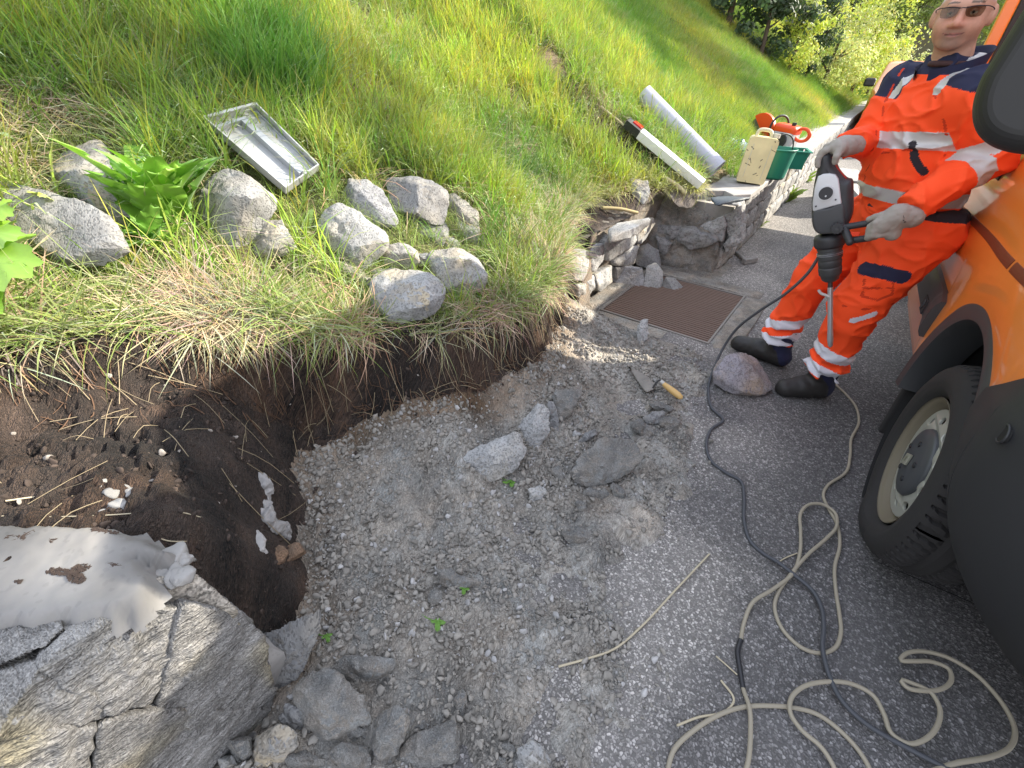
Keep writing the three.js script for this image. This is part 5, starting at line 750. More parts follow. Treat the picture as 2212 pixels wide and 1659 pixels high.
  const mg = new THREE.ExtrudeGeometry(ms, { depth: 0.05, bevelEnabled: true, bevelSize: 0.045, bevelThickness: 0.055, bevelSegments: 8, curveSegments: 20 });
  const mir = new THREE.Group(); mir.name = 'wing_mirror'; van.add(mir); mir.position.set(-0.168, 1.465, 0.25); mir.rotation.y = -0.35;
  const shell = mesh('mirror_shell', mg, std([0.018, 0.018, 0.019], { roughness: 0.5 }), mir); shell.scale.set(0.84, 0.94, 1);
  const seam = (pts) => mesh('seam', new THREE.TubeGeometry(new THREE.CatmullRomCurve3(pts.map(p => V3(...p))), 40, 0.0014, 6), std([0.16, 0.16, 0.16]), mir);
  seam([[-0.088, -0.10, 0.099], [-0.082, 0.0, 0.104], [-0.055, 0.055, 0.106], [0.0, 0.075, 0.106], [0.09, 0.08, 0.106]]); seam([[-0.02, -0.055, 0.106], [0.03, -0.075, 0.106], [0.10, -0.09, 0.105]]);
  const mglass = mesh('mirror_glass', new THREE.PlaneGeometry(0.17, 0.26), std([0.7, 0.7, 0.7], { metalness: 1, roughness: 0.03 }), mir); mglass.position.set(0, 0, -0.057); mglass.rotation.y = Math.PI;
  const arm = mesh('mirror_arm', new THREE.CapsuleGeometry(0.035, 0.2, 6, 12).rotateZ(Math.PI / 2), plastic, mir); arm.position.set(0.15, -0.06, 0.0);
}
{ // a second orange vehicle parked further down against the wall
  const c = thing('parked_car', 'orange car parked further down the road behind the worker', 'car', [0.24, rise(-13), -12.6]); c.rotation.y = 0.03;
  const pr = [[-0.0, 0.28], [0.02, 0.62], [-0.12, 0.84], [-1.0, 0.98], [-1.75, 1.40], [-2.0, 1.46], [-3.5, 1.46], [-3.85, 1.3], [-3.9, 0.35], [-3.5, 0.28], [-3.44, 0.5], [-3.2, 0.64], [-2.96, 0.5], [-2.9, 0.28], [-1.0, 0.28], [-0.94, 0.5], [-0.7, 0.64], [-0.46, 0.5], [-0.4, 0.28]];
  const s = new THREE.Shape(pr.map(([z, y]) => new THREE.Vector2(-z, y))), g = new THREE.ExtrudeGeometry(s, { depth: 1.5, bevelEnabled: true, bevelSize: 0.05, bevelThickness: 0.13, bevelSegments: 6 }); g.rotateY(Math.PI / 2); g.translate(-0.75, 0, 0); g.computeVertexNormals(); const P = g.attributes.position; for (let i = 0; i < P.count; i++) { const y = P.getY(i), z = P.getZ(i); P.setX(i, P.getX(i) * (1 - 0.12 * sstep(1.0, 1.7, y) - 0.16 * sstep(-0.5, 0.05, z))); }
  mesh('body', toCreasedNormals(g, 0.5), new THREE.MeshPhysicalMaterial({ color: new THREE.Color().setRGB(0.62, 0.20, 0.012), roughness: 0.35, clearcoat: 0.8, clearcoatRoughness: 0.1 }), c);
  const bm = mesh('bumper', new RoundedBoxGeometry(1.66, 0.3, 0.2, 4, 0.07), plastic, c); bm.position.set(0, 0.42, 0.02);
  for (const x of [-0.6, 0.6]) { const h = mesh('headlight', new THREE.SphereGeometry(0.16, 20, 14), new THREE.MeshPhysicalMaterial({ color: 0xcccccc, roughness: 0.1, metalness: 0.5, clearcoat: 1 }), c); h.scale.set(1.1, 0.8, 0.5); h.position.set(x, 0.74, -0.03); const m = mesh('wing_mirror', new RoundedBoxGeometry(0.2, 0.15, 0.1, 3, 0.04), plastic, c); m.position.set(x * 1.62, 1.12, -0.95); }
  const ws = mesh('windscreen', new THREE.PlaneGeometry(1.35, 0.85), std([0.03, 0.035, 0.04], { roughness: 0.05 }), c); ws.position.set(0, 1.21, -1.35); ws.rotation.x = -1.05;
  const pl = mesh('number_plate', new RoundedBoxGeometry(0.52, 0.11, 0.015, 2, 0.004), std([0.7, 0.7, 0.7]), c); pl.position.set(0, 0.44, 0.128);
  const tg = new THREE.TorusGeometry(0.22, 0.09, 12, 30).rotateY(Math.PI / 2); for (const [x, z] of [[-0.8, -0.7], [0.8, -0.7], [-0.8, -3.2], [0.8, -3.2]]) { const w = new THREE.Group(); w.name = 'wheel'; c.add(w); w.position.set(x, 0.31, z); mesh('tyre', tg, rubber, w); mesh('rim', new THREE.CylinderGeometry(0.17, 0.17, 0.1, 24).rotateZ(Math.PI / 2), std([0.3, 0.3, 0.3], { metalness: 0.5 }), w); }
}
// ---------- the worker ----------
function surfaceNets(f, lo, hi, cell) { // smooth mesh of f = 0
  const n = [0, 1, 2].map(k => Math.ceil((hi[k] - lo[k]) / cell) + 1), [nx, ny, nz] = n, F = new Float32Array(nx * ny * nz), id = (i, j, k) => (k * ny + j) * nx + i;
  for (let k = 0; k < nz; k++) for (let j = 0; j < ny; j++) for (let i = 0; i < nx; i++) F[id(i, j, k)] = f(lo[0] + i * cell, lo[1] + j * cell, lo[2] + k * cell);
  const vid = new Int32Array(nx * ny * nz).fill(-1), pos = [], idx = [];
  const C = [[0, 0, 0], [1, 0, 0], [0, 1, 0], [1, 1, 0], [0, 0, 1], [1, 0, 1], [0, 1, 1], [1, 1, 1]], E = [[0, 1], [2, 3], [4, 5], [6, 7], [0, 2], [1, 3], [4, 6], [5, 7], [0, 4], [1, 5], [2, 6], [3, 7]];
  for (let k = 0; k < nz - 1; k++) for (let j = 0; j < ny - 1; j++) for (let i = 0; i < nx - 1; i++) {
    const v = C.map(c => F[id(i + c[0], j + c[1], k + c[2])]); let m = 0; for (let q = 0; q < 8; q++) if (v[q] < 0) m |= 1 << q; if (m === 0 || m === 255) continue;
    let x = 0, y = 0, z = 0, c = 0; for (const [a, b] of E) if ((v[a] < 0) !== (v[b] < 0)) { const t = v[a] / (v[a] - v[b]); x += lerp(C[a][0], C[b][0], t); y += lerp(C[a][1], C[b][1], t); z += lerp(C[a][2], C[b][2], t); c++; }
    vid[id(i, j, k)] = pos.length / 3; pos.push(lo[0] + (i + x / c) * cell, lo[1] + (j + y / c) * cell, lo[2] + (k + z / c) * cell);
  }
  const quad = (a, b, c, d, flip) => { if (a < 0 || b < 0 || c < 0 || d < 0) return; flip ? idx.push(a, c, b, a, d, c) : idx.push(a, b, c, a, c, d); };
  for (let k = 1; k < nz - 1; k++) for (let j = 1; j < ny - 1; j++) for (let i = 1; i < nx - 1; i++) {
    const s = F[id(i, j, k)] < 0;
    if (s !== F[id(i + 1, j, k)] < 0) quad(vid[id(i, j - 1, k - 1)], vid[id(i, j, k - 1)], vid[id(i, j, k)], vid[id(i, j - 1, k)], !s);
    if (s !== F[id(i, j + 1, k)] < 0) quad(vid[id(i - 1, j, k - 1)], vid[id(i - 1, j, k)], vid[id(i, j, k)], vid[id(i, j, k - 1)], !s);
    if (s !== F[id(i, j, k + 1)] < 0) quad(vid[id(i - 1, j - 1, k)], vid[id(i, j - 1, k)], vid[id(i, j, k)], vid[id(i - 1, j, k)], !s);
  }
  const g = new THREE.BufferGeometry(); g.setAttribute('position', new THREE.Float32BufferAttribute(pos, 3)); g.setIndex(idx); g.computeVertexNormals(); return g;
}
function splitBy(g, cls) { // one surface into pieces by what each triangle is; shared normals keep it smooth
  const P = g.attributes.position, Nn = g.attributes.normal, I = g.index.array, out = {}, v = V3();
  for (let t = 0; t < I.length; t += 3) { v.set(0, 0, 0); for (let k = 0; k < 3; k++) v.x += P.getX(I[t + k]) / 3, v.y += P.getY(I[t + k]) / 3, v.z += P.getZ(I[t + k]) / 3; const c = cls(v.x, v.y, v.z); (out[c] ??= []).push(I[t], I[t + 1], I[t + 2]); }
  for (const c in out) { const map = new Map(), pos = [], nor = [], idx = []; for (const i of out[c]) { if (!map.has(i)) { map.set(i, pos.length / 3); pos.push(P.getX(i), P.getY(i), P.getZ(i)); nor.push(Nn.getX(i), Nn.getY(i), Nn.getZ(i)); } idx.push(map.get(i)); } const q = new THREE.BufferGeometry(); q.setAttribute('position', new THREE.Float32BufferAttribute(pos, 3)); q.setAttribute('normal', new THREE.Float32BufferAttribute(nor, 3)); q.setIndex(idx); out[c] = q; }
  return out;
}
const smin = (a, b, k) => { const h = clamp(0.5 + 0.5 * (b - a) / k, 0, 1); return lerp(b, a, h) - k * h * (1 - h); };
const cap = (x, y, z, a, b, ra, rb) => { const t = segT(x, y, z, a, b); return Math.hypot(x - lerp(a[0], b[0], t), y - lerp(a[1], b[1], t), z - lerp(a[2], b[2], t)) - lerp(ra, rb, t); };
const ell = (x, y, z, c, r) => { const k = Math.hypot((x - c[0]) / r[0], (y - c[1]) / r[1], (z - c[2]) / r[2]); return (k - 1) * Math.min(...r); };
const worker = thing('person', 'man in orange high-visibility work clothes and glasses holding a hammer drill, leaning on the van', 'person', [0.05, 0, -2.55]);
const WP = worker.position, toLocal = g => { g.translate(-WP.x, -WP.y, -WP.z); return g; };
const J = { hipL: [0.245, 0.87, -2.50], hipR: [0.075, 0.845, -2.71], kneeL: [0.150, 0.53, -2.45], kneeR: [-0.055, 0.535, -2.66], ankL: [0.150, 0.17, -2.47], ankR: [-0.105, 0.155, -2.71], shL: [0.185, 1.325, -2.40], shR: [-0.025, 1.335, -2.67], elL: [0.305, 1.155, -2.46], wrL: [0.150, 0.985, -2.26], elR: [-0.06, 1.15, -2.63], wrR: [-0.118, 1.158, -2.42], neck: [0.082, 1.385, -2.525], head: [0.048, 1.548, -2.475] };
const LD = [0.577, 0, 0.816], FD = [-0.816, 0, 0.577];
const spine = [[0.86, 0.16, -2.605, 0.184, 0.154], [0.95, 0.15, -2.60, 0.184, 0.158], [1.06, 0.13, -2.58, 0.182, 0.162], [1.18, 0.112, -2.56, 0.186, 0.148], [1.28, 0.096, -2.545, 0.188, 0.128], [1.345, 0.085, -2.535, 0.145, 0.092], [1.40, 0.082, -2.527, 0.085, 0.075], [1.46, 0.08, -2.525, 0.07, 0.07]];
function spineAt(y) { if (y <= spine[0][0]) return spine[0]; for (let i = 1; i < spine.length; i++) if (y <= spine[i][0]) { const t = (y - spine[i - 1][0]) / (spine[i][0] - spine[i - 1][0]); return spine[i].map((v, k) => lerp(spine[i - 1][k], v, t)); } return spine[spine.length - 1]; }
const torsoUV = (x, y, z) => { const s = spineAt(y); return [(x - s[1]) * LD[0] + (z - s[2]) * LD[2], (x - s[1]) * FD[0] + (z - s[2]) * FD[2], s]; };
const torso = (x, y, z) => { const [l, f, s] = torsoUV(x, y, z), k = Math.pow(Math.pow(Math.abs(l / s[3]), 2.3) + Math.pow(Math.abs(f / s[4]), 2.3), 1 / 2.3); return (k - 1) * Math.min(s[3], s[4]) * 0.95; };
const folds = (x, y, z, a) => { const n = n3(x * 9 + 3, y * 13, z * 9), m = n3(x * 24, y * 28 + 9, z * 24), s = n3(x * 4 + y * 9, y * 5 - x * 7, z * 5 + 4), s2 = n3(x * 6 - y * 11, y * 7 + x * 6, z * 8 + 9); return a * (0.6 * n + 0.12 * m - 1.15 * Math.pow(1 - Math.min(1, Math.abs(s) * 3), 3) - 0.7 * Math.pow(1 - Math.min(1, Math.abs(s2) * 3), 3)); };
function jacket(x, y, z) {
  let d = Math.max(torso(x, y, z), 0.905 + 0.05 * (x - 0.1) - y, y - 1.44);
  d = smin(d, cap(x, y, z, J.shL, J.elL, 0.094, 0.076), 0.045); d = smin(d, cap(x, y, z, J.shR, J.elR, 0.085, 0.07), 0.045);
  const fl = Math.max(cap(x, y, z, J.elL, J.wrL, 0.072, 0.053), ((x - J.wrL[0]) * 0.50 + (y - J.wrL[1]) * 0.55 + (z - J.wrL[2]) * -0.66) * -1 - 0.004), fr = cap(x, y, z, J.elR, J.wrR, 0.066, 0.046);
  d = smin(d, fl, 0.025); d = smin(d, Math.max(fr, z + 2.425), 0.02);
  return Math.abs(d) < 0.05 ? d + folds(x, y, z, 0.0085) : d;
}
const hem = (x, y, z, A, r) => cap(x, y, z, A, [A[0], A[1] - 0.03, A[2]], r, r);
function trousers(x, y, z) {
  let d = ell(x, y, z, [0.165, 0.87, -2.61], [0.18, 0.15, 0.18]);
  const legL = smin(cap(x, y, z, J.hipL, J.kneeL, 0.132, 0.100), cap(x, y, z, J.kneeL, J.ankL, 0.096, 0.082), 0.03), legR = smin(cap(x, y, z, J.hipR, J.kneeR, 0.126, 0.092), cap(x, y, z, J.kneeR, J.ankR, 0.088, 0.076), 0.03);
  d = smin(d, legL, 0.05); d = smin(d, legR, 0.05); d = Math.max(d, y - 0.955, 0.168 + (x < 0.03 ? -0.015 : 0) - y);
  const bunch = 0.010 * sstep(0.38, 0.2, y) * Math.sin(y * 95 + 5 * n3(x * 9, y * 5, z * 9) + x * 20);
  return Math.abs(d) < 0.05 ? d + folds(x, y * 0.8, z, 0.009) + bunch : d;
}
const surf = (f, u, v, z0, z1) => { let p = null; for (let z = z0; z > z1; z -= 0.004) { p = atZ(u, v, z); if (f(p.x, p.y, p.z) < 0) return [p.x, p.y, p.z]; } return [p.x, p.y, p.z]; };
const hiVis = std([0.95, 0.075, 0.008], { roughness: 0.8 }), navy = std([0.012, 0.014, 0.045], { roughness: 0.85 }), band = std([0.52, 0.51, 0.50], { roughness: 0.45, metalness: 0.15 }), bandCuff = std([0.62, 0.62, 0.68], { roughness: 0.5 }), black = std([0.015, 0.012, 0.018], { roughness: 0.8 });
{
  const jg = toLocal(surfaceNets(jacket, [-0.22, 0.86, -2.86], [0.44, 1.48, -2.14], 0.0058));
  const jf = (u, v) => surf(jacket, u, v, -2.1, -2.8);
  const zipA = jf(1972, 312), zipB = jf(1976, 345), zipC = jf(1996, 372), tagA = jf(2032, 212), lab1 = jf(1907, 408 + 26), patchA = jf(1960, 205);
  const chain = (f, pts) => pts.slice(1).map((p, i) => [f(...pts[i]), f(...p)]);
  const straps = [...chain(jf, [[2026, 190], [2078, 152], [2128, 118]])], nPt = (u, v) => { const p = jf(u, v), q = torsoUV(...p); return [q[0], p[1]]; }, nA = nPt(2044, 184), nB = nPt(2112, 200), seams = [...chain(jf, [[1950, 150], [1915, 215], [1892, 290], [1862, 415]]), ...chain(jf, [[2020, 205], [2040, 260], [2045, 290]]), ...chain(jf, [[1905, 330], [1960, 322], [2040, 335]])];
  const cls = (X, Y, Z) => {
    const x = X + WP.x, y = Y + WP.y, z = Z + WP.z, [l, f, s] = torsoUV(x, y, z), tl = segT(x, y, z, J.elL, J.wrL), dl = cap(x, y, z, J.elL, J.wrL, 0.072, 0.053), tu = segT(x, y, z, J.shL, J.elL), du = cap(x, y, z, J.shL, J.elL, 0.094, 0.076), dt = torso(x, y, z), tr = segT(x, y, z, J.elR, J.wrR), dr = cap(x, y, z, J.elR, J.wrR, 0.066, 0.046);
    for (const [a, b] of straps) if (near3(x, y, z, a, b) < 0.021) return 'band';
    for (const [a, b, q] of seams) if (near3(x, y, z, a, b) < 0.0052) return 'seam';
    { const lq = (l - nA[0]) / (nB[0] - nA[0]); if (l > nA[0] - 0.004 && dr > Math.min(dt, du) && lq < 1.0 && y > lerp(nA[1], nB[1], lq)) return 'navy'; }
    if (dl < du && dl < dt && dl < dr) { if (tl > 0.2 && tl < 0.40) return 'band'; return 'orange'; }
    if (du < dt && du < dr) { if (tu > 0.58 && tu < 0.84) return 'band'; return 'orange'; }
    if (dr < dt) return 'orange';
    if (near3(x, y, z, zipA, zipB) < 0.013 || near3(x, y, z, zipB, zipC) < 0.013) return 'zip';
    if (near3(x, y, z, tagA, tagA) < 0.014 || near3(x, y, z, patchA, patchA) < 0.008) return 'patch';
    if (Math.abs(y - (1.193 + 0.10 * l - 0.02)) < 0.029) return 'band';
    if (Math.abs(y - (0.985 + 0.02 * l)) < 0.024) return 'band';
    if (y > 1.385) return 'navy';
    const yo = 1.30 + 0.05 * Math.abs(l);
    if (y > yo && l < -0.062) { return l < 0 && Math.abs(Math.abs(l) - (0.105 - 0.25 * (y - 1.3))) < 0.021 ? 'band' : 'navy'; }
    return 'orange';
  };
  const parts = splitBy(jg, cls), jm = mesh('jacket', parts.orange, hiVis, worker);
  mesh('reflective_band', parts.band, band, jm); mesh('yoke', parts.navy, navy, jm); if (parts.seam) mesh('seam', parts.seam, std([0.55, 0.035, 0.004], { roughness: 0.9 }), jm); if (parts.zip) mesh('pocket_zip', parts.zip, black, jm); if (parts.patch) mesh('fabric_patch', parts.patch, std([0.10, 0.07, 0.07]), jm);
  // collar standing open
  const col = [], ci = [], n = 40; for (let i = 0; i <= n; i++) { const a = lerp(0.35, 2 * Math.PI - 0.35, i / n), c = Math.cos(a), sn = Math.sin(a); [[0.082, 0.0], [0.092, 0.045 + 0.02 * -c], [0.098, 0.05 + 0.02 * -c], [0.09, 0.0]].forEach(([r, h]) => { const fx = c * r * 1.0, lx = sn * r * 1.05; col.push(0.08 + FD[0] * fx + LD[0] * lx - WP.x, 1.385 + h - 0.02 * c, -2.525 + FD[2] * fx + LD[2] * lx - WP.z); }); }
  for (let i = 0; i < n; i++) for (let j = 0; j < 3; j++) { const a = i * 4 + j; ci.push(a, a + 4, a + 1, a + 1, a + 4, a + 5); }
  const cg = new THREE.BufferGeometry(); cg.setAttribute('position', new THREE.Float32BufferAttribute(col, 3)); cg.setIndex(ci); const nm = navy.clone(); nm.side = THREE.DoubleSide; mesh('collar', toCreasedNormals(cg, 0.8), nm, jm);
  // trousers
  const tg = toLocal(surfaceNets(trousers, [-0.24, 0.13, -2.86], [0.40, 0.98, -2.30], 0.0068)), tf = (u, v) => surf(trousers, u, v, -2.2, -2.85);
  const kA = tf(1866, 580), kB = tf(1905, 588), kC = tf(1950, 598), fA2 = tf(1842, 692), fB2 = tf(1888, 678), pA = tf(1966, 520);
  const tse = [...chain(tf, [[1868, 604], [1862, 640], [1895, 648], [1926, 636], [1930, 606]]), ...chain(tf, [[1866, 622], [1928, 622]]), ...chain(tf, [[1822, 660], [1870, 668], [1930, 655]])];
  const tcls = (X, Y, Z) => {
    const x = X + WP.x, y = Y, z = Z + WP.z, lA = cap(x, y, z, J.hipL, J.kneeL, 0.132, 0.100) , lB = cap(x, y, z, J.kneeL, J.ankL, 0.096, 0.082), rB = cap(x, y, z, J.kneeR, J.ankR, 0.088, 0.076), left = Math.min(lA, lB) < Math.min(rB, cap(x, y, z, J.hipR, J.kneeR, 0.126, 0.092));
    if (y > 0.93) return 'belt';
    if (near3(x, y, z, kA, kB) < 0.027 || near3(x, y, z, kB, kC) < 0.027) return 'navy';
    if (near3(x, y, z, pA, pA) < 0.03) return 'navy';
    if (near3(x, y, z, fA2, fB2) < 0.013) return 'band';
    for (const [a, b] of tse) if (near3(x, y, z, a, b) < 0.0058) return 'seam';
    if (left) { const q = y + 0.25 * (x - 0.15); if ((q > 0.262 && q < 0.315) || (q > 0.16 && q < 0.222)) return 'cuff'; } else { const q = y - 0.35 * (x + 0.1); if ((q > 0.245 && q < 0.30) || (q > 0.13 && q < 0.205)) return 'cuff'; }
    return 'orange';
  };
  const tp = splitBy(tg, tcls), tm = mesh('trousers', tp.orange, hiVis, worker); if (tp.navy) mesh('knee_patch', tp.navy, navy, tm); if (tp.band) mesh('reflective_band', tp.band, bandCuff, tm); if (tp.cuff) mesh('reflective_band', tp.cuff, bandCuff, tm); if (tp.seam) mesh('seam', tp.seam, std([0.55, 0.035, 0.004], { roughness: 0.9 }), tm); if (tp.belt) mesh('belt', tp.belt, black, tm);
  // boots
  const boots = [['L', [0.178, 0.05, -2.505], [0.03, 0.035, -2.41], [0.15, 0.20, -2.475]], ['R', [-0.05, 0.05, -2.70], [-0.285, 0.035, -2.745], [-0.095, 0.20, -2.705]]];
  for (const [s, h, t, a] of boots) {
    const f = (x, y, z) => { let d = smin(cap(x, y, z, h, [lerp(h[0], t[0], 0.55), 0.052, lerp(h[2], t[2], 0.55)], 0.052, 0.055), cap(x, y, z, [lerp(h[0], t[0], 0.5), 0.05, lerp(h[2], t[2], 0.5)], t, 0.054, 0.048), 0.02); d = smin(d, cap(x, y, z, [h[0] * 0.9 + t[0] * 0.1, 0.08, h[2] * 0.9 + t[2] * 0.1], a, 0.058, 0.070), 0.03); return Math.max(d, 0.004 - y) + 0.0025 * n3(x * 40, y * 40, z * 40); };
    const g = toLocal(surfaceNets(f, [Math.min(h[0], t[0]) - 0.08, -0.01, Math.min(h[2], t[2]) - 0.09], [Math.max(h[0], t[0]) + 0.09, 0.27, Math.max(h[2], t[2]) + 0.09], 0.0055));
    const bp = splitBy(g, (X, Y, Z) => { const al = ((X + WP.x - h[0]) * (t[0] - h[0]) + (Z + WP.z - h[2]) * (t[2] - h[2])) / ((t[0] - h[0]) ** 2 + (t[2] - h[2]) ** 2); return Y < 0.018 ? 'sole' : Y > 0.085 + 0.07 * clamp(al * 2.5, -0.3, 1) - 0.05 * sstep(0.1, -0.1, al) && al < 0.5 ? 'shaft' : 'shoe'; });
    const b = mesh('boot', bp.shoe, std([0.020, 0.018, 0.017], { roughness: 0.6 }), worker); mesh('boot_shaft', bp.shaft, navy, b); if (bp.sole) mesh('sole', bp.sole, rubber, b);
  }
}
{ // body under the clothes and the bare head
  const HW = 1.12, HS = 0.845, hp = J.head, q = new THREE.Quaternion().setFromEuler(new THREE.Euler(0.03, -0.10, 0.03, 'YXZ')), R = new THREE.Matrix4().makeRotationFromQuaternion(q), Ri = R.clone().invert().elements;
  const hx = (x, y, z) => { const a = x - hp[0], b = y - hp[1], c = z - hp[2]; return [(Ri[0] * a + Ri[4] * b + Ri[8] * c) / HS / HW, (Ri[1] * a + Ri[5] * b + Ri[9] * c) / HS, (Ri[2] * a + Ri[6] * b + Ri[10] * c) / HS]; };
  const headL = (x, y, z) => {
    const ax = Math.abs(x); let d = ell(x, y, z, [0, 0.022, -0.008], [0.076, 0.098, 0.094]);
    d = smin(d, ell(x, y, z, [0, -0.048, 0.020], [0.064, 0.060, 0.070]), 0.035); d = smin(d, ell(ax, y, z, [0.034, -0.030, 0.055], [0.026, 0.026, 0.028]), 0.025);
    d = smin(d, cap(x, y, z, [-0.034, 0.030, 0.078], [0.034, 0.030, 0.078], 0.010, 0.010), 0.02); d = -smin(-d, ell(ax, y, z, [0.031, 0.008, 0.098], [0.017, 0.012, 0.016]), 0.014) ;
    d = smin(d, cap(x, y, z, [0, 0.014, 0.082], [0, -0.026, 0.104], 0.009, 0.0135), 0.012); d = smin(d, ell(ax, y, z, [0.013, -0.030, 0.092], [0.010, 0.009, 0.012]), 0.008);
    d = smin(d, ell(x, y, z, [0, -0.094, 0.060], [0.028, 0.018, 0.020]), 0.02);
    d = smin(d, cap(ax, y, z, [0, -0.0565, 0.0835], [0.031, -0.050, 0.068], 0.0045, 0.003), 0.008); d = smin(d, cap(ax, y, z, [0, -0.067, 0.0825], [0.026, -0.058, 0.070], 0.005, 0.003), 0.008);
    const mo = cap(ax, y, z, [0, -0.0622, 0.0895], [0.035, -0.0515, 0.070], 0.0022, 0.002); d = -smin(-d, mo, 0.003);
    d = smin(d, ell(ax, y, z, [0.080 - 0.1 * (z + 0.01), -0.002, -0.004], [0.013, 0.034, 0.021]), 0.006); return d;
  };
  const hf = (x, y, z) => { const [a, b, c] = hx(x, y, z); let d = headL(a, b, c) * HS; d = smin(d, cap(x, y, z, J.neck, [hp[0] + 0.012, hp[1] - 0.06, hp[2] - 0.025], 0.062, 0.054), 0.02); return d; };
  const hg = surfaceNets(hf, [hp[0] - 0.12, 1.37, hp[2] - 0.16], [hp[0] + 0.14, hp[1] + 0.14, hp[2] + 0.14], 0.0036);
  const bodyF = (x, y, z) => { let d = torso(x, y, z) + 0.03; d = Math.max(d, y - 1.43, 0.86 - y); d = smin(d, ell(x, y, z, [0.16, 0.87, -2.61], [0.13, 0.11, 0.13]), 0.05); const L = (a, b, r, s) => { d = smin(d, cap(x, y, z, a, b, r, s), 0.03); }; L(J.shL, J.elL, 0.05, 0.04); L(J.elL, J.wrL, 0.04, 0.028); L(J.shR, J.elR, 0.05, 0.04); L(J.elR, J.wrR, 0.04, 0.028); L(J.hipL, J.kneeL, 0.075, 0.052); L(J.kneeL, J.ankL, 0.05, 0.038); L(J.hipR, J.kneeR, 0.075, 0.052); L(J.kneeR, J.ankR, 0.05, 0.038); return d; };
  const bg = surfaceNets(bodyF, [-0.22, 0.10, -2.86], [0.42, 1.46, -2.18], 0.014);
  const skinC = g => { const P = g.attributes.position, c = new Float32Array(P.count * 3); for (let i = 0; i < P.count; i++) { const [x, y, z] = hx(P.getX(i), P.getY(i), P.getZ(i)), ax = Math.abs(x), n = 0.5 + 0.5 * n3(P.getX(i) * 160, P.getY(i) * 160, P.getZ(i) * 160); let k = [0.50, 0.265, 0.18].map(v => v * (0.9 + 0.2 * n));
    const red = Math.exp(-(((y + 0.02) / 0.03) ** 2)) * Math.exp(-(((ax - 0.0) / 0.05) ** 2)) * (z > 0.05 ? 1 : 0); k = [k[0] * (1 + 0.05 * red), k[1] * (1 - 0.12 * red), k[2] * (1 - 0.12 * red)];
    const beard = sstep(0.042, 0.018, ax) * sstep(-0.032, -0.046, y) * sstep(-0.13, -0.1, y) * (z > 0.04 ? 1 : 0), jaw = sstep(-0.03, -0.07, y) * (z > -0.01 ? 1 : 0) * (y > -0.14 ? 1 : 0);
    k = mixc(k, [0.16, 0.10, 0.075], clamp(beard * 0.55 * (0.5 + 0.7 * n) + jaw * 0.22, 0, 0.75));
    { const ly = -0.0622 + 7.5 * ax * ax; if (z > 0.05 && ax < 0.031) { if (Math.abs(y - ly) < 0.0018) k = [0.12, 0.04, 0.035]; else if (Math.abs(y - ly) < 0.0065 * (1 - ax / 0.04)) k = mixc(k, [0.36, 0.13, 0.11], 0.75); } }
    if (z > 0.05 && Math.abs(y - 0.036 - 0.1 * (0.03 - Math.abs(ax - 0.03))) < 0.0035 && ax > 0.014 && ax < 0.05) k = [0.12, 0.075, 0.05];
    const hair = sstep(0.03, 0.055, y - 0.35 * Math.max(0, z - 0.03) * 2) * sstep(0.05, -0.0, z - 0.02) + (z < -0.005 && y > -0.05 && ax < 0.074 ? 0.6 : 0); k = mixc(k, [0.55, 0.52, 0.49], clamp(hair, 0, 0.85) * (0.6 + 0.4 * n));
    c.set(k, i * 3); } g.setAttribute('color', new THREE.BufferAttribute(c, 3)); return g; };
  const body = mesh('body', toLocal(mergeGeometries([skinC(hg), skinC(bg)])), new THREE.MeshPhysicalMaterial({ color: 0xffffff, vertexColors: true, roughness: 0.5, sheen: 0.2 }), worker);
  const onHead = (o, x, y, z) => { o.scale.multiplyScalar(HS); o.position.set(x * HW, y, z).multiplyScalar(HS).applyQuaternion(q).add(V3(hp[0] - WP.x, hp[1], hp[2] - WP.z)); o.quaternion.premultiply(q); return o; };
  for (const s of [-1, 1]) { onHead(mesh('eye', new THREE.SphereGeometry(0.0115, 16, 12), std([0.7, 0.68, 0.65], { roughness: 0.2 }), body), s * 0.031, 0.008, 0.078); onHead(mesh('iris', new THREE.SphereGeometry(0.0056, 12, 10), std([0.02, 0.015, 0.012], { roughness: 0.1 }), body), s * 0.031, 0.008, 0.0862); onHead(mesh('eyelid', new THREE.SphereGeometry(0.0125, 16, 8, 0, Math.PI * 2, 0, 1.25).rotateX(0.35), std([0.42, 0.21, 0.14], { roughness: 0.6 }), body), s * 0.031, 0.008, 0.0782); }
  onHead(mesh('neckline', new THREE.TorusGeometry(0.066, 0.011, 8, 40).rotateX(Math.PI / 2), std([0.05, 0.02, 0.02]), body), 0.022, -0.155, -0.03);
  // glasses
  const gl = new THREE.Group(); gl.name = 'glasses'; worker.add(gl); gl.position.set(hp[0] - WP.x, hp[1], hp[2] - WP.z); gl.quaternion.copy(q); gl.scale.set(HS * HW, HS, HS);
  const lens = new THREE.Shape(); lens.moveTo(-0.026, 0.014); lens.lineTo(0.024, 0.013); lens.quadraticCurveTo(0.028, 0.0, 0.02, -0.016); lens.quadraticCurveTo(0.0, -0.023, -0.017, -0.015); lens.quadraticCurveTo(-0.027, -0.006, -0.026, 0.014);
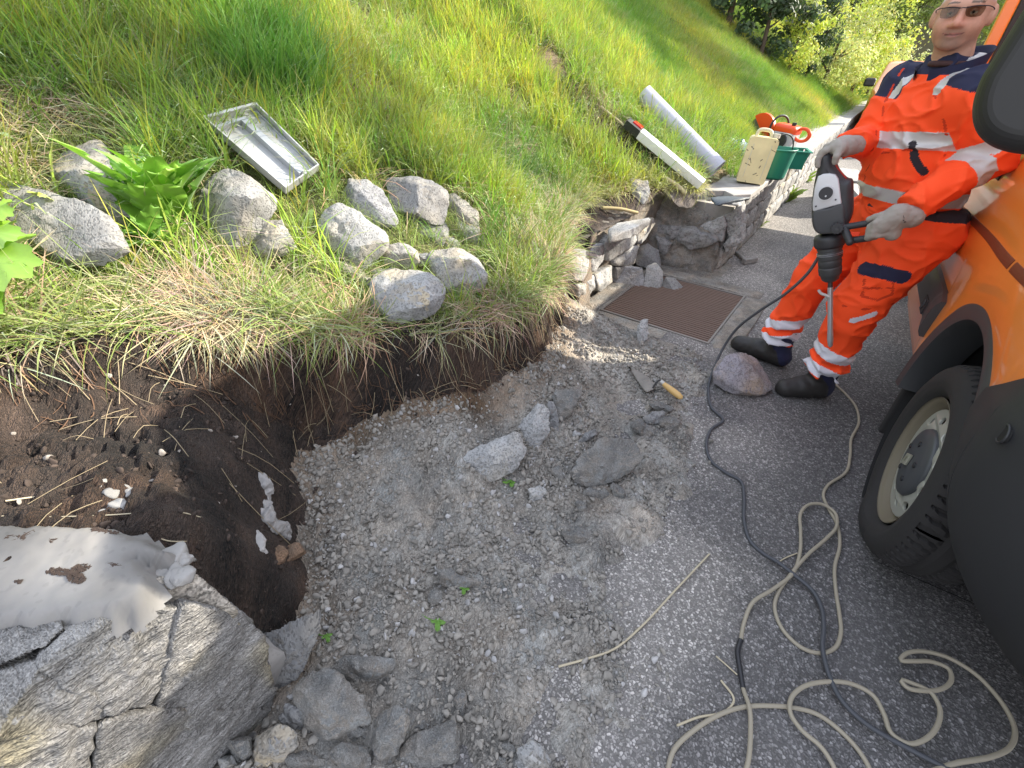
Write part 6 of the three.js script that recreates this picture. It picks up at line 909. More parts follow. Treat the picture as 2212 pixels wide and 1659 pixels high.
  for (const s of [-1, 1]) {
    const g = new THREE.ExtrudeGeometry(lens, { depth: 0.0014, bevelEnabled: false, curveSegments: 10 }); if (s > 0) g.scale(1, 1, 1); else { g.scale(-1, 1, 1); const I = g.index; if (!I) { const P = g.attributes.position.array; for (let i = 0; i < P.length; i += 9) for (let k = 0; k < 3; k++) { const t = P[i + k]; P[i + k] = P[i + 6 + k]; P[i + 6 + k] = t; } g.computeVertexNormals(); } }
    const l = mesh('lens', g, new THREE.MeshPhysicalMaterial({ color: new THREE.Color(0.60, 0.56, 0.50), roughness: 0.02, transmission: 1, thickness: 0, ior: 1.4 }), gl); l.position.set(s * 0.034, 0.010, 0.100); l.rotation.y = s * 0.16;
    const fr = mesh('frame', new THREE.TubeGeometry(new THREE.CatmullRomCurve3([V3(s * 0.006, 0.020, 0.106), V3(s * 0.03, 0.0245, 0.104), V3(s * 0.064, 0.023, 0.092), V3(s * 0.074, 0.020, 0.075), V3(s * 0.080, 0.014, 0.01), V3(s * 0.082, 0.004, -0.02)]), 40, 0.0016, 8), black, gl);
  }
  mesh('bridge', new THREE.TubeGeometry(new THREE.CatmullRomCurve3([V3(-0.007, 0.020, 0.106), V3(0, 0.021, 0.109), V3(0.007, 0.020, 0.106)]), 10, 0.0015, 8), black, gl);
}
// ---------- hammer drill ----------
const f2 = (x, y) => [(2500 + x / 1.746) * 0.6777, (350 + y / 1.746) * 0.6777], f4 = (x, y) => [(2500 + x / 3.687) * 0.6777, (400 + y / 3.687) * 0.6777];
{
  const zf = -2.275, d = thing('hammer_drill', 'black and silver electric hammer drill with a long steel chisel bit held by the worker', 'hammer drill', [-0.06, 0.75, -2.33]), DP = d.position;
  const at = (p, z = zf) => { const q = atZ(...f2(...p), z); return q.sub(DP); }, dk = std([0.030, 0.030, 0.034], { roughness: 0.5 }), gr = std([0.060, 0.062, 0.066], { roughness: 0.55, metalness: 0.2 }), sil = std([0.55, 0.56, 0.58], { roughness: 0.35, metalness: 0.3 });
  const plate = (pts, z, depth, bev, hole) => { const s = new THREE.Shape(pts.map(p => { const q = at(p, z); return new THREE.Vector2(q.x, q.y); })); if (hole) s.holes.push(new THREE.Path(hole.map(p => { const q = at(p, z); return new THREE.Vector2(q.x, q.y); }))); const g = new THREE.ExtrudeGeometry(s, { depth: depth - 2 * bev, bevelEnabled: true, bevelSize: bev * 0.9, bevelOffset: -bev * 0.9, bevelThickness: bev, bevelSegments: 5 }); g.translate(0, 0, z - DP.z - depth + bev); return toCreasedNormals(g, 0.5); };
  const smooth = pts => { const c = new THREE.CatmullRomCurve3(pts.map(p => V3(p[0], p[1], 0)), true, 'centripetal'); return c.getPoints(70).slice(0, -1).map(p => [p.x, p.y]); };
  mesh('housing', plate(smooth([[200, 246], [230, 236], [258, 246], [276, 290], [300, 345], [345, 392], [370, 400], [377, 480], [374, 590], [350, 650], [322, 690], [250, 698], [182, 694], [155, 664], [146, 560], [158, 430], [178, 330]]), zf, 0.10, 0.03), dk, d);
  mesh('motor_cover', plate(smooth([[158, 570], [250, 545], [322, 525], [335, 600], [322, 684], [250, 694], [185, 690], [160, 655]]), zf + 0.012, 0.04, 0.01), gr, d);
  const ring = []; for (let i = 0; i < 40; i++) { const a = i / 40 * 2 * Math.PI; ring.push([228 + 55 * Math.cos(a), 466 + 50 * Math.sin(a)]); }
  mesh('silver_panel', plate([[186, 372], [215, 358], [250, 354], [284, 362], [300, 385], [306, 420], [318, 515], [316, 524], [240, 545], [164, 566], [157, 560], [156, 520], [168, 430]], zf + 0.010, 0.02, 0.004), sil, d);
  const disk = (x, y, rx, mat, nm, z) => { const c = at([x, y], z), m = mesh(nm, new THREE.CylinderGeometry(rx, rx, 0.008, 36).rotateX(Math.PI / 2), mat, d); m.position.copy(c); m.rotation.z = 0; return m; };
  disk(230, 464, 0.0275, sil, 'dial_ring', zf + 0.012); disk(231, 465, 0.0235, dk, 'selector_dial', zf + 0.016); disk(231, 480, 0.003, sil, 'dial_mark', zf + 0.021); disk(176, 537, 0.003, dk, 'screw', zf + 0.011); disk(286, 500, 0.003, dk, 'screw', zf + 0.011);
  mesh('trim_line', new THREE.TubeGeometry(new THREE.CatmullRomCurve3([[268, 262], [285, 305], [318, 350], [345, 382]].map(p => at(p, zf - 0.002))), 24, 0.0025, 6), std([0.4, 0.03, 0.02]), d);
  // gearbox, chuck and chisel turned about the drill's own axis
  const turn = (nm, a, b, prof, mat) => { const A = at(a, zf - 0.045), B = at(b, zf - 0.045), ax = B.clone().sub(A), L = ax.length(), g = new THREE.LatheGeometry(prof.map(([t, r]) => new THREE.Vector2(Math.max(r, 1e-4), t * L)), 40), m = mesh(nm, g, mat, d); m.position.copy(A); m.quaternion.setFromUnitVectors(V3(0, 1, 0), ax.normalize()); return m; };
  turn('clamp_collar', [252, 690], [252, 765], [[0, 0.03], [0.05, 0.052], [0.3, 0.056], [0.75, 0.056], [0.95, 0.05], [1, 0.03]], dk);
  turn('gearbox', [252, 745], [254, 885], [[0, 0.02], [0, 0.044], [0.2, 0.0455], [0.24, 0.0425], [0.30, 0.0425], [0.34, 0.0455], [0.55, 0.045], [0.58, 0.041], [0.64, 0.041], [0.68, 0.0435], [1, 0.040], [1, 0.01]], gr);
  for (const y of [792, 800]) turn('steel_ring', [253, y], [253, y + 4], [[0, 0.03], [0, 0.0462], [1, 0.0462], [1, 0.03]], std([0.5, 0.5, 0.52], { metalness: 0.8, roughness: 0.3 }));
  turn('chuck', [254, 870], [256, 955], [[0, 0.02], [0, 0.041], [0.1, 0.043], [0.5, 0.041], [0.56, 0.036], [0.85, 0.031], [0.97, 0.022], [1, 0.008]], std([0.05, 0.05, 0.052], { roughness: 0.45 }));
  turn('bit_shank', [256, 945], [256, 1000], [[0, 0.009], [1, 0.0095], [1.02, 0.005]], std([0.10, 0.1, 0.105], { metalness: 0.7, roughness: 0.4 }));
  turn('chisel_bit', [256, 985], [256, 1322], [[0, 0.004], [0.005, 0.0105], [0.7, 0.0105], [0.86, 0.0125], [0.97, 0.009], [1, 0.002]], std([0.62, 0.62, 0.64], { metalness: 0.7, roughness: 0.28 }));
  const st = mesh('bit_strap', new THREE.TubeGeometry(new THREE.CatmullRomCurve3([[252, 1042], [230, 1032], [205, 1022], [190, 1003]].map(p => at(p, zf - 0.03))), 20, 0.006, 6), std([0.5, 0.47, 0.45]), d); st.scale.z = 1;
  // side handle: clamp knob and a D of two bars
  const bar = (a, b, r, nm = 'side_handle', z0 = zf + 0.01, z1 = zf + 0.03) => { const A = atZ(...f4(...a), z0).sub(DP), B = atZ(...f4(...b), z1).sub(DP), ax = B.clone().sub(A), m = mesh(nm, new THREE.CapsuleGeometry(r, ax.length(), 6, 16), dk, d); m.position.copy(A).add(B).multiplyScalar(0.5); m.quaternion.setFromUnitVectors(V3(0, 1, 0), ax.normalize()); return m; };
  bar([740, 1190], [1180, 1115], 0.0125); bar([760, 1355], [1010, 1320], 0.013); bar([700, 1200], [770, 1370], 0.014, 'handle_bow'); bar([1190, 1115], [1230, 1260], 0.012, 'handle_bow', zf + 0.03, zf + 0.03); 
  { const c = atZ(...f4(625, 1205), zf + 0.028).sub(DP); const s = new THREE.Shape(); for (let i = 0; i <= 48; i++) { const a = i / 48 * 2 * Math.PI, r = 0.0185 + 0.0022 * Math.cos(a * 12); (i ? s.lineTo : s.moveTo).call(s, Math.cos(a) * r, Math.sin(a) * r); } const g = new THREE.ExtrudeGeometry(s, { depth: 0.012, bevelEnabled: true, bevelSize: 0.002, bevelThickness: 0.002, bevelSegments: 2 }); const m = mesh('clamp_knob', g, dk, d); m.position.copy(c); const b = mesh('knob_bolt', new THREE.CylinderGeometry(0.006, 0.006, 0.006, 20).rotateX(Math.PI / 2), gr, d); b.position.copy(c).add(V3(0, 0, 0.017)); }
  { const A = atZ(...f4(830, 1275), zf + 0.02).sub(DP), m = mesh('red_marker', new RoundedBoxGeometry(0.03, 0.016, 0.006, 2, 0.002), std([0.85, 0.06, 0.02]), d); m.position.copy(A); m.rotation.z = 0.15; }
}
{ // gloves
  const glove = std([0.30, 0.27, 0.24], { roughness: 0.85 }), cuffM = std([0.36, 0.33, 0.30], { roughness: 0.85 });
  const P = (x, y, z) => { const q = atZ(...f4(x, y), z); return [q.x, q.y, q.z]; };
  const finger = (x, y, z, pts, r0, r1) => { let d = 9; for (let i = 0; i < pts.length - 1; i++) d = Math.min(d, cap(x, y, z, pts[i], pts[i + 1], lerp(r0, r1, i / (pts.length - 1)), lerp(r0, r1, (i + 1) / (pts.length - 1)))); return d; };
  const wr = n => 0.0022 * n;
  const hand = (nm, f, pts) => { const lo = [0, 1, 2].map(k => Math.min(...pts.map(p => p[k])) - 0.06), hi = [0, 1, 2].map(k => Math.max(...pts.map(p => p[k])) + 0.06); return mesh(nm, toLocal(surfaceNets((x, y, z) => f(x, y, z) + wr(n3(x * 55, y * 55, z * 55) + 0.6 * n3(x * 120, y * 120, z * 120)), lo, hi, 0.0036)), glove, worker); };
  // right hand closed over the top of the machine
  const c0 = P(850, 225, -2.44), c1 = P(700, 245, -2.37), k = [P(560, 262, -2.285), P(535, 255, -2.315), P(515, 250, -2.345), P(505, 255, -2.372)], fr = [];
  k.forEach((b, i) => { const z = b[2]; fr.push([b, P(455 - i * 6, 310 + i * 4, z), P(400 + i * 4, 395, z), P(395 + i * 8, 470 - i * 14, z)]); });
  const th = [P(690, 270, -2.33), P(640, 300, -2.275), P(615, 360, -2.262), P(600, 428, -2.268)];
  hand('glove', (x, y, z) => { let d = smin(cap(x, y, z, c0, c1, 0.036, 0.034), cap(x, y, z, c1, P(590, 262, -2.32), 0.034, 0.026), 0.02); d = smin(d, cap(x, y, z, P(640, 262, -2.29), P(600, 258, -2.365), 0.026, 0.022), 0.02); for (const q of fr) d = smin(d, finger(x, y, z, q, 0.0135, 0.0105), 0.006); d = smin(d, finger(x, y, z, th, 0.016, 0.0115), 0.010); return d; }, [c0, c1, ...fr.flat(), ...th]);
  // left hand round the side handle
  const w0 = P(1500, 1075, -2.235), w1 = P(1330, 1060, -2.215), pm = P(1180, 1150, -2.205), kn = [P(1130, 1105, -2.20), P(1150, 1160, -2.192), P(1175, 1215, -2.192), P(1200, 1270, -2.20)], fl = [];
  kn.forEach((b, i) => { fl.push([b, P(1075 - i * 14, 1145 + i * 50, -2.19), P(1010 - i * 10, 1185 + i * 46, -2.205), P(1040 + i * 10, 1205 + i * 36, -2.245)]); });
  const tl = [P(1230, 1075, -2.215), P(1140, 1060, -2.215), P(1070, 1075, -2.225), P(1000, 1100, -2.235)];
  const gl = hand('glove', (x, y, z) => { let d = smin(cap(x, y, z, w0, w1, 0.038, 0.036), cap(x, y, z, w1, pm, 0.037, 0.032), 0.02); d = smin(d, cap(x, y, z, P(1240, 1110, -2.215), P(1270, 1270, -2.215), 0.027, 0.026), 0.02); for (const q of fl) d = smin(d, finger(x, y, z, q, 0.0135, 0.0105), 0.006); d = smin(d, finger(x, y, z, tl, 0.015, 0.011), 0.010); return d; }, [w0, w1, pm, ...fl.flat(), ...tl]);
  // the hand-written letters on the cuff
  const ink = (pts) => { const c = new THREE.CatmullRomCurve3(pts.map(([x, y]) => { const q = atZ(...f4(x, y), -2.1784); return q.sub(WP); })); mesh('ink_letter', new THREE.TubeGeometry(c, 16, 0.0016, 6), std([0.01, 0.01, 0.012]), gl); };
  ink([[1348, 1045], [1368, 1082]]); ink([[1358, 1064], [1392, 1052]]); ink([[1380, 1030], [1402, 1072]]); ink([[1412, 1082], [1396, 1090], [1392, 1108], [1408, 1116]]); ink([[1404, 1136], [1432, 1132]]);
}
// ---------- tools and things left about ----------
const fT = (x, y) => [(1900 + x / 2.765) * 0.6777, (280 + y / 2.765) * 0.6777];
const plasticOf = (rgb, o = {}) => std(rgb, { roughness: 0.45, ...o });
function tube(pts, r, o = {}) { return new THREE.TubeGeometry(new THREE.CatmullRomCurve3(pts, false, 'centripetal'), o.n ?? pts.length * 8, r, o.k ?? 8); }
function quadBoxes(c, parent) { // pieces laid out on a quadrilateral: P(u, v, height)
  const n = c[1].clone().sub(c[0]).cross(c[3].clone().sub(c[0])).normalize(); if (n.y < 0) n.negate();
  const P = (u, v, h) => c[0].clone().multiplyScalar((1 - u) * (1 - v)).addScaledVector(c[1], u * (1 - v)).addScaledVector(c[2], u * v).addScaledVector(c[3], (1 - u) * v).addScaledVector(n, h).sub(parent.position);
  return (nm, u0, u1, v0, v1, h0, h1, mat, skew = 0) => { const q = [P(u0, v0, h0), P(u1, v0, h0), P(u1 + skew, v1, h0), P(u0 + skew, v1, h0), P(u0, v0, h1), P(u1, v0, h1), P(u1 + skew, v1, h1), P(u0 + skew, v1, h1)], g = new THREE.BufferGeometry().setFromPoints(q); g.setIndex([0, 2, 1, 0, 3, 2, 4, 5, 6, 4, 6, 7, 0, 1, 5, 0, 5, 4, 1, 2, 6, 1, 6, 5, 2, 3, 7, 2, 7, 6, 3, 0, 4, 3, 4, 7]); const f = g.toNonIndexed(); f.computeVertexNormals(); mat.side = THREE.DoubleSide; return mesh(nm, f, mat, parent); };
}
{ // metal tray lying in the grass
  const c = [[175, 170], [515, 92], [905, 440], [690, 590]].map((q, i) => onGround(...f5(...q)).add(V3(0.02, [0.07, 0.085, 0.06, 0.055][i], 0.02))), t = thing('metal_tray', 'galvanised metal tray with a stiffening rib lying tilted in the grass', 'tray', c[0].toArray()), B = quadBoxes(c, t), zn = std([0.42, 0.425, 0.43], { metalness: 0.35, roughness: 0.42 }), zd = std([0.36, 0.38, 0.40], { metalness: 0.4, roughness: 0.45 });
  B('base', 0, 1, 0, 1, 0, 0.004, zn); B('rim', 0, 1, -0.02, 0.012, 0, 0.035, zn); B('rim', 0, 1, 0.985, 1, 0, 0.035, zn); B('rim', 0, 0.025, 0.013, 0.984, 0, 0.035, zn); B('rim', 0.975, 1, 0.013, 0.984, 0, 0.035, zn);
  B('lip', 0.05, 0.07, 0.03, 0.97, 0.004, 0.014, zd); B('lip', 0.93, 0.95, 0.03, 0.97, 0.004, 0.014, zd);
  B('stiffening_rib', 0.50, 0.62, 0.14, 0.95, 0.004, 0.03, zd); B('cross_rib', 0.03, 0.61, 0.105, 0.135, 0.004, 0.03, zd);
}
{ // plastic pipe, marker post and rods lying on the slope
  const a = onGround(1384, 240).add(V3(0, 0.13, 0)), b = onGround(1542, 392).add(V3(0, 0.10, 0)), pipe = thing('plastic_pipe', 'pale grey plastic pipe lying down the grass slope', 'pipe', b.toArray()), L = a.distanceTo(b), dir = a.clone().sub(b).normalize(), pm = plasticOf([0.42, 0.43, 0.50]); pm.side = THREE.DoubleSide;
  const g = new THREE.LatheGeometry([[0.072, 0], [0.082, 0], [0.082, 0.1], [0.078, 0.115], [0.078, L], [0.071, L], [0.071, 0.02], [0.072, 0]].map(q => new THREE.Vector2(...q)), 40); const m = mesh('barrel', toCreasedNormals(g, 0.4), pm, pipe); m.quaternion.setFromUnitVectors(V3(0, 1, 0), dir);
  const ring = mesh('socket_ring', new THREE.TorusGeometry(0.080, 0.006, 10, 40).rotateX(Math.PI / 2), plasticOf([0.4, 0.41, 0.47]), pipe); ring.quaternion.copy(m.quaternion);
  const c = onGround(1350, 300).add(V3(0, 0.12, 0)), d = onGround(1510, 422).add(V3(0, 0.09, 0)), post = thing('marker_post', 'white road marker post with a red reflector and black head lying on the slope', 'marker post', d.toArray()), pl = c.distanceTo(d), pd = c.clone().sub(d).normalize(), right = pd.clone().cross(V3(0, 1, 0)).normalize(), nrm = right.clone().cross(pd).normalize();
  const basis = new THREE.Matrix4().makeBasis(right, pd, nrm), white = plasticOf([0.75, 0.76, 0.78]);
  const sec = new THREE.Shape([[-0.072, 0.02], [-0.058, -0.035], [0.058, -0.035], [0.072, 0.02], [0.0, 0.034]].map(q => new THREE.Vector2(...q))), ex = (h, y) => { const q = new THREE.ExtrudeGeometry(sec, { depth: h, bevelEnabled: true, bevelSize: 0.003, bevelThickness: 0.003, bevelSegments: 2 }); q.rotateX(-Math.PI / 2); q.scale(1, 1, -1); const I = q.index, P = q.attributes.position.array; for (let i = 0; i < P.length; i += 9) for (let k = 0; k < 3; k++) { const t = P[i + k]; P[i + k] = P[i + 6 + k]; P[i + 6 + k] = t; } q.computeVertexNormals(); q.translate(0, y, 0); return q; };
  const hold = (nm, geo, mat) => { const o = mesh(nm, geo, mat, post); o.quaternion.setFromRotationMatrix(basis); return o; };
  hold('shaft', ex(pl - 0.14, 0), white); hold('head', ex(0.10, pl - 0.136), plastic); const cap2 = hold('top', ex(0.03, pl - 0.032), plastic);
  const rf = new RoundedBoxGeometry(0.085, 0.085, 0.016, 3, 0.006); rf.translate(0, pl - 0.085, 0.032); hold('reflector', rf, std([0.55, 0.01, 0.012], { roughness: 0.15 })); const sl = new THREE.BoxGeometry(0.004, pl - 0.26, 0.004); sl.translate(0.028, (pl - 0.26) / 2, 0.028); hold('edge_line', sl, plasticOf([0.5, 0.5, 0.52]));
  const rod = (u0, v0, u1, v1, r, nm, label, cat, mat, h = 0.05) => { const A = onGround(u0, v0).add(V3(0, h, 0)), Bq = onGround(u1, v1).add(V3(0, h, 0)), mid = A.clone().lerp(Bq, 0.5).add(V3(0, 0.01, 0)), t = mesh(nm, tube([A, mid, Bq].map(p => p.clone().sub(Bq)), r, { n: 20 }), mat); t.position.copy(Bq); tag(t, label, cat); };
  rod(1318, 212, 1462, 350, 0.013, 'thin_rod', 'thin grey-white rod between the pipe and the marker post', 'rod', plasticOf([0.45, 0.47, 0.42]), 0.07);
  rod(1295, 258, 1392, 345, 0.008, 'wooden_stake', 'thin pale wooden stake upslope of the marker post', 'stake', std([0.42, 0.36, 0.22]), 0.09); rod(1432, 398, 1478, 432, 0.016, 'wooden_stake', 'short pale wooden stake below the marker post near the wall', 'stake', std([0.5, 0.44, 0.3]), 0.05);
  rod(1376, 466, 1300, 455, 0.012, 'wood_splinter', 'pale wood splinter on the soil above the niche wall', 'splinter', std([0.5, 0.40, 0.2]), 0.02);
}
const copeAt = (x, y) => { let p = atY(...fT(x, y), 0.56); for (let i = 0; i < 4; i++) p = atY(...fT(x, y), 0.552 + rise(p.z)); return p; };
{ // canister
  const p = copeAt(1345, 838), c = thing('canister', 'cream plastic canister with dark scuffs standing on the wall top', 'canister', p.toArray()); c.rotation.set(-0.03, 0.25, -0.05);
  const sc = canisterTex(); function canisterTex() { const f = tfbm(4, 404, 4), r = rngOf(9), marks = Array.from({ length: 26 }, () => [r(), r(), 0.01 + 0.05 * r(), 0.004 + 0.006 * r(), r() * 3]); return dataTex(256, 256, (i, j) => { const u = i / 256, v = j / 256, m = f(u, v); let k = 0; for (const [a, b, l, w, t] of marks) { const dx = u - a, dy = v - b, x = dx * Math.cos(t) + dy * Math.sin(t), y = -dx * Math.sin(t) + dy * Math.cos(t); if (Math.abs(x) < l && Math.abs(y) < w) k = 0.8; } const q = 0.86 + 0.16 * (m - 0.5); return [lerp(q, 0.25, k), lerp(q * 0.94, 0.22, k), lerp(q * 0.72, 0.18, k)]; }, true); }
  const s = new THREE.Shape(), w = 0.125, h = 0.375, rr = 0.035; s.moveTo(-w + rr, 0); s.lineTo(w - rr, 0); s.quadraticCurveTo(w, 0, w, rr); s.lineTo(w, h - 0.05); s.quadraticCurveTo(w, h, w - 0.05, h); s.lineTo(-w + 0.05, h); s.quadraticCurveTo(-w, h, -w, h - 0.05); s.lineTo(-w, rr); s.quadraticCurveTo(-w, 0, -w + rr, 0);
  const g = new THREE.ExtrudeGeometry(s, { depth: 0.12, bevelEnabled: true, bevelSize: 0.0, bevelThickness: 0.022, bevelOffset: -0.012, bevelSegments: 6, curveSegments: 8 }); g.translate(0, 0.0, -0.06); mesh('tank', boxUV(toCreasedNormals(g, 0.6), 0.4), new THREE.MeshStandardMaterial({ map: sc, roughness: 0.5 }), c);
  const hd = mesh('handle', tube([V3(-0.07, 0.36, 0), V3(-0.06, 0.405, 0), V3(0.03, 0.405, 0), V3(0.05, 0.36, 0)], 0.014), plasticOf([0.62, 0.58, 0.40]), c); const cp = mesh('screw_cap', new THREE.CylinderGeometry(0.026, 0.026, 0.03, 24), plasticOf([0.5, 0.48, 0.42]), c); cp.position.set(0.085, 0.38, 0);
  for (const x of [-0.07, 0.07]) { const m = mesh('moulded_rib', new RoundedBoxGeometry(0.006, 0.26, 0.006, 2, 0.0025), plasticOf([0.6, 0.56, 0.40]), c); m.position.set(x, 0.18, 0.082); }
}
{ // green bucket, green tub, saw, white bag
  const gm = plasticOf([0.015, 0.19, 0.13]); gm.side = THREE.DoubleSide; const p = copeAt(1500, 810), b = thing('bucket', 'dark green plastic bucket half hidden behind the cream canister', 'bucket', [p.x + 0.02, p.y, p.z - 0.12]);
  mesh('pail', new THREE.LatheGeometry([[0.001, 0.002], [0.095, 0], [0.102, 0.02], [0.13, 0.235], [0.14, 0.24], [0.14, 0.25], [0.126, 0.25], [0.098, 0.02], [0.001, 0.01]].map(q => new THREE.Vector2(...q)), 40), gm, b); const h = mesh('bail', new THREE.TorusGeometry(0.125, 0.006, 8, 30, Math.PI), plastic, b); h.position.y = 0.235; h.rotation.y = 0.9; mesh('fill', new THREE.CylinderGeometry(0.115, 0.11, 0.02, 30).translate(0, 0.16, 0), std([0.4, 0.4, 0.38]), b);
  const q = copeAt(1650, 725), t = thing('tub', 'green plastic mixing tub with grey dried mortar on the wall behind the canister', 'tub', [q.x - 0.06, q.y, q.z - 0.2]); t.rotation.y = 0.3;
  const wall = (w, h, d, x, y, z, rx, rz) => { const m = mesh('side', new RoundedBoxGeometry(w, h, d, 2, 0.003), gm, t); m.position.set(x, y, z); m.rotation.set(rx, 0, rz); }; wall(0.36, 0.16, 0.008, 0, 0.08, 0.125, 0.2, 0); wall(0.36, 0.16, 0.008, 0, 0.08, -0.125, -0.2, 0); wall(0.008, 0.16, 0.25, 0.18, 0.08, 0, 0, -0.2); wall(0.008, 0.16, 0.25, -0.18, 0.08, 0, 0, 0.2);
  mesh('bottom', new THREE.BoxGeometry(0.35, 0.008, 0.24).translate(0, 0.01, 0), gm, t); for (const [w, d, x, z] of [[0.43, 0.03, 0, 0.145], [0.43, 0.03, 0, -0.145], [0.03, 0.26, 0.2, 0], [0.03, 0.26, -0.2, 0]]) { const m = mesh('rim', new RoundedBoxGeometry(w, 0.012, d, 2, 0.004), gm, t); m.position.set(x, 0.162, z); } mesh('dried_mortar', rockGeo([[-0.16, 0.05, -0.1], [0.16, 0.05, -0.1], [-0.16, 0.05, 0.1], [0.16, 0.05, 0.1], [0, 0.13, 0], [0.1, 0.12, 0.05]].map(v => V3(...v)), { detail: 8, amp: 0.012, freq: 14 }), M.mortar, t);
  const sp = copeAt(1600, 620), s = thing('cutoff_saw', 'orange petrol cut-off saw with black and grey motor on the wall top', 'saw', [sp.x - 0.12, sp.y + 0.01, sp.z - 0.55]); s.rotation.y = -0.35; s.scale.setScalar(1.0);
  const or = plasticOf([0.75, 0.075, 0.012]), gy = plasticOf([0.35, 0.36, 0.37]);
  const put2 = (nm, g, m, x, y, z, rx = 0, ry = 0, rz = 0) => { const o = mesh(nm, g, m, s); o.position.set(x, y, z); o.rotation.set(rx, ry, rz); return o; };
  put2('motor', new RoundedBoxGeometry(0.26, 0.2, 0.2, 4, 0.04), gy, 0.05, 0.12, 0); put2('top_cover', new RoundedBoxGeometry(0.28, 0.1, 0.19, 4, 0.04), or, 0.05, 0.23, 0, 0, 0, -0.1); put2('starter', new THREE.CylinderGeometry(0.07, 0.075, 0.03, 24).rotateX(Math.PI / 2), plastic, 0.06, 0.12, 0.11);
  const hg = new THREE.TorusGeometry(0.075, 0.02, 10, 30); put2('rear_handle', hg, or, 0.24, 0.19, 0).scale.set(1.1, 0.85, 1); put2('front_handle', new THREE.TorusGeometry(0.12, 0.012, 8, 30, Math.PI * 1.2), plastic, -0.06, 0.24, 0, 0, 1.2, 0.3);
  const gd = new THREE.CylinderGeometry(0.17, 0.17, 0.045, 40, 1, false, 0, Math.PI * 1.1).rotateX(Math.PI / 2); put2('blade_guard', gd, or, -0.28, 0.20, 0, 0, 0, 0.4).material.side = THREE.DoubleSide; put2('blade', new THREE.CylinderGeometry(0.15, 0.15, 0.004, 48).rotateX(Math.PI / 2), std([0.25, 0.25, 0.25], { metalness: 0.7, roughness: 0.4 }), -0.28, 0.2, 0); put2('arm', new RoundedBoxGeometry(0.26, 0.07, 0.05, 3, 0.02), or, -0.14, 0.19, 0, 0, 0, -0.1); put2('fuel_cap', new THREE.CylinderGeometry(0.025, 0.025, 0.03, 20), plastic, 0.12, 0.29, 0.02);
  const bp = onGround(...fT(1215, 590)), bag = thing('plastic_bag', 'crumpled white and dark green plastic bag in the grass left of the canister', 'bag', bp.toArray()); { const g = rockGeo([[-0.22, 0, -0.1], [0.22, 0, -0.08], [-0.2, 0, 0.12], [0.2, 0, 0.12], [-0.15, 0.16, 0], [0.18, 0.1, 0.02], [0, 0.12, -0.08]].map(v => V3(...v)), { detail: 16, p: 12, amp: 0.035, freq: 9, amp2: 0.01, freq2: 30 }); const c = []; const P = g.attributes.position; for (let i = 0; i < P.count; i += 3) { const k = n3(P.getX(i) * 11, P.getY(i) * 9, P.getZ(i) * 11) > 0.12 ? [0.02, 0.10, 0.10] : [0.55, 0.62, 0.62]; for (let q2 = 0; q2 < 3; q2++) c.push(...k); } g.setAttribute('color', new THREE.Float32BufferAttribute(c, 3)); mesh('sheet', g, std(null, { vertexColors: true, roughness: 0.4 }), bag); }
}
{ // slate flake on the torn wall end, kerb stone behind the worker
  const pts = [[1345, 70], [1480, 62], [1665, 70], [1500, 105], [1385, 122]].map(q => atY(...f3(...q), 0.575)), c = pts[0].clone(), all = []; pts.forEach(p => { p.sub(c); all.push(p, p.clone().add(V3(0, -0.022, 0))); }); const m = mesh('slate', rockGeo(all, { detail: 14, amp: 0.003, p: 40 }), std([0.055, 0.07, 0.085], { roughness: 0.6 })); m.position.copy(c); tag(m, 'dark blue-grey slate flake on the end of the wall top', 'slate');
  const k = thing('kerb_stone', 'pale concrete kerb stone lying on the road behind the worker', 'kerb stone', [-0.20, rise(-6.4), -6.6]); k.rotation.y = 0.12; const s = new THREE.Shape([[-0.16, 0], [0.16, 0], [0.16, 0.22], [0.0, 0.34], [-0.16, 0.34]].map(q => new THREE.Vector2(...q))); const g = new THREE.ExtrudeGeometry(s, { depth: 0.9, bevelEnabled: true, bevelSize: 0.01, bevelThickness: 0.01, bevelSegments: 2 }); mesh('block', boxUV(g, 0.5), fromT(T.mortar, 0.004, { color: new THREE.Color(1.2, 1.2, 1.22) }), k).position.z = -0.9; mesh('face_plate', new RoundedBoxGeometry(0.3, 0.03, 0.85, 2, 0.008), fromT(T.mortar, 0.003), k).position.set(-0.02, 0.36, -0.45);
}
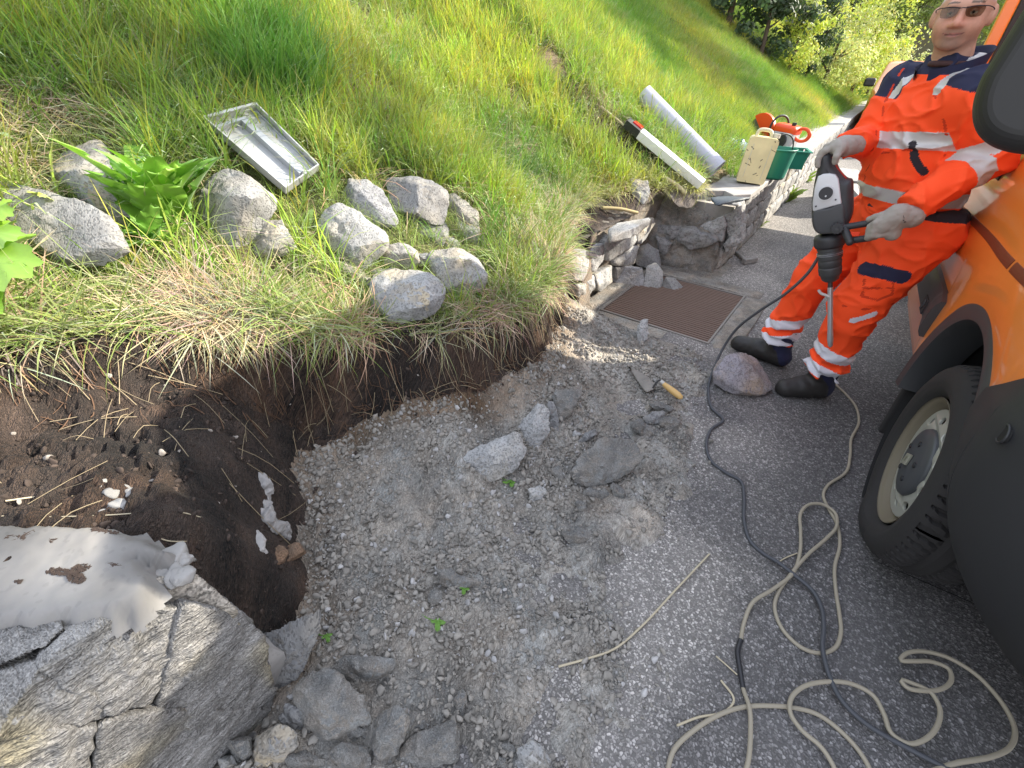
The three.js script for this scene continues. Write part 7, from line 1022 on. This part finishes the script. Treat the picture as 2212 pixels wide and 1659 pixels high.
{ // hammer and trowel
  const a = atY(...f3(1560, 535), 0.025), b = atY(...f3(1625, 590), 0.03), h = thing('hammer', 'dusty grey hammer lying on the road by the wall end', 'hammer', b.toArray()), hm = fromT(T.mortar, 0.002, { color: new THREE.Color(0.9, 0.88, 0.85) }); const d = a.clone().sub(b); const hd = mesh('handle', new THREE.CapsuleGeometry(0.014, d.length() * 1.15, 6, 12), hm, h); hd.position.copy(d).multiplyScalar(0.55); hd.quaternion.setFromUnitVectors(V3(0, 1, 0), d.clone().normalize());
  const e0 = atY(...f3(1612, 606), 0.03), e1 = atY(...f3(1718, 590), 0.03), ed = e1.clone().sub(e0), hh = mesh('head', new RoundedBoxGeometry(ed.length(), 0.045, 0.045, 3, 0.008), hm, h); hh.position.copy(e0).add(e1).multiplyScalar(0.5).sub(b); hh.rotation.y = Math.atan2(-ed.z, ed.x);
  const P = (x, y, u) => { const q = onGround(...fC(x, y)); q.y += u; return q; }, o = P(1890, 400, 0.03), t = thing('trowel', 'bricklayer\'s trowel with a light wooden handle lying on the dusty ground', 'trowel', o.toArray());
  const out = [[1665, 205], [1690, 196], [1890, 385], [1905, 412], [1835, 466], [1805, 455]].map((q, i) => P(q[0], q[1], i < 2 ? 0.012 : 0.03).sub(o)), bl = []; out.forEach(q => bl.push(q, q.clone().add(V3(0, -0.005, 0)))); mesh('blade', rockGeo(bl, { detail: 16, p: 60, amp: 0.001, uv: 0.3 }), fromT(T.mortar, 0.002, { color: new THREE.Color(0.8, 0.77, 0.72), metalness: 0.2 }), t);
  mesh('tang', tube([P(1870, 425, 0.034), P(1900, 405, 0.06), P(1925, 392, 0.06), P(1945, 402, 0.05)].map(q => q.sub(o)), 0.0045, { n: 20 }), std([0.05, 0.05, 0.05], { metalness: 0.6, roughness: 0.5 }), t);
  const A = P(1940, 398, 0.05), B = P(2125, 535, 0.045), ax = B.clone().sub(A), L = ax.length(), hg = new THREE.LatheGeometry([[0.0001, 0], [0.011, 0], [0.0115, 0.1], [0.014, 0.25], [0.0165, 0.55], [0.016, 0.8], [0.012, 0.95], [0.0001, 1]].map(([r, y]) => new THREE.Vector2(r, y * L)), 24), w = mesh('handle', hg, std([0.56, 0.36, 0.13], { roughness: 0.55 }), t); w.position.copy(A).sub(o); w.quaternion.setFromUnitVectors(V3(0, 1, 0), ax.normalize()); const fe = mesh('ferrule', new THREE.CylinderGeometry(0.0125, 0.0125, 0.02, 20), std([0.4, 0.38, 0.35], { metalness: 0.6, roughness: 0.4 }), t); fe.position.copy(A).sub(o).addScaledVector(ax, 0.006); fe.quaternion.copy(w.quaternion);
}
{ // cables
  const lay = (px, r, up = 0) => px.map(([x, y], i) => { const p = onGround(...fE(x, y)); p.y += r + (typeof up === 'function' ? up(i) : up); return p; });
  const grey = lay([[850, 0], [848, 60], [862, 110], [910, 160], [860, 200], [838, 270], [860, 340], [925, 390], [985, 425], [1000, 500], [1000, 600], [1030, 690], [1085, 740], [1140, 785], [1210, 840], [1285, 905], [1325, 980], [1335, 1060], [1330, 1160], [1360, 1280], [1410, 1380], [1500, 1470], [1600, 1535], [1720, 1600], [1850, 1670], [1980, 1740]], 0.008, i => (i > 12 ? 0.012 : 0));
  const air = [[1768, 556, -2.42], [1745, 590, -2.40], [1700, 632, -2.40], [1640, 672, -2.42], [1590, 712, -2.45], [1558, 760, -2.42]].map(([u, v, z]) => atZ(u, v, z)); const g1 = thing('cable', 'dark grey power cable running from the drill down across the asphalt', 'cable', grey[0].toArray()); mesh('cord', tube([...air, ...grey].map(p => p.sub(g1.position)), 0.0068, { n: 320 }), std([0.055, 0.058, 0.066], { roughness: 0.6 }), g1);
  const bp = [[1360, -60], [1390, 0], [1440, 50], [1480, 100], [1495, 170], [1462, 245], [1458, 310], [1440, 385], [1360, 445], [1342, 490], [1365, 545], [1400, 610], [1412, 700], [1390, 800], [1395, 900], [1410, 1000], [1416, 1080], [1390, 1145], [1320, 1168], [1240, 1140], [1165, 1065], [1132, 980], [1145, 910], [1200, 830], [1270, 750], [1350, 680], [1392, 630], [1385, 570], [1335, 535], [1275, 535], [1238, 575], [1238, 650], [1235, 740], [1205, 830], [1120, 900], [1030, 960], [998, 1040], [985, 1110], [972, 1160], [980, 1230], [995, 1320], [1015, 1410], [1020, 1500], [1005, 1660], [960, 1760], [760, 1800], [670, 1720], [675, 1650], [700, 1580], [790, 1495], [900, 1430], [1000, 1400], [1100, 1395], [1220, 1405], [1320, 1435], [1420, 1510], [1500, 1600], [1540, 1680], [1500, 1770], [1420, 1760], [1385, 1660], [1320, 1580], [1240, 1510], [1192, 1440], [1192, 1375], [1250, 1320], [1360, 1300], [1460, 1312], [1545, 1360], [1590, 1440], [1620, 1520], [1690, 1565], [1770, 1545], [1822, 1480], [1828, 1410], [1790, 1345], [1720, 1310], [1664, 1294], [1690, 1325], [1770, 1340], [1845, 1328], [1880, 1290], [1868, 1245], [1800, 1215], [1720, 1212], [1664, 1208], [1690, 1178], [1760, 1170], [1870, 1198], [1980, 1265], [2060, 1345], [2120, 1430], [2150, 1510], [2130, 1580], [2050, 1622], [1900, 1650], [1780, 1690]];
  const beige = lay(bp, 0.0075, i => (i > 22 && i < 36 ? 0.012 : 0) + (i > 40 && i < 44 ? 0.012 : 0) + (i > 60 ? 0.013 : 0)), g2 = thing('cable', 'long beige extension cable looping over the asphalt', 'cable', beige[0].toArray()); mesh('cord', tube(beige.map(p => p.clone().sub(g2.position)), 0.0058, { n: 900 }), std([0.30, 0.265, 0.20], { roughness: 0.65 }), g2);
  const tp = beige.slice(37, 41).map(p => p.clone().sub(g2.position)), tm = std([0.022, 0.022, 0.025], { roughness: 0.5 }); mesh('tape_wrap', tube(tp, 0.0072, { n: 40 }), tm, g2);
}
{ // broad-leaved plants
  const leafGeo = (L, W, bend, wavy, seed, lobes = 0) => { const r = rngOf(seed), n = 14, m = 6, pos = [], idx = []; let x = 0, y = 0, th = 0.12; for (let i = 0; i <= n; i++) { const t = i / n, w = W * Math.pow(Math.sin(Math.PI * Math.min(1, 0.06 + t * 0.94)), 0.75) * (t < 0.16 ? 0.28 : 1) * (1 + (lobes ? 0.45 * Math.cos(t * lobes * 6.283) : 0)); for (let j = 0; j <= m; j++) { const s = (j / m - 0.5) * 2, e = wavy * Math.sin(t * 21 + s * 3 + seed) * s * s; pos.push(s * w / 2, y + 0.18 * w * Math.abs(s) * Math.cos(th) + e * Math.cos(th), x - 0.18 * w * Math.abs(s) * Math.sin(th) + e); } th += bend / n; x += Math.sin(th) * L / n; y += Math.cos(th) * L / n; } for (let i = 0; i < n; i++) for (let j = 0; j < m; j++) { const a = i * (m + 1) + j; idx.push(a, a + 1, a + m + 1, a + 1, a + m + 2, a + m + 1); } const g = new THREE.BufferGeometry(); g.setAttribute('position', new THREE.Float32BufferAttribute(pos, 3)); g.setIndex(idx); g.computeVertexNormals(); return g; };
  const mats = [leafMat([0.20, 0.42, 0.03], 0.45, 0.6), leafMat([0.28, 0.50, 0.04], 0.45, 0.6), leafMat([0.14, 0.32, 0.03], 0.4, 0.6)], rib = leafMat([0.28, 0.38, 0.12], 0.2);
  const variants = Array.from({ length: 5 }, (_, i) => leafGeo(0.24 + 0.035 * i, 0.115 + 0.012 * i, 0.15 + 0.10 * i, 0.020, i));
  const dock = (nm, label, p, n, s, seed, lean = 0.35) => { const t = thing(nm, label, 'plant', p.toArray()), r = rngOf(seed); for (let i = 0; i < n; i++) { const m = mesh('leaf', variants[Math.floor(r() * 5)], mats[Math.floor(r() * 3)], t); m.rotation.order = 'YXZ'; m.rotation.y = i * 2.4 + r(); m.rotation.x = lean * (0.2 + r()) ; m.scale.setScalar(s * (0.65 + 0.5 * r())); m.position.set((r() - 0.5) * 0.08, -0.01, (r() - 0.5) * 0.08); } return t; };
  const base = onGround(362, 478); dock('broad_leaved_plant', 'bright green broad-leaved dock plant between the stones', base, 34, 0.84, 5, 0.42); dock('broad_leaved_plant', 'lower spread of broad leaves right below the tall leaning stone', onGround(345, 520).add(V3(0.02, 0, 0.02)), 9, 0.62, 8, 0.9);
  // lobed leaves reaching in from the left edge
  const lob = (seed, L, W) => { const pos = [0, 0, 0], idx = [], n = 60; for (let i = 0; i <= n; i++) { const a = lerp(-2.55, 2.55, i / n), q = Math.abs(Math.cos(a * 1.35)), r2 = L * (0.42 + 0.5 * Math.pow(q, 0.7)) * (0.92 + 0.08 * Math.cos(a * 19 + seed)) * (0.7 + 0.3 * Math.cos(a)); pos.push(Math.sin(a) * r2 * W, 0.06 * L * Math.cos(a * 5) - 0.18 * r2 * r2 / L, Math.cos(a) * r2); if (i) idx.push(0, i, i + 1); } const g = new THREE.BufferGeometry(); g.setAttribute('position', new THREE.Float32BufferAttribute(pos, 3)); g.setIndex(idx); g.computeVertexNormals(); return g; };
  const lp = thing('lobed_leaf_plant', 'plant with large pale green lobed leaves at the left edge', 'plant', onGround(-60, 640).toArray());
  [[6, 545, 0.21, 0.3, 1.35], [-20, 610, 0.17, -0.2, 1.2], [8, 500, 0.12, 0.5, 1.75], [14, 448, 0.09, 0.2, 1.9]].forEach(([u, v, L, ry, up], i) => { const d = depthOf(onGround(u, Math.min(v + 60, 640))) - 0.10, c = atD(u - 22, v, d).sub(lp.position), m = mesh('leaf', lob(i, L, 0.95), mats[1], lp); m.position.copy(c); m.rotation.set(0.55, 1.0 + ry, -0.15); mesh('stem', tube([V3(0, 0, 0), c.clone().multiplyScalar(0.5).add(V3(0.03, 0.04, 0)), c], 0.004, { n: 14 }), mats[2], lp); });
  { const c = atD(96, 420, depthOf(onGround(110, 500)) - 0.05), t = thing('young_leaf', 'small yellow-green leaf standing above the flat slab', 'leaf', c.toArray()); for (const a of [-1, 1]) { const m = mesh('blade', lob(3, 0.05, 0.8), leafMat([0.42, 0.5, 0.04], 0.4), t); m.rotation.set(-0.5, a * 1.2 + 0.3, 0); } mesh('stem', tube([V3(0, 0, 0), V3(0, -0.1, 0.01), V3(-0.01, -0.2, 0)], 0.0025), mats[2], t); }
  const weed = (label, u, v, s, seed) => { const p = atY(u, v, 0); const t = dock('wall_weed', label, p, 16, s, seed, 0.8); t.children.forEach(m => { m.material = leafMat([0.25, 0.38, 0.04], 0.4); }); };
  weed('bright weed growing at the foot of the long wall, nearest one', 1632, 492, 0.34, 11); weed('larger yellow-green weed at the wall foot beside the drill', 1692, 440, 0.8, 12); weed('weed at the wall foot further along', 1735, 398, 0.75, 13); weed('farthest weed at the wall foot behind the drill', 1756, 372, 0.8, 14);
  const sprig = (label, x, y, f, s) => { const p = onGround(...f(x, y)); p.y += 0.012; const t = thing('leaf_sprig', label, 'leaf', p.toArray()); [[0, 0.3, 1], [0.9, 0.5, 0.8], [-1.1, 0.2, 0.7]].forEach(([a, b, k], i) => { const m = mesh('blade', lob(i, 0.026 * s * k, 0.55), mats[2], t); m.rotation.set(-0.2, a * 1.6 + x, b * 0.4); }); mesh('stem', tube([V3(0, 0, 0), V3(-0.02 * s, 0.0, 0.01), V3(-0.045 * s, -0.004, 0.012)], 0.0014), mats[2], t); };
  sprig('green leaf sprig against the long broken slab', 640, 1220, fC, 1.7); sprig('tiny green leaf by the oblong lump in the gravel', 2005, 890, fD, 1); sprig('green seedling lying lower in the gravel', 1892, 1035, fD, 1.3); sprig('yellow-green leaf bit by the standing stone plate', 1415, 1097, fD, 0.9);
}
{ // stalks, straws, roots
  const st = std([0.46, 0.40, 0.28], { roughness: 0.8 }), long = (nm, label, px, f, r) => { const p = px.map(q => { const c = onGround(...f(...q)); c.y += r + 0.004; return c; }), t = mesh(nm, tube(p.map(q => q.clone().sub(p[0])), r, { n: 40, k: 6 }), st); t.position.copy(p[0]); tag(t, label, 'stalk'); };
  long('dry_stalk', 'long dry grass stalk lying across gravel and asphalt', [[200, 1226], [330, 1190], [440, 1150], [560, 1050], [700, 900], [850, 740]], fE, 0.0032); long('dry_stalk', 'bent pale straw by the beige cable near the bottom', [[710, 1480], [800, 1445], [915, 1420], [955, 1365], [900, 1285]], fE, 0.003); long('dry_stalk', 'short straw lying right of the grey cable loop', [[1140, 780], [1180, 755], [1230, 735]], fE, 0.002); long('dry_stalk', 'fine straw left of the black taped cable joint', [[880, 1180], [920, 1215], [970, 1260]], fE, 0.002);
  long('dry_stalk', 'long thin straw lying over the brown earth behind the wall top', [[-20, 262], [250, 268], [600, 258], [800, 245], [1000, 240], [1130, 270]], fW, 0.0014); long('dry_stalk', 'kinked straw hanging over the mortar edge', [[760, 280], [920, 395], [1120, 397]], fW, 0.0014); long('dry_stalk', 'broad faded grass blade on the brown earth', [[40, 180], [180, 160], [350, 140]], fW, 0.002);
  const r = rngOf(515), gs = [], rs = [];
  for (let i = 0; i < 300; i++) { const z = lerp(0.5, -2.4, r()), e = edge(z), x = e[0] + 0.01 + 0.5 * Math.pow(r(), 1.6) * (z > -0.5 ? 1.3 : 0.35), y = H(x, z); if (soilMask(x, z) < 0.4) continue; const L = 0.04 + 0.12 * r(), a = r() * 6.283, p = [0, 0.5, 1].map(t => { const px = x + Math.cos(a) * L * (t - 0.5), pz = z + Math.sin(a) * L * (t - 0.5); return V3(px, H(px, pz) + 0.012 + 0.01 * r() + 0.012 * Math.sin(t * 3), pz); }); gs.push(tube(p, 0.0006 + 0.0007 * r(), { n: 4, k: 4 })); }
  tag(mesh('straw', mergeGeometries(gs), std([0.30, 0.24, 0.15])), 'loose dry straws lying on the brown earth', 'straw', null, 'stuff');
  for (let i = 0; i < 420; i++) { const z = lerp(0.4, -2.3, r()), e = edge(z), x = e[0] + 0.015 + 0.25 * r() * r(); if (soilMask(x, z) < 0.4) continue; const a = (r() - 0.5) * 2, L = 0.05 + 0.14 * r(), p = []; for (let t = 0; t <= 4; t++) { const q = t / 4, px = x + Math.cos(a) * L * q * 0.6 + 0.008 * (r() - 0.5), pz = z + Math.sin(a) * L * q * 0.7 + 0.012 * (r() - 0.5); p.push(V3(px, H(px, pz) + 0.008 + 0.012 * r(), pz)); } rs.push(tube(p, 0.0007 + 0.0011 * r(), { n: 7, k: 4 })); }
  tag(mesh('roots', mergeGeometries(rs), std([0.13, 0.075, 0.045], { roughness: 1 })), 'thin brown roots hanging out of the cut earth bank', 'roots', null, 'stuff');
}
renderer.render(scene, camera);
